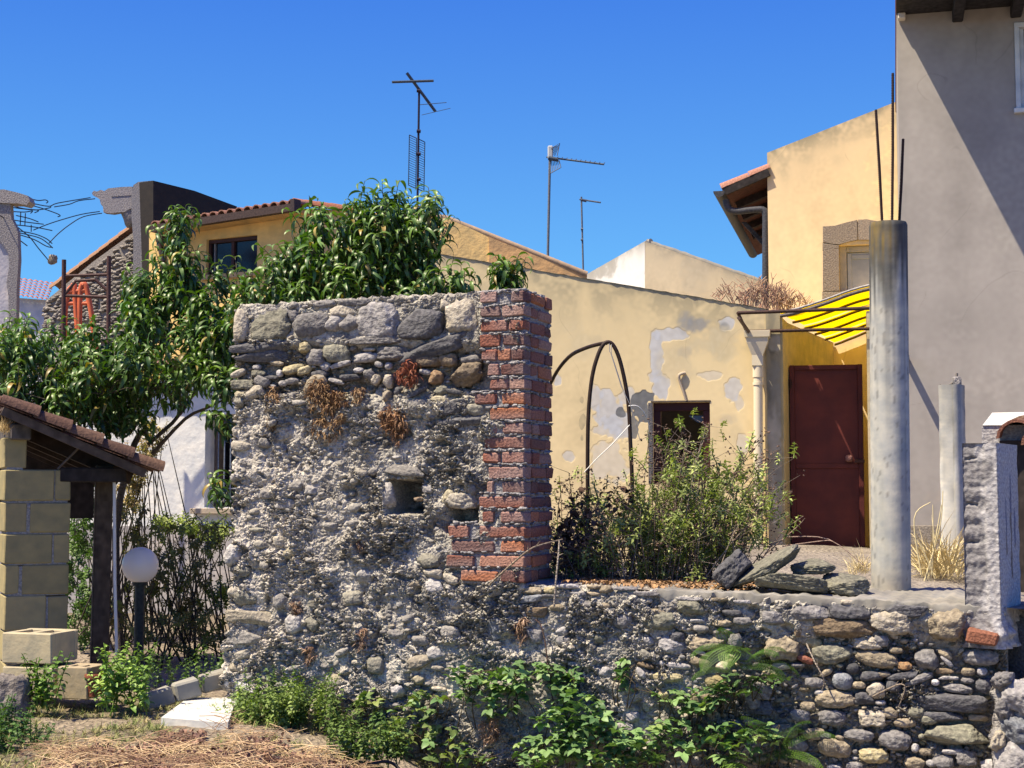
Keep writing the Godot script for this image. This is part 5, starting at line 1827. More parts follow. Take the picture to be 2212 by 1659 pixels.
	hb.tube([w.w(br.position.x - 0.02, br.position.y + 0.2, -0.12), w.w(br.end.x, br.position.y + 0.2, -0.12)], 0.007, -1, 6)
	obj("window_bar", hb, M.metal, B)
	var y0 := loc(w, 400, 806).y
	for i in 17:
		var m := MB.new()
		m.col = tile_col(r)
		tile(m, w.w(loc(w, 130, 800).x + i * 0.155, y0 + 0.0, 0.17), -w.n + Vector3(0, 0.25, 0), Vector3.UP, 0.5, 0.085, 0.07)
		obj("roof_tile", m, M.tile, B)
	var rs := MB.new()
	rs.col = lin(0.4, 0.35, 0.28)
	rs.prism(w, polyl(w, [120, 801, 640, 801, 640, 797, 120, 797]), 0.04, -3.0)
	obj("roof", rs, M.concrete, B)

	# ---- ruined concrete frame on the left
	var c := face(4.0, 308, 22.0)
	var R := thing("ruined_concrete_frame", "broken grey concrete column and beam stub against a wall coloured dark as shade", "ruin", c.w(0, 0.5, 0))
	var m2 := MB.new()
	m2.col = lin(0.36, 0.355, 0.35)
	m2.prism(c, polyl(c, [284, 418, 288, 400, 298, 393, 329, 390, 331, 470, 328, 690, 330, 1300, 284, 1300, 286, 690, 288, 520, 284, 470]), 0.0, -0.12)
	obj("column", m2, M.rough_concrete, R)
	m2 = MB.new()
	m2.col = lin(0.42, 0.40, 0.39)
	m2.prism(c, polyl(c, [197, 416, 201, 411, 208, 413, 216, 409, 224, 412, 232, 406, 260, 403, 284, 402, 284, 448, 276, 452, 268, 457, 252, 458, 240, 460, 222, 458, 221, 446, 216, 440, 214, 430, 206, 424, 199, 421]), -0.03, -0.16)
	for v in [[236, 424, 284, 421]]:
		m2.prism(c, polyl(c, [v[0] + 3, v[1], v[2], v[3], v[2], v[3] - 9, v[0] + 3, v[1] - 9]), -0.022, -0.03)
	obj("beam", m2, M.rough_concrete, R)
	m2 = MB.new()
	m2.col = lin(0.37, 0.36, 0.35)
	rock(m2, Transform3D(Basis.from_scale(Vector3(0.16, 0.26, 0.16)), hit(c, 282, 455, -0.2)), "r", 71, 2, lin(0.3, 0.29, 0.28), lin(0.42, 0.4, 0.38))
	obj("broken_concrete", m2, M.rough_concrete, R)
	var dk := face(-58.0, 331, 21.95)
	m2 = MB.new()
	m2.col = lin(0.035, 0.028, 0.03)  # shaded side of the wall, the shade put into a near-black colour
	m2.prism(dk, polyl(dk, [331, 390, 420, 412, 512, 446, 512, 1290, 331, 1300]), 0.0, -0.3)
	obj("shade_toned_wall", m2, M.concrete, R)
	# rubble gable behind it
	var gf := face(20.0, 200, 23.0)
	var GB := thing("rubble_gable", "sloping rough stone gable of a ruin with orange tile edge", "wall", gf.w(0, 0.5, 0))
	var gp := MB.new()
	gp.col = lin(0.42, 0.385, 0.33)
	gp.prism(gf, polyl(gf, [95, 668, 100, 648, 118, 634, 200, 566, 288, 502, 300, 502, 300, 1290, 95, 1290]), 0.0, -0.4)
	obj("wall", gp, M.rough_concrete, GB)
	var sm := MB.new()
	rock(sm, Transform3D.IDENTITY, "r", 15, 1, lin(0.75, 0.75, 0.75), Color.WHITE)
	var wh := []
	var ti := []
	for i in 900:
		var u := r.randf_range(97, 296)
		var v := r.randf_range(505, 740)
		if v < 648 - (u - 100) * 0.768 + 8:
			continue
		wh.append(Transform3D(Basis(gf.a, Vector3.UP, gf.n) * Basis(Vector3.BACK, r.randf_range(-0.3, 0.3)) * Basis.from_scale(Vector3(r.randf_range(0.03, 0.075), r.randf_range(0.015, 0.03), 0.05)), hit(gf, u, v, 0.0)))
		ti.append(lin(0.30, 0.27, 0.23).lerp(lin(0.58, 0.53, 0.45), r.randf()))
	many("small_stones", sm, M.stone, wh, ti, GB)
	for i in 8:
		var m := MB.new()
		m.col = lin(0.42, 0.24, 0.14)
		var t0 := Vector2(122, 628).lerp(Vector2(292, 500), i / 8.0)
		var t1 := Vector2(122, 628).lerp(Vector2(292, 500), (i + 1.05) / 8.0)
		tile(m, hit(gf, t0.x, t0.y + 4, -0.15), hit(gf, t1.x, t1.y + 4, -0.15) - hit(gf, t0.x, t0.y + 4, -0.15), Vector3.UP, hit(gf, t0.x, t0.y, -0.15).distance_to(hit(gf, t1.x, t1.y, -0.15)), 0.16, 0.15, PI * 0.8)
		obj("verge_tile", m, M.tile, GB)

	# second broken column at the left edge
	var e2 := face(0.0, 25, 19.0)
	var L := thing("broken_concrete_column", "broken concrete column with beam stub and bent bars at the left edge", "ruin", e2.w(0, 0.5, 0))
	m2 = MB.new()
	m2.col = lin(0.4, 0.38, 0.35)
	m2.prism(e2, polyl(e2, [-10, 440, 22, 440, 24, 470, 34, 490, 38, 500, 40, 560, 36, 620, 34, 760, 34, 1330, 18, 1330, 20, 760, 18, 640, 14, 610, 20, 575, 18, 545, 0, 520, -10, 520]), 0.0, -0.12)
	obj("column", m2, M.rough_concrete, L)
	m2 = MB.new()
	m2.col = lin(0.46, 0.43, 0.39)
	m2.prism(e2, polyl(e2, [-20, 412, 10, 410, 40, 417, 62, 424, 66, 436, 58, 444, 40, 440, 20, 440, -20, 438]), 0.03, -0.2)
	obj("beam", m2, M.rough_concrete, L)
	m2 = MB.new()
	m2.col = lin(0.55, 0.52, 0.55)
	m2.prism(e2, polyl(e2, [-40, 490, 4, 520, 19, 545, 21, 575, 16, 620, 20, 1330, -40, 1330]), -0.04, -0.12)
	obj("plaster_wall", m2, M.plaster, L)
	var bars := ["80 360 300 400 470 455 520 480 500 490", "260 335 330 350 390 345 415 360 400 372", "270 372 420 400 500 372 780 325", "470 405 600 382 680 352 820 335", "290 605 400 560 520 520 700 470 860 445", "425 718 500 640 600 560 720 490 880 460", "0 480 110 550 250 660 330 760 420 868", "120 520 250 540 375 555", "130 560 300 580 450 610", "150 610 300 640 400 680 450 722", "170 630 330 670 400 710 455 760", "180 650 300 690 400 745 450 755", "90 390 200 420 330 435 300 455", "100 445 210 450 280 440 265 460", "180 450 175 560", "220 460 215 570", "180 700 235 742", "140 480 250 505 330 535", "100 410 300 432 420 415 440 405", "270 560 270 620"]
	for b in bars:
		var wd2: PackedStringArray = b.split(" ")
		var ln := []
		for i in range(0, wd2.size(), 2):
			var t := wd2[i].to_float() / 880.0
			ln.append(pt(wd2[i].to_float() / 3.456 * 0.864, (400 + wd2[i + 1].to_float() / 3.456) * 0.864, lerpf(18.9, 21.8, t)))
		var m := MB.new()
		m.col = lin(0.035, 0.033, 0.04)
		m.tube(smooth_line(ln, 4) if ln.size() > 2 else ln, 0.0075, -1, 5)
		obj("reinforcing_bar", m, M.metal, L)
	m2 = MB.new()
	rock(m2, Transform3D(Basis.from_scale(Vector3(0.062, 0.07, 0.06)), pt(113, 561, 20.3)), "r", 33, 2, lin(0.33, 0.28, 0.2), lin(0.45, 0.4, 0.3))
	obj("concrete_lump", m2, M.rough_concrete, L)

	# red tiled roof far left
	var t := face(8.0, 75, 28.0)
	var A := thing("red_roof_house", "distant white house with a bright red tiled roof at far left", "house", t.w(0, 1, 0))
	m2 = MB.new()
	m2.col = lin(0.7, 0.69, 0.7)
	m2.prism(t, polyl(t, [20, 642, 100, 648, 100, 1250, 20, 1250]), 0.0, -0.3)
	obj("wall", m2, M.plaster, A)
	var ra := hit(t, 20, 640, 0.2)
	var rb := hit(t, 102, 652, 0.2)
	var rc := pt(25, 600, 29.0)
	var rd := pt(118, 613, 29.0)
	m2 = MB.new()
	for row in 7:
		var p2 := PackedVector3Array()
		var kk := PackedColorArray()
		for i in 2:
			for j in 81:
				var tt := (row + 1 - i * 1.06) / 7.0
				var x := j / 80.0
				var base := ra.lerp(rb, x).lerp(rc.lerp(rd, x), tt)
				p2.append(base + Vector3(0, 0.03 * absf(sin(j * PI / 10.0)) + 0.03 * i, 0))
				kk.append(lin(0.56, 0.2, 0.12).lerp(lin(0.7, 0.38, 0.26), r.randf() * 0.4) if j % 10 != 0 else lin(0.3, 0.1, 0.07))
		m2.grid(p2, 81, 2, kk)
	obj("tiled_roof", m2, M.tile, A)

	# scaffold frame and trestle
	var cv = func(x: float, y: float, z: float) -> Vector3: return pt(x / 3.456 * 0.864, (400 + y / 3.456) * 0.864, z)
	var S := thing("scaffold_frame", "rusty scaffold frame standing behind the left tree", "scaffold", cv.call(740, 1900, 15.5))
	for e in [[553, 862, 545, 1900], [942, 832, 934, 1900], [552, 1002, 940, 990], [555, 1168, 655, 1045], [935, 1135, 825, 1035], [655, 1045, 825, 1035], [550, 1172, 938, 1185]]:
		var m := MB.new()
		m.col = lin(0.12, 0.06, 0.05)
		m.tube([cv.call(e[0], e[1], 15.5), cv.call(e[2], e[3], 15.5)], 0.024 if e[1] < 900 else 0.016, -1, 8)
		obj("tube", m, M.metal, S)
	var TR := thing("orange_trestle", "bright orange metal trestle behind the scaffold frame", "trestle", cv.call(680, 1900, 16.2))
	for e in [[[555, 1900], [560, 1350], [590, 1150], [612, 1105], [632, 1100], [645, 1135], [700, 1900]], [[680, 1900], [690, 1220], [703, 1095], [722, 1070], [742, 1092], [762, 1180], [800, 1400], [860, 1900]]]:
		var ln := []
		for x in e:
			ln.append(cv.call(x[0], x[1], 16.2))
		var m := MB.new()
		m.col = lin(0.7, 0.16, 0.07)
		m.tube(smooth_line(ln, 4), 0.03, -1, 8)
		obj("leg", m, M.paint, TR)
	var tb2 := MB.new()
	tb2.col = lin(0.7, 0.16, 0.07)
	tb2.tube([cv.call(600, 1140, 16.2), cv.call(755, 1125, 16.2)], 0.025, -1, 8)
	tb2.tube([cv.call(590, 1240, 16.2), cv.call(775, 1240, 16.2)], 0.022, -1, 8)
	obj("crossbar", tb2, M.paint, TR)

func build_antennas() -> void:
	var cv = func(x: float, y: float, z: float) -> Vector3: return pt((960 + x / 3.072) * 0.864, (160 + y / 3.072) * 0.864, z)
	var dk := lin(0.03, 0.02, 0.05)
	var gy := lin(0.09, 0.12, 0.15)
	var A := thing("grid_aerial", "tall dark aerial with a wire grid and crossed rods", "antenna", cv.call(256, 1130, 24.0))
	var m := MB.new()
	m.col = dk
	m.tube([cv.call(256, 1130, 24.0), cv.call(270, 205, 24.0)], 0.018, -1, 8)
	for y in [205, 515, 690, 885]:
		m.tube([cv.call(252, y, 23.98), cv.call(282, y + 3, 23.98)], 0.03, -1, 6)
	obj("mast", m, M.metal, A)
	m = MB.new()
	m.col = gy
	m.tube([cv.call(175, 68, 24.0), cv.call(396, 366, 24.2)], 0.025, -1, 6)
	obj("boom", m, M.metal, A)
	for e in [[62, 139, 380, 129, 0.022], [275, 313, 480, 296, 0.006], [290, 392, 510, 340, 0.005]]:
		m = MB.new()
		m.col = gy
		m.tube([cv.call(e[0], e[1], 23.9), cv.call(e[2], e[3], 24.1)], e[4], -1, 6)
		obj("rod", m, M.metal, A)
	m = MB.new()
	m.col = lin(0.05, 0.08, 0.13)
	for e in [[195, 545, 250, 570, 188, 930, 244, 955], [268, 578, 314, 600, 264, 962, 307, 980]]:
		m.tube([cv.call(e[0], e[1], 24.0), cv.call(e[4], e[5], 24.0)], 0.008, -1, 5)
		m.tube([cv.call(e[2], e[3], 24.0), cv.call(e[6], e[7], 24.0)], 0.008, -1, 5)
		for i in 23:
			var t := i / 22.0
			m.tube([cv.call(lerpf(e[0], e[4], t), lerpf(e[1], e[5], t), 24.0), cv.call(lerpf(e[2], e[6], t), lerpf(e[3], e[7], t), 24.0)], 0.0045 if i % 22 else 0.008, -1, 4)
	obj("wire_grid", m, M.metal, A)
	var B := thing("yagi_aerial", "pale television aerial with a long toothed boom and wing grids", "antenna", cv.call(1255, 1640, 27.0))
	m = MB.new()
	m.col = lin(0.2, 0.22, 0.24)
	m.tube([cv.call(1255, 1640, 27.0), cv.call(1275, 690, 27.0)], 0.024, -1, 8)
	obj("mast", m, M.metal, B)
	m = MB.new()
	m.col = gy
	m.tube([cv.call(1250, 715, 27.0), cv.call(1690, 771, 26.6)], 0.018, -1, 6)
	for i in 11:
		var t := i / 10.0
		var P: Vector3 = (cv.call(1330, 726, 27.0) as Vector3).lerp(cv.call(1690, 771, 26.6), t)
		m.tube([P + Vector3(0.02, 0.06, -0.12), P + Vector3(-0.02, -0.03, 0.12)], 0.008, -1, 5)
	m.tube([cv.call(1262, 722, 26.9), cv.call(1340, 736, 26.9)], 0.04, -1, 6)
	obj("boom", m, M.metal, B)
	for sg in 2:
		m = MB.new()
		m.col = lin(0.16, 0.19, 0.22)
		for i in 7:
			var t := i / 6.0
			if sg == 0:
				m.tube([cv.call(lerpf(1272, 1310, t), lerpf(660, 706, t), 27.0), cv.call(lerpf(1300, 1350, t), lerpf(640, 608, t) + t * 12, 26.8)], 0.006, -1, 4)
			else:
				m.tube([cv.call(lerpf(1275, 1340, t), lerpf(735, 742, t), 27.0), cv.call(lerpf(1282, 1360, t), lerpf(838, 795, t), 26.8)], 0.006, -1, 4)
		if sg == 0:
			m.tube([cv.call(1300, 640, 26.8), cv.call(1350, 608, 26.8), cv.call(1330, 705, 26.8)], 0.008, -1, 4)
		else:
			m.tube([cv.call(1282, 838, 26.8), cv.call(1360, 795, 26.8), cv.call(1345, 740, 26.8)], 0.008, -1, 4)
		obj("wing_grid", m, M.metal, B)
	m = MB.new()
	m.col = lin(0.5, 0.52, 0.54)
	m.box(Transform3D(Basis.IDENTITY, cv.call(1278, 680, 26.95)), Vector3(0.1, 0.25, 0.08), 0.02)
	obj("junction_box", m, M.paint, B)
	var C := thing("small_aerial", "small distant aerial on a jointed mast", "antenna", cv.call(1532, 1660, 30.0))
	m = MB.new()
	m.col = lin(0.2, 0.22, 0.25)
	m.tube([cv.call(1532, 1660, 30.0), cv.call(1516, 1020, 30.0)], 0.018, -1, 8)
	for y in [1268, 1350]:
		m.tube([cv.call(1512, y, 29.98), cv.call(1530, y, 29.98)], 0.025, -1, 6)
	obj("mast", m, M.metal, C)
	m = MB.new()
	m.col = lin(0.1, 0.12, 0.16)
	m.tube([cv.call(1503, 1040, 30.0), cv.call(1664, 1064, 29.8)], 0.018, -1, 6)
	m.tube([cv.call(1519, 1044, 29.9), cv.call(1556, 1052, 29.9)], 0.03, -1, 6)
	obj("boom", m, M.metal, C)

# ---------------------------------------------------------------- garden on the left
func build_left_side() -> void:
	var r := RandomNumberGenerator.new()
	r.seed = 91
	var f := face(-25.0, 80, 9.7)
	var W := thing("block_wall", "shed wall of yellowish tuff blocks with pale mortar joints", "wall", hit(f, 80, 1480))
	var k := 0.0
	var rows := ["945 1011 10 56", "1015 1081 10 117 120 152", "1086 1149 10 57 66 151", "1154 1216 10 112 117 149", "1221 1283 10 41 48 147", "1288 1360 10 98 104 145", "1366 1430 10 60 66 143", "1436 1500 10 98 104 142"]
	var core := MB.new()
	core.col = lin(0.42, 0.41, 0.37)
	for i in rows.size():
		var w: PackedStringArray = rows[i].split(" ")
		var a := loc(f, 12, w[1].to_float() + 4)
		var b := loc(f, w[w.size() - 1].to_float() - 2, w[0].to_float() + (2 if i else 6))
		core.box(Transform3D(Basis(f.a, Vector3.UP, f.n), f.w((a.x + b.x) * 0.5, (a.y + b.y) * 0.5, -0.15)), Vector3(b.x - a.x - 0.012, b.y - a.y + 0.012, 0.288), 0.004)
		for j in range(2, w.size(), 2):
			var q := rectl(f, w[j].to_float(), w[1].to_float(), w[j + 1].to_float(), w[0].to_float())
			var mb := MB.new()
			mb.col = lin(0.36, 0.295, 0.15) * r.randf_range(0.88, 1.12)
			mb.box(Transform3D(Basis(f.a, Vector3.UP, f.n), f.w(q.get_center().x, q.get_center().y, -0.15 + r.randf_range(-0.003, 0.005))), Vector3(q.size.x, q.size.y, 0.3), 0.007, 0.003, i * 9 + j)
			obj("block", mb, M.concrete, W)
	obj("mortar", core, M.mortar, W)

	# lean-to roof
	var S := thing("shed_roof", "small shed roof of curved clay tiles on dark wooden beams", "shed", hit(f, 220, 1440, -0.1))
	var cv = func(x: float, y: float, d: float) -> Vector2: return loc(f, x / 3.7714 * 0.8640625, (960 + y / 3.7714) * 0.8640625, d)
	var ov := 0.16
	var ba: Vector2 = cv.call(40, 215, ov)
	var bb: Vector2 = cv.call(1388, 810, ov)
	var sl := (bb - ba).normalized()
	var nn := Vector2(-sl.y, sl.x)
	var m := MB.new()
	m.col = lin(0.14, 0.105, 0.08)
	m.prism(f, PackedVector2Array([ba, bb, bb - nn * 0.055, ba - nn * 0.055]), ov, ov - 0.03)
	obj("verge_board", m, M.wood, S)
	m = MB.new()
	m.col = lin(0.10, 0.06, 0.045)
	m.prism(f, PackedVector2Array([ba, bb, bb - nn * 0.022, ba - nn * 0.022]), ov - 0.032, -1.7)
	obj("roof_boards", m, M.wood, S)
	for d in [-0.25, -0.7, -1.15, -1.6]:
		m = MB.new()
		m.col = lin(0.08, 0.055, 0.045)
		m.prism(f, PackedVector2Array([ba - nn * 0.023, bb - nn * 0.023, bb - nn * 0.1, ba - nn * 0.1]), d, d - 0.07)
		obj("rafter", m, M.wood, S)
	var L := (bb - ba).length() * 1.10
	var dir := f.a * sl.x + Vector3.UP * sl.y
	var up := f.a * nn.x + Vector3.UP * nn.y
	for row in 9:
		for i in 5:
			m = MB.new()
			m.col = tile_col(r).lerp(lin(0.09, 0.06, 0.045), r.randf_range(0.45, 0.8))
			var st := ba + sl * (L * (i / 5.0 - 0.03))
			var P := f.w(st.x, st.y, ov - 0.03 - row * 0.19) + up * (0.012 + 0.004 * r.randf()) 
			tile(m, P, dir + up * 0.06, up, L / 5.0 * 1.12, 0.06, 0.076, PI, 0.014)
			obj("roof_tile", m, M.tile, S)
	m = MB.new()
	m.col = lin(0.06, 0.045, 0.04)  # unseen boards, placed to darken the gap under the roof
	var e0: Vector2 = cv.call(-60, 160, -1.6)
	var e1: Vector2 = cv.call(900, 590, -1.6)
	m.prism(f, PackedVector2Array([Vector2(e0.x, e1.y - 0.55), Vector2(e1.x, e1.y - 0.55), Vector2(e1.x, e1.y + 0.08), Vector2(e0.x, e0.y)]), -1.62, -1.66)
	obj("unseen_back_boards", m, M.wood, S)
	m = MB.new()
	m.col = lin(0.05, 0.04, 0.04)
	var q0: Vector2 = cv.call(560, 925, 0.0)
	var q1: Vector2 = cv.call(1193, 790, 0.0)
	m.box(Transform3D(Basis(f.a, Vector3.UP, f.n), f.w((q0.x + q1.x) * 0.5, (q0.y + q1.y) * 0.5, -0.06)), Vector3(q1.x - q0.x, q1.y - q0.y, 0.14), 0.008)
	obj("beam", m, M.wood, S)
	m = MB.new()
	m.col = lin(0.16, 0.14, 0.13)
	q0 = cv.call(90, 525, 0.0)
	q1 = cv.call(290, 380, 0.0)
	m.box(Transform3D(Basis(f.a, Vector3.UP, f.n), f.w((q0.x + q1.x) * 0.5, (q0.y + q1.y) * 0.5, -0.5)), Vector3(q1.x - q0.x, q1.y - q0.y, 1.1), 0.008)
	obj("ridge_beam", m, M.wood, S)
	m = MB.new()
	m.col = lin(0.13, 0.095, 0.07)
	var pa := pt(222, 1036, 10.1)
	var pb := pt(217, 1432, 10.1)
	m.box(Transform3D(Basis(Vector3.UP, 0.35) * Basis(Vector3.BACK, -atan2(pb.x - pa.x, pa.y - pb.y)), (pa + pb) * 0.5), Vector3(0.115, pa.y - pb.y + 0.2, 0.115), 0.008)
	obj("post", m, M.wood, S)
	m = MB.new()
	m.col = lin(0.2, 0.16, 0.13)
	var s0: Vector2 = cv.call(545, 800, 0.02)
	var s1: Vector2 = cv.call(745, 600, 0.02)
	m.tube([f.w(s0.x, s0.y, 0.02), f.w(s1.x, s1.y, 0.02)], 0.008, -1, 5)
	obj("strut", m, M.wood, S)

	var pl := MB.new()
	pl.col = lin(0.62, 0.62, 0.6)
	pl.tube([pt(247, 1040, 9.95), pt(248, 1250, 9.95), pt(252, 1415, 9.95)], 0.011, -1, 8)
	tag(obj("white_pipe", pl, M.plain), "thin white plastic pipe standing against the shed post", "pipe")

	# loose hollow blocks
	var g := face(12.0, 60, 9.1)
	var spec := [["pale hollow block on top of another in front of the shed wall", 5, 1436, 110, 1366, 0.2, 0.30], ["lower hollow block standing under the pale top block", 6, 1500, 116, 1439, 0.0, 0.30], ["brownish hollow block on the ground beside the terracotta pot", 124, 1512, 188, 1440, 0.0, 0.2]]
	for e in spec:
		var gg := face(15.0, (e[1] + e[3]) * 0.5, 9.1 - (0.12 if e[1] > 100 else 0.0))
		var q := rectl(gg, e[1], e[2], e[3], e[4])
		var mb := MB.new()
		mb.col = lin(0.50, 0.43, 0.29) if e[1] != 124 else lin(0.42, 0.34, 0.22)
		var t := 0.045
		var ctr := q.get_center()
		var D: float = e[6]
		var B := Basis(gg.a, Vector3.UP, gg.n)
		# four walls and one web, open on top
		var off: float = -D * 0.5
		mb.box(Transform3D(B, gg.w(ctr.x, ctr.y, off + D * 0.5 - t * 0.5)), Vector3(q.size.x, q.size.y, t), 0.006, 0.002, int(e[1]))
		mb.box(Transform3D(B, gg.w(ctr.x, ctr.y, off - D * 0.5 + t * 0.5)), Vector3(q.size.x, q.size.y, t), 0.006, 0.002, 2)
		for x in [-1, 0, 1]:
			mb.box(Transform3D(B, gg.w(ctr.x + x * (q.size.x * 0.5 - t * 0.5), ctr.y, off)), Vector3(t, q.size.y - 0.004, D - 2 * t + 0.004), 0.002)
		mb.box(Transform3D(B, gg.w(ctr.x, ctr.y - q.size.y * 0.35, off)), Vector3(q.size.x - 0.02, 0.03, D - 0.02), 0.002)
		tag(obj("hollow_block", mb, M.concrete), e[0], "block", "loose hollow blocks in front of the shed")
	# pot
	var pm := MB.new()
	pm.col = lin(0.33, 0.11, 0.06)
	var pc := pt(206, 1503, 9.0)
	var pp := PackedVector3Array()
	for e in [[0.135, 0.06], [0.135, 0.073], [0.105, 0.073], [0.105, 0.066], [0.0, 0.05]]:
		for j in 17:
			var a := -TAU * (j % 16) / 16.0
			pp.append(pc + Vector3(cos(a) * e[1], e[0], sin(a) * e[1]))
	pm.grid(pp, 17, 5)
	tag(obj("terracotta_pot", pm, M.tile), "small terracotta pot half hidden by a weed beside the blocks", "pot")
	# rock at the left edge
	var rk := MB.new()
	rock(rk, Transform3D(Basis.from_scale(Vector3(0.13, 0.16, 0.12)), pt(14, 1520, 8.7)), "r", 12, 3, lin(0.2, 0.18, 0.15), lin(0.32, 0.29, 0.25))
	tag(obj("boulder", rk, M.stone), "grey boulder at the left edge below the blocks", "stone")

	# globe lamp
	var gl := pt(303, 1221, 10.4)
	var P := thing("globe_lamp", "garden lamp with a white glass globe on a dark green post", "lamp", Vector3(gl.x, ground_y(gl.x, gl.z), gl.z))
	var gm := MB.new()
	var sp := PackedVector3Array()
	for i in 25:
		for j in 33:
			var a := -TAU * (j % 32) / 32.0
			var b := PI * i / 24.0
			sp.append(gl + Vector3(sin(b) * cos(a), cos(b), sin(b) * sin(a)) * 0.1265)
	gm.grid(sp, 33, 25)
	obj("globe", gm, M.globe, P)
	var po := MB.new()
	po.col = lin(0.05, 0.065, 0.06)
	po.tube([gl + Vector3(0, -0.125, 0), Vector3(gl.x, 0.1, gl.z)], 0.034, -1, 14)
	po.tube([gl + Vector3(0, -0.105, 0), gl + Vector3(0, -0.14, 0)], 0.055, 0.05, 16)
	obj("post", po, M.metal, P)

	# path kerb and flat white slab
	var kerb := [[306, 1512, 355, 1496, 372, 1487, 9.05], [374, 1487, 430, 1470, 0, 0, 9.15], [432, 1469, 492, 1452, 0, 0, 9.3]]
	for i in 3:
		var e: Array = kerb[i]
		var a := pt(e[0], e[1], e[6])
		var b := pt(e[2] if i else 372, e[3] if i else 1488, e[6] + 0.1)
		var mb := MB.new()
		mb.col = lin(0.36, 0.34, 0.3) * r.randf_range(0.85, 1.1)
		var x := (b - a)
		var ln := x.length()
		x = x.normalized()
		var z := x.cross(Vector3.UP).normalized()
		mb.box(Transform3D(Basis(x, z.cross(x), z), (a + b) * 0.5 - Vector3(0, 0.03, 0)), Vector3(ln - 0.008, 0.11, 0.09), 0.012, 0.004, i)
		tag(obj("kerb_stone", mb, M.concrete), ["nearest cement kerb stone of the path edge beside the weeds", "middle cement kerb stone of the path edge", "farthest kerb stone touching the foot of the rubble wall"][i], "kerb stone", "kerb stones along the path edge")
	var sb := MB.new()
	sb.col = lin(0.62, 0.61, 0.58)
	var c0 := pt(348, 1550, 8.72); var c1 := pt(492, 1562, 8.6); var c2 := pt(512, 1508, 9.0); var c3 := pt(408, 1506, 9.25)
	var yy := 0.33
	for q in [[c0, c1, c2, c3]]:
		var top := []
		var bot := []
		for c in q:
			# where that direction meets the slab's top
			var d: Vector3 = (c - EYE)
			var P2: Vector3 = EYE + d * ((yy - EYE.y) / d.y)
			top.append(P2); bot.append(P2 - Vector3(0, 0.06, 0))
		sb.quad(top[0], top[1], top[2], top[3])
		for i in 4:
			sb.quad(bot[i], bot[(i + 1) % 4], top[(i + 1) % 4], top[i])
	tag(obj("paving_slab", sb, M.concrete), "bright white paving slab lying at the foot of the rubble wall", "slab")

# ---------------------------------------------------------------- trees and plants
func tint_of(r: RandomNumberGenerator, a: Color, b: Color, v := 0.25) -> Color:
	var c := a.lerp(b, r.randf())
	var f := r.randf_range(1.0 - v, 1.0 + v)
	return Color(c.r * f, c.g * f, c.b * f)

func peach_shoot(r: RandomNumberGenerator, n: int, len_: float) -> MB:
	var m := MB.new()
	m.col = lin(0.10, 0.085, 0.045)
	var pts := []
	var bend := Vector3(r.randf_range(-0.4, 0.4), 0, r.randf_range(-0.4, 0.4))
	for i in 6:
		var t := i / 5.0
		pts.append(Vector3(0, len_ * t, 0) + bend * len_ * t * t)
	m.tube(pts, 0.004, 0.002, 4, false)
	for i in n:
		var t := (i + 0.5) / n
		var p: Vector3 = Vector3(0, len_ * t, 0) + bend * len_ * t * t
		var l := r.randf_range(0.11, 0.185) * (1.0 - 0.35 * smoothstep(0.75, 1.0, t))
		var lf := leaf(l, r.randf_range(0.0105, 0.0155), r.randf_range(1.7, 3.1), 0.45, 6, r.randf_range(0.15, 0.8) + 0.5 * smoothstep(0.7, 1.0, t))
		var c := tint_of(r, lin(0.036, 0.085, 0.024), lin(0.12, 0.21, 0.048), 0.3)
		if r.randf() < 0.035:
			c = lin(0.34, 0.25, 0.07)
		if t > 0.8:
			c = c.lerp(lin(0.17, 0.28, 0.05), 0.55)
		m.append(lf, Transform3D(Basis(Vector3.UP, i * 2.4 + r.randf_range(-0.3, 0.3)) * Basis(Vector3.BACK, r.randf_range(-0.4, 0.4)), p), c)
	return m

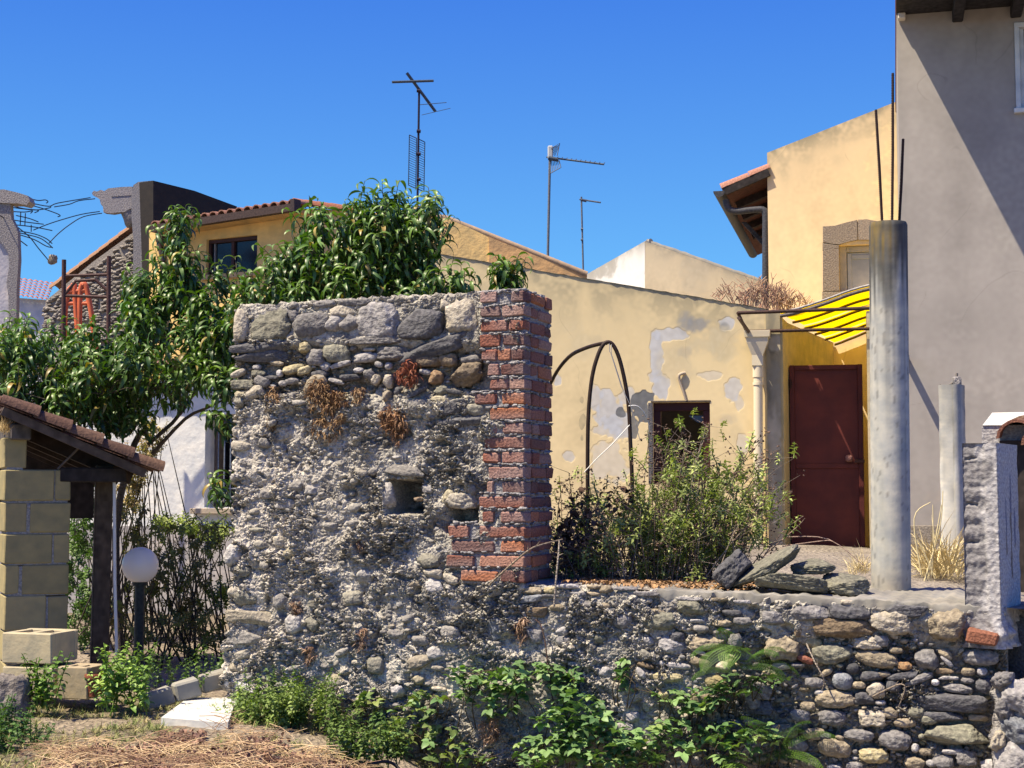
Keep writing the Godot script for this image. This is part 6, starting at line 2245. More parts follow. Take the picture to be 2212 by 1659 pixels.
func peach_tree(called: String, label: String, base: Vector3, limbs: Array, blobs: Array, sd: int, single: int) -> void:
	var r := RandomNumberGenerator.new()
	r.seed = sd
	var N := thing(called, label, "tree", base)
	var shoots := []
	for i in 7:
		shoots.append(peach_shoot(r, r.randi_range(13, 18), r.randf_range(0.2, 0.3)))
	var meshes := []
	for s in shoots:
		meshes.append((s as MB).mesh(Vector3.ZERO))
	var mats := [M.leaf, M.leaf_dark, M.leaf_light]
	var tr := MB.new()
	tr.col = lin(0.17, 0.145, 0.12)
	if limbs.size():
		tr.tube(smooth_line(limbs[0], 3), 0.034, 0.02, 8)
		obj("trunk", tr, M.bark, N)
	for i in range(1, limbs.size()):
		tr = MB.new()
		tr.col = lin(0.2, 0.17, 0.14)
		tr.tube(smooth_line(limbs[i], 3), 0.017, 0.006, 7)
		obj("branch", tr, M.bark, N)
	var all := []
	for b in blobs:
		for i in int(ceilf(b[6] * 0.98)):
			var a := r.randf() * TAU
			var q := sqrt(r.randf())
			var P := pt(b[0] + cos(a) * q * b[2], b[1] + sin(a) * q * b[3] * 0.9 + 46, b[4] + r.randf_range(-b[5], b[5]))
			all.append([P, b[0], b[1]])
	all.sort_custom(func(x, y): return x[0].z > y[0].z)
	var wh := []
	var ti := []
	for i in 7:
		wh.append([]); ti.append([])
	var tw := MB.new()
	tw.col = lin(0.13, 0.11, 0.085)
	for i in all.size():
		var P: Vector3 = all[i][0]
		var ctr := pt(all[i][1], all[i][2] + 50, -P.z + 0.15)
		tw.tube([ctr.lerp(P, 0.15), ctr.lerp(P, 0.6) + Vector3(0, 0.02, 0), P], 0.005, 0.003, 3, false)
		var t := Transform3D(Basis(Vector3.UP, r.randf() * TAU) * Basis(Vector3.RIGHT, r.randf_range(-0.7, 0.7)) * Basis.from_scale(Vector3.ONE * r.randf_range(0.8, 1.15)), P)
		var v := r.randi() % 7
		if i < single:
			inst("leafy_shoot", meshes[v], t, mats[r.randi() % 3], N)
		else:
			wh[v].append(t)
			var g := r.randf_range(0.75, 1.25)
			ti[v].append(Color(g * r.randf_range(0.85, 1.1), g, g * r.randf_range(0.8, 1.1)))
	obj("twigs", tw, M.bark, N).set_meta("kind", "stuff")
	for v in 7:
		if wh[v].size():
			many("foliage", shoots[v], M.leaf, wh[v], ti[v], N)

func build_trees() -> void:
	M.leaf_dark = M.leaf.duplicate(); M.leaf_dark.resource_name = "leaf_dark"; M.leaf_dark.albedo_color = Color(0.88, 0.9, 0.9)
	M.leaf_light = M.leaf.duplicate(); M.leaf_light.resource_name = "leaf_light"; M.leaf_light.albedo_color = Color(1, 1, 0.86)
	var z := 11.3
	peach_tree("peach_tree", "large leafy peach tree on the left behind the shed roof", Vector3(pt(330, 1300, 11.6).x, 0.25, -11.6),
		[[pt(262, 1440, 11.6), pt(250, 1150, 11.6), pt(290, 960, 11.5), pt(320, 930, 11.5)],
		[pt(320, 950, 11.5), pt(290, 850, 11.4), pt(275, 740, 11.3), pt(282, 690, 11.3)],
		[pt(320, 960, 11.5), pt(400, 880, 11.4), pt(440, 760, 11.4), pt(385, 560, 11.4), pt(378, 470, 11.4)],
		[pt(290, 900, 11.4), pt(180, 830, 11.4), pt(60, 770, 11.4)],
		[pt(330, 980, 11.5), pt(400, 905, 11.2), pt(450, 880, 11.0), pt(490, 860, 11.0)],
		[pt(355, 660, 11.3), pt(420, 640, 11.3), pt(490, 600, 11.2)]],
		[[377, 458, 22, 18, 11.3, 0.15, 6], [378, 500, 20, 25, 11.3, 0.2, 6], [375, 560, 36, 34, 11.3, 0.3, 13], [385, 612, 48, 28, 11.3, 0.3, 14], [440, 655, 46, 46, 11.2, 0.4, 22], [488, 690, 18, 40, 10.9, 0.25, 10], [470, 720, 30, 40, 11.0, 0.3, 12], [30, 720, 40, 26, 11.2, 0.4, 12], [270, 780, 60, 50, 11.2, 0.4, 16], [495, 585, 26, 14, 11.2, 0.1, 5], [290, 620, 34, 44, 11.3, 0.3, 15], [320, 690, 66, 46, 11.2, 0.5, 30],
		[190, 735, 60, 36, 11.2, 0.5, 22], [70, 735, 74, 38, 11.2, 0.5, 28], [20, 800, 50, 60, 11.2, 0.5, 24], [110, 815, 90, 50, 11.0, 0.6, 34], [230, 800, 90, 56, 11.0, 0.6, 42], [350, 790, 80, 60, 11.0, 0.6, 40], [450, 740, 58, 64, 11.0, 0.5, 32], [475, 800, 28, 40, 10.8, 0.4, 12], [240, 870, 60, 30, 11.0, 0.4, 18], [290, 880, 36, 26, 11.0, 0.3, 8], [150, 860, 80, 30, 11.0, 0.4, 20], [490, 880, 12, 30, 10.6, 0.2, 4], [478, 1030, 24, 14, 10.4, 0.1, 3]], 101, 130)
	peach_tree("peach_tree", "peach tree with drooping leaves rising behind the tall rubble wall", Vector3(pt(790, 1100, 10.6).x, 0.4, -10.6),
		[[pt(790, 1300, 10.7), pt(785, 900, 10.6), pt(790, 640, 10.5)],
		[pt(790, 660, 10.5), pt(700, 600, 10.5), pt(675, 500, 10.4)],
		[pt(790, 650, 10.5), pt(830, 560, 10.5), pt(850, 460, 10.5)],
		[pt(790, 660, 10.5), pt(900, 600, 10.4), pt(940, 500, 10.4)],
		[pt(790, 680, 10.5), pt(620, 640, 10.4), pt(570, 610, 10.4)],
		[pt(800, 670, 10.5), pt(920, 640, 10.3), pt(985, 610, 10.2)]],
		[[682, 490, 28, 26, 10.4, 0.2, 10], [650, 560, 34, 34, 10.4, 0.3, 14], [690, 585, 40, 34, 10.4, 0.3, 14], [770, 455, 34, 24, 10.4, 0.3, 11], [850, 440, 52, 26, 10.4, 0.3, 17], [930, 462, 34, 28, 10.3, 0.25, 11], [800, 510, 64, 48, 10.4, 0.4, 28], [880, 505, 52, 40, 10.4, 0.4, 20], [745, 545, 46, 44, 10.4, 0.4, 18], [840, 580, 64, 44, 10.3, 0.4, 26], [905, 560, 34, 32, 10.3, 0.3, 8], [900, 612, 66, 26, 10.1, 0.3, 20], [978, 612, 30, 20, 10.0, 0.2, 9], [610, 610, 46, 30, 10.3, 0.3, 14], [565, 630, 34, 20, 10.2, 0.2, 8], [720, 625, 70, 22, 10.2, 0.3, 20], [640, 638, 60, 18, 10.2, 0.3, 14], [800, 625, 50, 20, 10.2, 0.3, 14], [520, 652, 22, 14, 10.3, 0.2, 5]], 202, 110)
	peach_tree("young_peach_tree", "single leafy peach shoot showing above the brick pillar", Vector3(pt(1090, 1200, 10.2).x, 1.0, -10.2),
		[[pt(1090, 1270, 10.2), pt(1092, 900, 10.2), pt(1090, 610, 10.2)]],
		[[1078, 586, 14, 10, 10.2, 0.08, 4], [1098, 580, 14, 10, 10.2, 0.08, 5], [1090, 592, 24, 8, 10.2, 0.1, 5]], 303, 14)

# leaves strewn over places [u, v, ru, rv, depth or wall offset, spread, count]
func strew(r: RandomNumberGenerator, blobs: Array, on_wall: bool, c0: Color, c1: Color, sc0: float, sc1: float, flat := 0.6) -> Array:
	var wh := []
	var ti := []
	for b in blobs:
		for i in int(b[6]):
			var a := r.randf() * TAU
			var q := sqrt(r.randf())
			var u: float = b[0] + cos(a) * q * b[2]
			var v: float = b[1] + sin(a) * q * b[3]
			var P: Vector3
			if on_wall:
				P = hit(wf, u, v, b[4] + r.randf_range(0, b[5]))
			else:
				P = pt(u, v, b[4] + r.randf_range(-b[5], b[5]))
			wh.append(Transform3D(Basis(Vector3.UP, r.randf() * TAU) * Basis(Vector3.RIGHT, r.randf_range(-flat, flat)) * Basis(Vector3.BACK, r.randf_range(-flat, flat)) * Basis.from_scale(Vector3.ONE * r.randf_range(sc0, sc1)), P))
			ti.append(tint_of(r, c0, c1))
	return [wh, ti]

func trifoliate() -> MB:
	var m := MB.new()
	for i in 3:
		var lf := leaf(0.06 if i == 0 else 0.048, 0.02 if i == 0 else 0.016, 0.7, 0.25, 5, 0.25, 0.42)
		m.append(lf, Transform3D(Basis(Vector3.UP, [0.0, 1.35, -1.35][i]), Vector3.ZERO))
	return m

func tuft(n: int, l: float, w: float, spread: float, r: RandomNumberGenerator, bend := 0.7) -> MB:
	var m := MB.new()
	for i in n:
		var lf := leaf(l * r.randf_range(0.5, 1.1), w, bend * r.randf_range(0.3, 1.4), 0.2, 4, r.randf_range(1.5 - spread, 1.55), 0.3)
		var g := r.randf_range(0.75, 1.2)
		m.append(lf, Transform3D(Basis(Vector3.UP, r.randf() * TAU), Vector3(r.randf_range(-1, 1), 0, r.randf_range(-1, 1)) * l * 0.12), Color(g, g, g))
	return m

func leafy_weed(r: RandomNumberGenerator, n: int, h: float, ll: float, lw: float) -> MB:
	var m := MB.new()
	m.col = Color(0.7, 0.8, 0.5)
	var bend := Vector3(r.randf_range(-0.3, 0.3), 0, r.randf_range(-0.3, 0.3))
	m.tube([Vector3.ZERO, Vector3(0, h * 0.5, 0) + bend * h * 0.25, Vector3(0, h, 0) + bend * h], 0.004, 0.002, 4, false)
	for i in n:
		var t := 0.15 + 0.85 * (i + 0.5) / n
		var p := Vector3(0, h * t, 0) + bend * h * t * t
		var s := 1.0 - 0.5 * t * t
		var lf := leaf(ll * s * r.randf_range(0.7, 1.1), lw * s, r.randf_range(0.5, 1.3), 0.25, 4, r.randf_range(0.1, 0.7), 0.4)
		var g := r.randf_range(0.8, 1.2)
		m.append(lf, Transform3D(Basis(Vector3.UP, i * 1.7 + r.randf() * 0.5), p), Color(g, g, g * 0.9))
	return m

func fern(r: RandomNumberGenerator) -> MB:
	var m := MB.new()
	var l := 0.26
	for i in 22:
		var t := i / 22.0
		var p := Vector3(0, 0.10 * sin(t * 2.2), l * t)
		for s in [-1, 1]:
			var ll := 0.075 * sin(PI * (0.15 + 0.85 * t)) + 0.008
			for j in 5:
				var q := p + Vector3(s * ll * j / 5.0, -0.004 * j, ll * 0.3 * j / 5.0)
				for e in [-1, 1]:
					var lf := leaf(0.016 * (1.0 - j * 0.12), 0.0025, 0.3, 0.1, 2, 0.0, 0.4)
					m.append(lf, Transform3D(Basis(Vector3.UP, s * 1.25 + e * 0.75), q))
	m.col = lin(0.12, 0.16, 0.05)
	return m

func build_plants() -> void:
	var r := RandomNumberGenerator.new()
	r.seed = 404
	var g0 := lin(0.085, 0.17, 0.06)
	var g1 := lin(0.24, 0.38, 0.14)
	var tri := trifoliate()
	for q in [["bramble_a", lin(0.09, 0.18, 0.06)], ["bramble_b", lin(0.16, 0.28, 0.1)], ["bramble_c", lin(0.26, 0.36, 0.12)]]:
		M[q[0]] = M.soft_leaf.duplicate()
		M[q[0]].resource_name = q[0]
		M[q[0]].albedo_color = (q[1] as Color).linear_to_srgb()

	# brambles on the wall
	var specs := [["bramble", "green bramble spreading over the lower middle of the rubble wall", [[1150, 1465, 105, 34, 0.03, 0.16, 95], [1060, 1500, 80, 46, 0.03, 0.16, 85], [1230, 1545, 80, 50, 0.05, 0.25, 120], [1290, 1600, 100, 56, 0.05, 0.3, 150], [1190, 1625, 90, 40, 0.05, 0.25, 80], [1370, 1630, 60, 30, 0.05, 0.2, 50], [1345, 1460, 16, 40, 0.02, 0.1, 14], [1000, 1455, 40, 16, 0.02, 0.1, 14]]],
		["bramble", "thin bramble runners climbing the right part of the low wall", [[1500, 1520, 46, 26, 0.03, 0.14, 34], [1545, 1495, 50, 20, 0.03, 0.12, 24], [1600, 1480, 50, 22, 0.03, 0.12, 22], [1460, 1590, 60, 40, 0.04, 0.2, 56], [1560, 1600, 60, 44, 0.04, 0.2, 56], [1640, 1590, 40, 40, 0.04, 0.18, 34], [1660, 1470, 50, 14, 0.02, 0.1, 12], [1440, 1500, 30, 24, 0.03, 0.1, 14]]],
		["bramble", "sparse yellowing bramble at the foot of the wall left of centre", [[890, 1560, 60, 36, 0.03, 0.16, 34], [800, 1530, 26, 40, 0.03, 0.14, 28], [840, 1600, 50, 40, 0.04, 0.2, 34], [960, 1600, 40, 40, 0.03, 0.16, 22], [1000, 1640, 70, 20, 0.04, 0.2, 30], [925, 1510, 40, 18, 0.02, 0.1, 12]]]]
	for e in specs:
		var N := thing(e[0], e[1], "bramble", hit(wf, e[2][0][0], 1640, 0.1))
		var y: bool = e[1].begins_with("sparse")
		var st := strew(r, e[2], true, g0, g1 if not y else lin(0.24, 0.28, 0.08), 0.5, 1.2)
		var near := []
		var nt := []
		var lm := tri.mesh(Vector3.ZERO)
		for i in st[0].size():
			if i % 4 == 0:
				inst("leaf", lm, st[0][i], [M.bramble_a, M.bramble_b, M.bramble_c][r.randi() % 3], N)
			else:
				near.append(st[0][i]); nt.append(st[1][i])
		many("leaves", tri, M.soft_leaf, near, nt, N)
		var sm := MB.new()
		sm.col = lin(0.14, 0.11, 0.07)
		for b in e[2]:
			for j in 4:
				var u: float = b[0] + r.randf_range(-1, 1) * b[2]
				var v: float = b[1] + b[3]
				sm.tube(smooth_line([hit(wf, u, v + 30, 0.02), hit(wf, u + r.randf_range(-20, 20), v - b[3] * 0.6, 0.12), hit(wf, u + r.randf_range(-60, 60), v - b[3] * 1.6, 0.06)], 4), 0.004, 0.002, 4, false)
		obj("canes", sm, M.bark, N).set_meta("kind", "stuff")

	# nettles at the foot of the wall
	var nw := []
	for i in 4:
		nw.append(leafy_weed(r, 18, 0.26, 0.06, 0.016))
	var beds := [["nettle_patch", "dense green nettles at the left foot of the rubble wall", "weeds", [[560, 1580, 66, 20, 8.75, 0.25, 70], [640, 1560, 60, 30, 8.65, 0.22, 70], [690, 1530, 30, 20, 8.8, 0.1, 12], [720, 1585, 30, 24, 8.5, 0.15, 18], [600, 1530, 60, 20, 8.9, 0.1, 22], [530, 1540, 26, 16, 9.0, 0.1, 10]], lin(0.09, 0.16, 0.045), lin(0.25, 0.33, 0.1), 0.78],
		["weed_clump", "bright green weeds growing beside the terracotta pot", "weeds", [[256, 1505, 30, 22, 8.95, 0.12, 9], [235, 1540, 22, 10, 8.8, 0.1, 6], [300, 1535, 26, 16, 8.8, 0.1, 6], [280, 1490, 40, 14, 9.0, 0.1, 5]], lin(0.14, 0.26, 0.05), lin(0.32, 0.46, 0.11), 1.1],
		["weed_clump", "leafy weed in front of the lower hollow block", "weeds", [[95, 1530, 34, 18, 8.75, 0.1, 16]], lin(0.09, 0.17, 0.035), lin(0.17, 0.29, 0.06), 1.1],
		["weed_clump", "low green weeds in the bottom left corner", "weeds", [[25, 1610, 34, 22, 8.1, 0.15, 24], [10, 1650, 30, 20, 7.8, 0.1, 12], [70, 1640, 30, 16, 7.9, 0.1, 8]], lin(0.05, 0.12, 0.03), lin(0.11, 0.2, 0.05), 0.9],
		["weed_clump", "weeds at the bottom edge right of the straw heap", "weeds", [[760, 1640, 60, 20, 8.0, 0.15, 26], [840, 1650, 50, 14, 8.1, 0.12, 16]], lin(0.07, 0.13, 0.03), lin(0.16, 0.24, 0.06), 0.9],
		["weed_clump", "small shaded weeds along the cement kerb of the path", "weeds", [[380, 1490, 60, 12, 9.3, 0.1, 9], [460, 1455, 40, 12, 9.5, 0.1, 8], [340, 1455, 40, 14, 9.8, 0.15, 8]], lin(0.06, 0.12, 0.03), lin(0.13, 0.22, 0.05), 0.7]]
	for e in beds:
		var N := thing(e[0], e[1], e[2], pt(e[3][0][0], e[3][0][1], e[3][0][4]))
		for v in 4:
			var half := []
			for b in e[3]:
				var c: Array = b.duplicate()
				c[6] = ceilf(b[6] / 4.0)
				half.append(c)
			var st := strew(r, half, false, e[4], e[5], 0.7 * e[6], 1.15 * e[6], 0.35)
			many("stalks", nw[v], M.soft_leaf, st[0], st[1], N)

	var ho := MB.new()
	ho.col = lin(0.03, 0.03, 0.033)
	ho.tube(smooth_line([pt(790, 1664, 7.9), pt(803, 1651, 7.9), pt(828, 1645, 7.95), pt(850, 1650, 7.95), pt(866, 1666, 7.9)], 4), 0.009, -1, 8)
	tag(obj("black_hose", ho, M.plain), "loop of thin black hose at the bottom edge among the weeds", "hose")

	# ferns
	var fr := fern(r)
	for e in [["feathery fern rooted in the upper right of the low wall", [[1590, 1400, 0.06], [1600, 1430, 0.07], [1625, 1420, 0.05], [1580, 1440, 0.06]], 11], ["small fern at the bottom right of the low wall beside the brambles", [[1640, 1640, 0.06], [1665, 1625, 0.05], [1610, 1655, 0.06]], 8], ["fern sprig at the bottom of the wall near the big rounded stones", [[1690, 1612, 0.05], [1650, 1610, 0.05]], 5]]:
		var N := thing("fern", e[0], "fern", hit(wf, e[1][0][0], e[1][0][1], 0.02), "ferns on the low wall")
		for i in e[2]:
			var q: Array = e[1][i % e[1].size()]
			var mb := MB.new()
			mb.append(fr, Transform3D(Basis(Vector3.UP, r.randf_range(-1.6, 1.6)) * Basis(Vector3.RIGHT, r.randf_range(-0.6, 0.8)) * Basis.from_scale(Vector3.ONE * r.randf_range(0.7, 1.05)), hit(wf, q[0] + r.randf_range(-14, 14), q[1] + r.randf_range(-8, 8), q[2])), tint_of(r, lin(0.07, 0.15, 0.025), lin(0.15, 0.27, 0.04)))
			obj("frond", mb, M.soft_leaf, N)

	# dry growth hanging on the wall
	var dr := tuft(12, 0.085, 0.003, 1.5, r, 3.4)
	for e in [["dried_plant", "big brown dried plant hanging below the top stones of the tall wall", [[690, 850, 26, 34, 0.0, 0.05, 60], [725, 880, 30, 40, 0.0, 0.05, 70], [705, 920, 30, 26, 0.0, 0.04, 44]], lin(0.22, 0.12, 0.06), lin(0.42, 0.28, 0.15)],
		["dried_plant", "reddish brown dried tuft in the shaded joint of the tall wall", [[880, 806, 22, 24, 0.01, 0.06, 42]], lin(0.22, 0.07, 0.04), lin(0.38, 0.14, 0.08)],
		["dried_plant", "brown dried tuft hanging left of the dark wall slot", [[848, 900, 30, 22, 0.0, 0.05, 54], [862, 935, 18, 22, 0.0, 0.04, 26]], lin(0.24, 0.13, 0.07), lin(0.42, 0.25, 0.14)],
		["dried_plant", "narrow dried strand near the left edge of the tall wall", [[592, 860, 10, 28, 0.0, 0.04, 26], [588, 910, 7, 20, 0.0, 0.03, 12], [775, 855, 12, 22, 0.0, 0.03, 14]], lin(0.26, 0.16, 0.09), lin(0.42, 0.28, 0.16)],
		["dried_plant", "small dried sprigs low on the tall wall above the nettles", [[775, 1175, 14, 12, 0.0, 0.03, 12], [670, 1415, 10, 20, 0.0, 0.04, 14], [780, 1380, 12, 22, 0.0, 0.04, 14], [640, 1310, 12, 12, 0.0, 0.03, 10], [1130, 1360, 12, 26, 0.0, 0.05, 18], [1060, 1570, 20, 30, 0.02, 0.06, 20]], lin(0.24, 0.14, 0.09), lin(0.42, 0.29, 0.2)]]:
		var N := thing(e[0], e[1], "dried plant", hit(wf, e[2][0][0], e[2][0][1] + e[2][0][3], 0.0), "dried plants on the rubble wall")
		var st := strew(r, e[2], true, e[3], e[4], 0.5, 1.1, 0.7)
		many("dry_leaves", dr, M.dry, st[0], st[1], N)

	# canes lying over the wall and the pillar
	var canes := [["dead thorny cane leaning across the foot of the brick pillar", [[1058, 1262, 0.10], [1095, 1228, 0.14], [1140, 1190, 0.16], [1165, 1178, 0.1], [1215, 1165, -0.1]], lin(0.42, 0.34, 0.24), 0.006], ["pale dead stalk standing right of the brick pillar", [[1197, 1310, 0.05], [1201, 1255, 0.06], [1206, 1200, 0.04], [1208, 1168, 0.0]], lin(0.55, 0.48, 0.38), 0.007], ["dark dry cane leaning on the low wall below the pillar", [[1197, 1530, 0.12], [1185, 1450, 0.1], [1178, 1390, 0.08], [1168, 1350, 0.05], [1156, 1338, 0.03]], lin(0.13, 0.09, 0.07), 0.006], ["thin bent dry root hanging from the low wall", [[1742, 1390, 0.03], [1760, 1430, 0.08], [1780, 1468, 0.08], [1776, 1490, 0.05]], lin(0.5, 0.43, 0.33), 0.005], ["twisted dry root sticking out of the stones at the right", [[1885, 1505, 0.02], [1925, 1485, 0.09], [1948, 1478, 0.12], [1955, 1490, 0.12], [1940, 1530, 0.07]], lin(0.4, 0.33, 0.25), 0.005], ["slender brown cane rising through the right brambles", [[1536, 1600, 0.1], [1540, 1550, 0.1], [1558, 1505, 0.05]], lin(0.3, 0.2, 0.13), 0.005]]
	for e in canes:
		var ln := []
		for q in e[1]:
			ln.append(hit(wf, q[0], q[1], q[2]))
		var mb := MB.new()
		mb.col = e[2]
		ln = smooth_line(ln, 4)
		mb.tube(ln, e[3], e[3] * 0.6, 6)
		for i in range(2, ln.size(), 3):
			mb.tube([ln[i], ln[i] + Vector3(r.randf_range(-0.03, 0.03), r.randf_range(0.0, 0.045), r.randf_range(0, 0.02))], e[3] * 0.5, 0.001, 4, false)
		tag(obj("dead_cane", mb, M.bark), e[0], "dead cane", "dead canes on the low wall")

	# shrub on the terrace
	var Z := 9.35
	var N := thing("terrace_shrub", "tangled half dry green shrub growing on the terrace in front of the small window", "shrub", pt(1420, 1250, Z))
	var stm := MB.new()
	var tips := []
	for i in 210:
		var u := r.randf_range(1215, 1600)
		var z := Z + r.randf_range(-0.45, 0.7)
		var topv := 1010.0 + absf(u - 1490) * 0.5 + r.randf_range(-10, 140)
		var tu := u + r.randf_range(-60, 60) + (u - 1430) * 0.25
		if i < 26:
			topv = r.randf_range(915, 1010)
			u = r.randf_range(1400, 1520)
			tu = lerpf(1400, 1540, r.randf())
		elif i < 44:   # long arching runners to the right
			u = r.randf_range(1440, 1560)
			tu = r.randf_range(1600, 1690)
			topv = r.randf_range(950, 1110)
		elif i < 56:
			tu = r.randf_range(1210, 1330); u = tu + r.randf_range(0, 40); topv = r.randf_range(1000, 1100)
		var P0 := pt(u, 1245 + r.randf_range(-4, 6), z)
		P0.y = deck(1.0) - 0.03
		var P2 := pt(tu, topv, z + r.randf_range(-0.2, 0.2))
		var P1 := P0.lerp(P2, 0.5) + Vector3(r.randf_range(-0.06, 0.06), 0.08, r.randf_range(-0.06, 0.06))
		stm.col = tint_of(r, lin(0.12, 0.09, 0.07), lin(0.5, 0.42, 0.33))
		var ln := smooth_line([P0, P1, P2], 4)
		stm.tube(ln, r.randf_range(0.0028, 0.005), 0.0016, 4, false)
		for j in range(1, ln.size()):
			if r.randf() < 0.75: tips.append([ln[j], i])
			if r.randf() < 0.9:
				var e: Vector3 = ln[j] + Vector3(r.randf_range(-0.18, 0.18), r.randf_range(-0.04, 0.12), r.randf_range(-0.14, 0.14))
				stm.tube([ln[j], e], 0.002, 0.001, 3, false)
				tips.append([e, i])
	obj("stems", stm, M.bark, N).set_meta("kind", "stuff")
	var sw := []
	for i in 3:
		sw.append(leafy_weed(r, 12, 0.10, 0.05, 0.008))
	var wh := [[], [], []]
	var ti := [[], [], []]
	var dw := []
	var dt := []
	var seed_ := MB.new()
	rock(seed_, Transform3D.IDENTITY, "r", 4, 1, Color.WHITE, lin(0.7, 0.7, 0.7))
	for t in tips:
		var P: Vector3 = t[0]
		var green := r.randf() < (0.62 if t[1] >= 56 and P.x > 0.75 else 0.2)
		if green:
			var v := r.randi() % 3
			wh[v].append(Transform3D(Basis(Vector3.UP, r.randf() * TAU) * Basis(Vector3.RIGHT, r.randf_range(-1.0, 1.0)) * Basis.from_scale(Vector3.ONE * r.randf_range(0.7, 1.3)), P))
			ti[v].append(tint_of(r, lin(0.17, 0.22, 0.06), lin(0.42, 0.47, 0.16)))
		else:
			for k in 3:
				dw.append(Transform3D(Basis(Vector3(1, 2, 3).normalized(), r.randf() * 6) * Basis.from_scale(Vector3(0.004, 0.006, 0.004) * r.randf_range(0.8, 1.7)), P + Vector3(r.randf_range(-0.025, 0.025), r.randf_range(-0.02, 0.03), r.randf_range(-0.02, 0.02))))
				dt.append(tint_of(r, lin(0.07, 0.045, 0.035), lin(0.2, 0.13, 0.09)))
	for v in 3:
		many("leaves", sw[v], M.soft_leaf, wh[v], ti[v], N)
	many("seed_heads", seed_, M.dry, dw, dt, N)
	# dark dead leaves at its left foot and brown litter below
	var lit := leaf(0.05, 0.016, 1.6, 0.5, 4, 0.4, 0.45)
	var st2 := strew(r, [[1250, 1130, 40, 70, Z, 0.3, 90], [1225, 1180, 24, 50, Z - 0.1, 0.2, 60], [1330, 1080, 40, 26, Z, 0.3, 26]], false, lin(0.03, 0.022, 0.02), lin(0.10, 0.06, 0.04), 0.8, 1.4, 2.0)
	many("dead_leaves", lit, M.dry, st2[0], st2[1], N)
	var lw := []
	var lt := []
	for i in 900:
		var P := wf.w(loc(wf, r.randf_range(1200, 1640), 1260).x, 0, -r.randf_range(0.1, 0.9))
		P.y = deck((P - wf.o).dot(wf.a)) + 0.012
		lw.append(Transform3D(Basis(Vector3.UP, r.randf() * TAU) * Basis(Vector3.RIGHT, r.randf_range(-0.5, 0.5)) * Basis.from_scale(Vector3.ONE * r.randf_range(0.4, 0.9)), P))
		lt.append(tint_of(r, lin(0.16, 0.10, 0.06), lin(0.42, 0.25, 0.12)))
	var LT := many("leaf_litter", lit, M.dry, lw, lt)
	tag(LT, "brown fallen leaves on the ground under the terrace shrub", "leaf litter", "", "stuff")

	# dry straw by the posts
	var gr := tuft(24, 0.34, 0.003, 0.7, r, 0.9)
	for e in [["dry_grass", "tall straw coloured dry grass between the two concrete posts", [[2000, 1245, 24, 10, 10.2, 0.4, 9], [2030, 1240, 30, 8, 10.4, 0.5, 9], [2055, 1250, 20, 8, 10.0, 0.3, 5]], 1.15], ["dry_grass", "low dry grass tuft at the left of the round column", [[1850, 1240, 24, 8, 9.3, 0.2, 7]], 0.5]]:
		var G := thing(e[0], e[1], "dry grass", pt(e[2][0][0], e[2][0][1], e[2][0][4]), "dry grass tufts on the terrace")
		var st := strew(r, e[2], false, lin(0.5, 0.4, 0.2), lin(0.72, 0.62, 0.36), 0.8 * e[3], 1.3 * e[3], 0.35)
		many("blades", gr, M.dry, st[0], st[1], G)
	var stal := MB.new()
	stal.col = lin(0.62, 0.54, 0.32)
	for e in [[1995, 1262, 2030, 1140, 2037, 1060], [2002, 1262, 2020, 1170, 2034, 1090], [1990, 1240, 1975, 1120, 2010, 1085], [2010, 1262, 2016, 1180, 2015, 1090], [2020, 1250, 1990, 1180, 1972, 1158]]:
		stal.tube(smooth_line([pt(e[0], e[1], 9.8), pt(e[2], e[3], 9.8), pt(e[4], e[5], 9.8)], 5), 0.006, 0.003, 5)
	tag(obj("dry_stalks", stal, M.dry), "long bleached dry stalks leaning on the slim concrete post", "dry grass")
	var ds := MB.new()
	ds.col = lin(0.5, 0.36, 0.28)
	for e in [[1640, 1215, 1690, 1150, 1735, 1115], [1650, 1200, 1720, 1140, 1738, 1120], [1700, 1160, 1790, 1165, 1870, 1225], [1690, 1180, 1780, 1168, 1800, 1170]]:
		ds.tube(smooth_line([pt(e[0], e[1], 9.2), pt(e[2], e[3], 9.1), pt(e[4], e[5], 9.0)], 4), 0.004, 0.002, 4)
	tag(obj("dry_runner", ds, M.bark), "dry runners arching in front of the red gate above the slates", "dead cane")

	# pinkish dead weeds on top of the outbuilding
	var l := face(12.0, 1785, 15.3)
	var TW := thing("dry_weeds", "pinkish dry weeds growing on top of the low yellow outbuilding", "weeds", hit(l, 1660, 668))
	var tm := MB.new()
	for i in 120:
		var u := clampf(1655 + r.randfn() * 45, 1555, 1770)
		tm.col = tint_of(r, lin(0.42, 0.25, 0.18), lin(0.55, 0.38, 0.26))
		var v0 := 577.0 + (minf(u, 1700) - 1120) * 0.168
		var b := hit(l, u, v0, -0.15)
		var hgt := r.randf_range(0.1, 0.34) * (1.1 - absf(u - 1650) / 160.0)
		var e := b + Vector3(r.randf_range(-0.1, 0.1), hgt, r.randf_range(-0.05, 0.05))
		tm.tube([b, b.lerp(e, 0.5) + Vector3(r.randf_range(-0.03, 0.03), 0, 0), e], 0.0055, 0.003, 3, false)
		for j in 4:
			var q := b.lerp(e, r.randf_range(0.3, 0.95))
			tm.tube([q, q + Vector3(r.randf_range(-0.08, 0.08), r.randf_range(0.02, 0.09), 0)], 0.004, 0.004, 3, false)
	obj("stems", tm, M.dry, TW).set_meta("kind", "stuff")

	# dark evergreen shrubs in the garden behind the lamp
	var sl := leafy_weed(r, 14, 0.14, 0.045, 0.011)
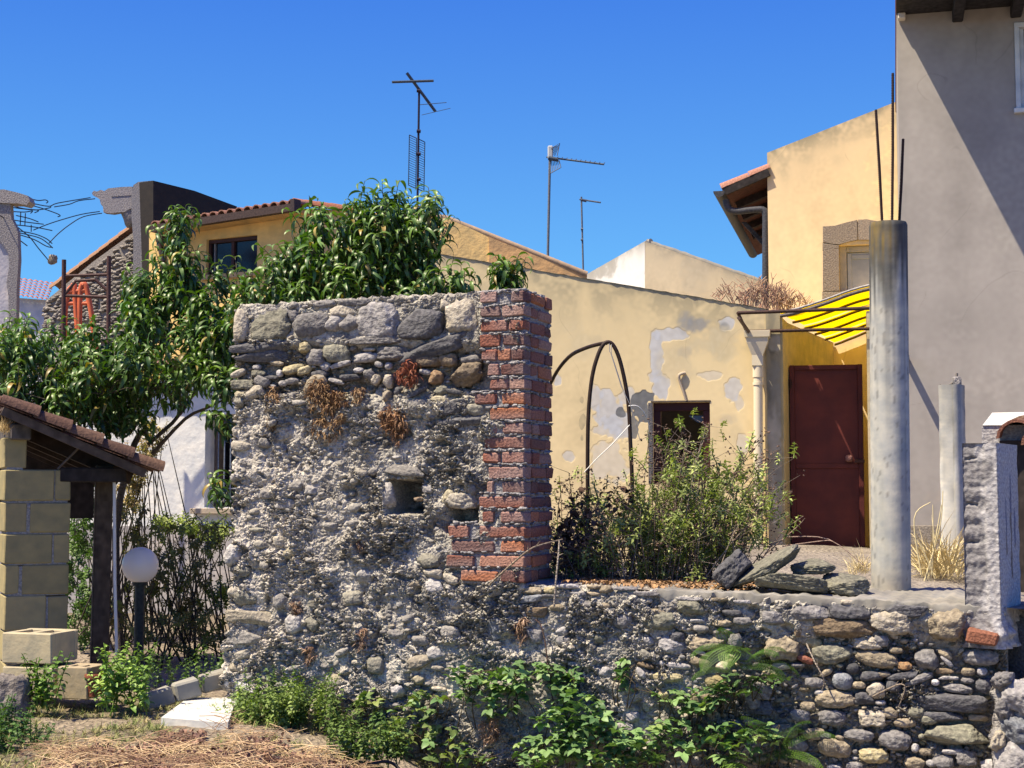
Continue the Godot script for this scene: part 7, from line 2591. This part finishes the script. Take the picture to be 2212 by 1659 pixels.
	for e in [["garden_shrub", "dark dense shrub behind the globe lamp", [[330, 1200, 60, 60, 11.6, 0.4, 40], [400, 1260, 70, 90, 11.4, 0.5, 66], [440, 1180, 50, 60, 11.5, 0.4, 36], [300, 1330, 60, 80, 11.5, 0.4, 56], [420, 1370, 70, 60, 11.2, 0.4, 60], [280, 1150, 26, 60, 11.8, 0.3, 18]], lin(0.10, 0.075, 0.035), lin(0.21, 0.25, 0.07)],
		["garden_shrub", "green shrub seen between the shed wall and the shed post", [[175, 1080, 30, 40, 13.0, 0.3, 70], [175, 1160, 30, 50, 13.0, 0.3, 70], [160, 1260, 40, 80, 12.6, 0.3, 90], [185, 1350, 40, 60, 12.4, 0.3, 70]], lin(0.05, 0.11, 0.02), lin(0.13, 0.23, 0.05)],
		["garden_shrub", "yellow green shrub below the barred window", [[460, 1160, 40, 20, 13.0, 0.3, 50], [480, 1300, 24, 20, 11.6, 0.2, 26], [400, 1145, 40, 16, 13.0, 0.3, 30], [345, 1140, 30, 18, 13.0, 0.3, 24]], lin(0.14, 0.2, 0.04), lin(0.3, 0.36, 0.09)],
		["withered_shrub", "withered yellow brown shrub against the white wall beside the shed post", [[275, 1080, 26, 50, 13.2, 0.2, 50], [290, 1020, 24, 40, 13.2, 0.2, 40], [320, 980, 20, 24, 13.2, 0.2, 22], [340, 945, 20, 24, 13.2, 0.2, 14]], lin(0.28, 0.19, 0.08), lin(0.5, 0.4, 0.2)]]:
		var G := thing(e[0], e[1], "shrub", Vector3(pt(e[2][0][0], e[2][0][1], e[2][0][4]).x, 0.2, -e[2][0][4]))
		var st := strew(r, e[2], false, e[3], e[4], 0.7, 1.25, 1.2)
		many("foliage", sl, M.soft_leaf, st[0], st[1], G)
		var sb := MB.new()
		sb.col = lin(0.09, 0.075, 0.055)
		for b in e[2]:
			for j in 7:
				var u: float = b[0] + r.randf_range(-1, 1) * b[2]
				var P := pt(u, b[1] - b[3] * r.randf_range(-0.2, 1.1), b[4] + r.randf_range(-b[5], b[5]))
				var B := Vector3(P.x + r.randf_range(-0.55, 0.55), 0.2, P.z + r.randf_range(-0.1, 0.1))
				sb.tube([B, B.lerp(P, 0.6) + Vector3(r.randf_range(-0.05, 0.05), 0, 0), P], 0.008, 0.003, 4, false)
		obj("stems", sb, M.bark, G).set_meta("kind", "stuff")

	# grass and straw on the ground
	var blade := tuft(9, 0.07, 0.0022, 0.9, r, 0.9)
	var gw := []
	var gt := []
	for i in 4200:
		var x := r.randf_range(-3.3, 0.4)
		var z := -r.randf_range(6.9, 9.6)
		if nz.get_noise_2d(x * 14, z * 14) < -0.12 - 0.3 * r.randf():
			continue
		var mx := (x + 1.35) / 0.95
		var mz := (z + 7.35) / 0.8
		if mx * mx + mz * mz < 1.0 and r.randf() < 0.6:
			continue
		gw.append(Transform3D(Basis(Vector3.UP, r.randf() * TAU) * Basis.from_scale(Vector3.ONE * r.randf_range(0.5, 1.2)), Vector3(x, ground_y(x, z) - 0.004, z)))
		gt.append(tint_of(r, lin(0.12, 0.19, 0.05), lin(0.4, 0.34, 0.16)))
	tag(many("grass", blade, M.dry, gw, gt), "short dry and green grass on the garden ground", "grass", "", "stuff")
	var hw := []
	var ht := []
	var straw := MB.new()
	straw.tube([Vector3(0, 0, -0.12), Vector3(0.01, 0.012, -0.04), Vector3(0.005, 0.012, 0.05), Vector3(-0.012, 0.0, 0.12)], 0.0017, 0.0013, 3, false)
	for i in 4600:
		var a := r.randf() * TAU
		var q := sqrt(r.randf())
		var x := -1.42 + cos(a) * q * 1.05
		var z := -7.15 + sin(a) * q * 0.85
		if q > 0.5 and nz.get_noise_2d(x * 30, z * 30) < (q - 0.75) * 1.2:
			continue
		var P := Vector3(x, ground_y(x, z) + r.randf_range(0.0, 0.05) + 0.06 * maxf(0.0, nz.get_noise_2d(x * 30, z * 30)), z)
		hw.append(Transform3D(Basis(Vector3.UP, r.randf() * TAU) * Basis(Vector3.RIGHT, r.randf_range(-0.45, 0.45)) * Basis.from_scale(Vector3(1.3, 1.3, 1) * r.randf_range(0.25, 1.05)), P))
		var dk := clampf(0.5 + 1.3 * nz.get_noise_2d(x * 22, z * 26), 0, 1)
		ht.append(tint_of(r, lin(0.2, 0.11, 0.08), lin(0.45, 0.3, 0.18)).lerp(tint_of(r, lin(0.5, 0.36, 0.2), lin(0.8, 0.62, 0.38)), dk))
	var HS := thing("straw_heap", "heap of dry straw and withered weeds in the left foreground", "straw heap", Vector3(-1.42, 0.25, -7.3))
	many("straw", straw, M.dry, hw, ht, HS)
	var crumple := leaf(0.035, 0.012, 2.6, 0.8, 4, 0.6, 0.5)
	hw = []
	ht = []
	for i in 5200:
		var a := r.randf() * TAU
		var q := sqrt(r.randf())
		var x := -1.45 + cos(a) * q * 0.8
		var z := -7.3 + sin(a) * q * 0.7
		if nz.get_noise_2d(x * 26, z * 26) < -0.05:
			continue
		hw.append(Transform3D(Basis(Vector3(r.randfn(), r.randfn(), r.randfn()).normalized(), r.randf() * TAU) * Basis.from_scale(Vector3.ONE * r.randf_range(0.5, 1.3)), Vector3(x, ground_y(x, z) + r.randf_range(0.0, 0.055), z)))
		ht.append(tint_of(r, lin(0.10, 0.055, 0.05), lin(0.36, 0.22, 0.15)))
	many("withered_leaves", crumple, M.dry, hw, ht, HS)
	# dry tuft on the shed's corner block
	var TF := thing("dry_tuft", "dry tuft of grass on top of the shed block pier", "dry grass", pt(12, 935, 9.65))
	var s3 := strew(r, [[10, 935, 12, 6, 9.65, 0.08, 8]], false, lin(0.35, 0.25, 0.12), lin(0.55, 0.42, 0.22), 0.3, 0.55, 0.5)
	many("blades", gr, M.dry, s3[0], s3[1], TF)
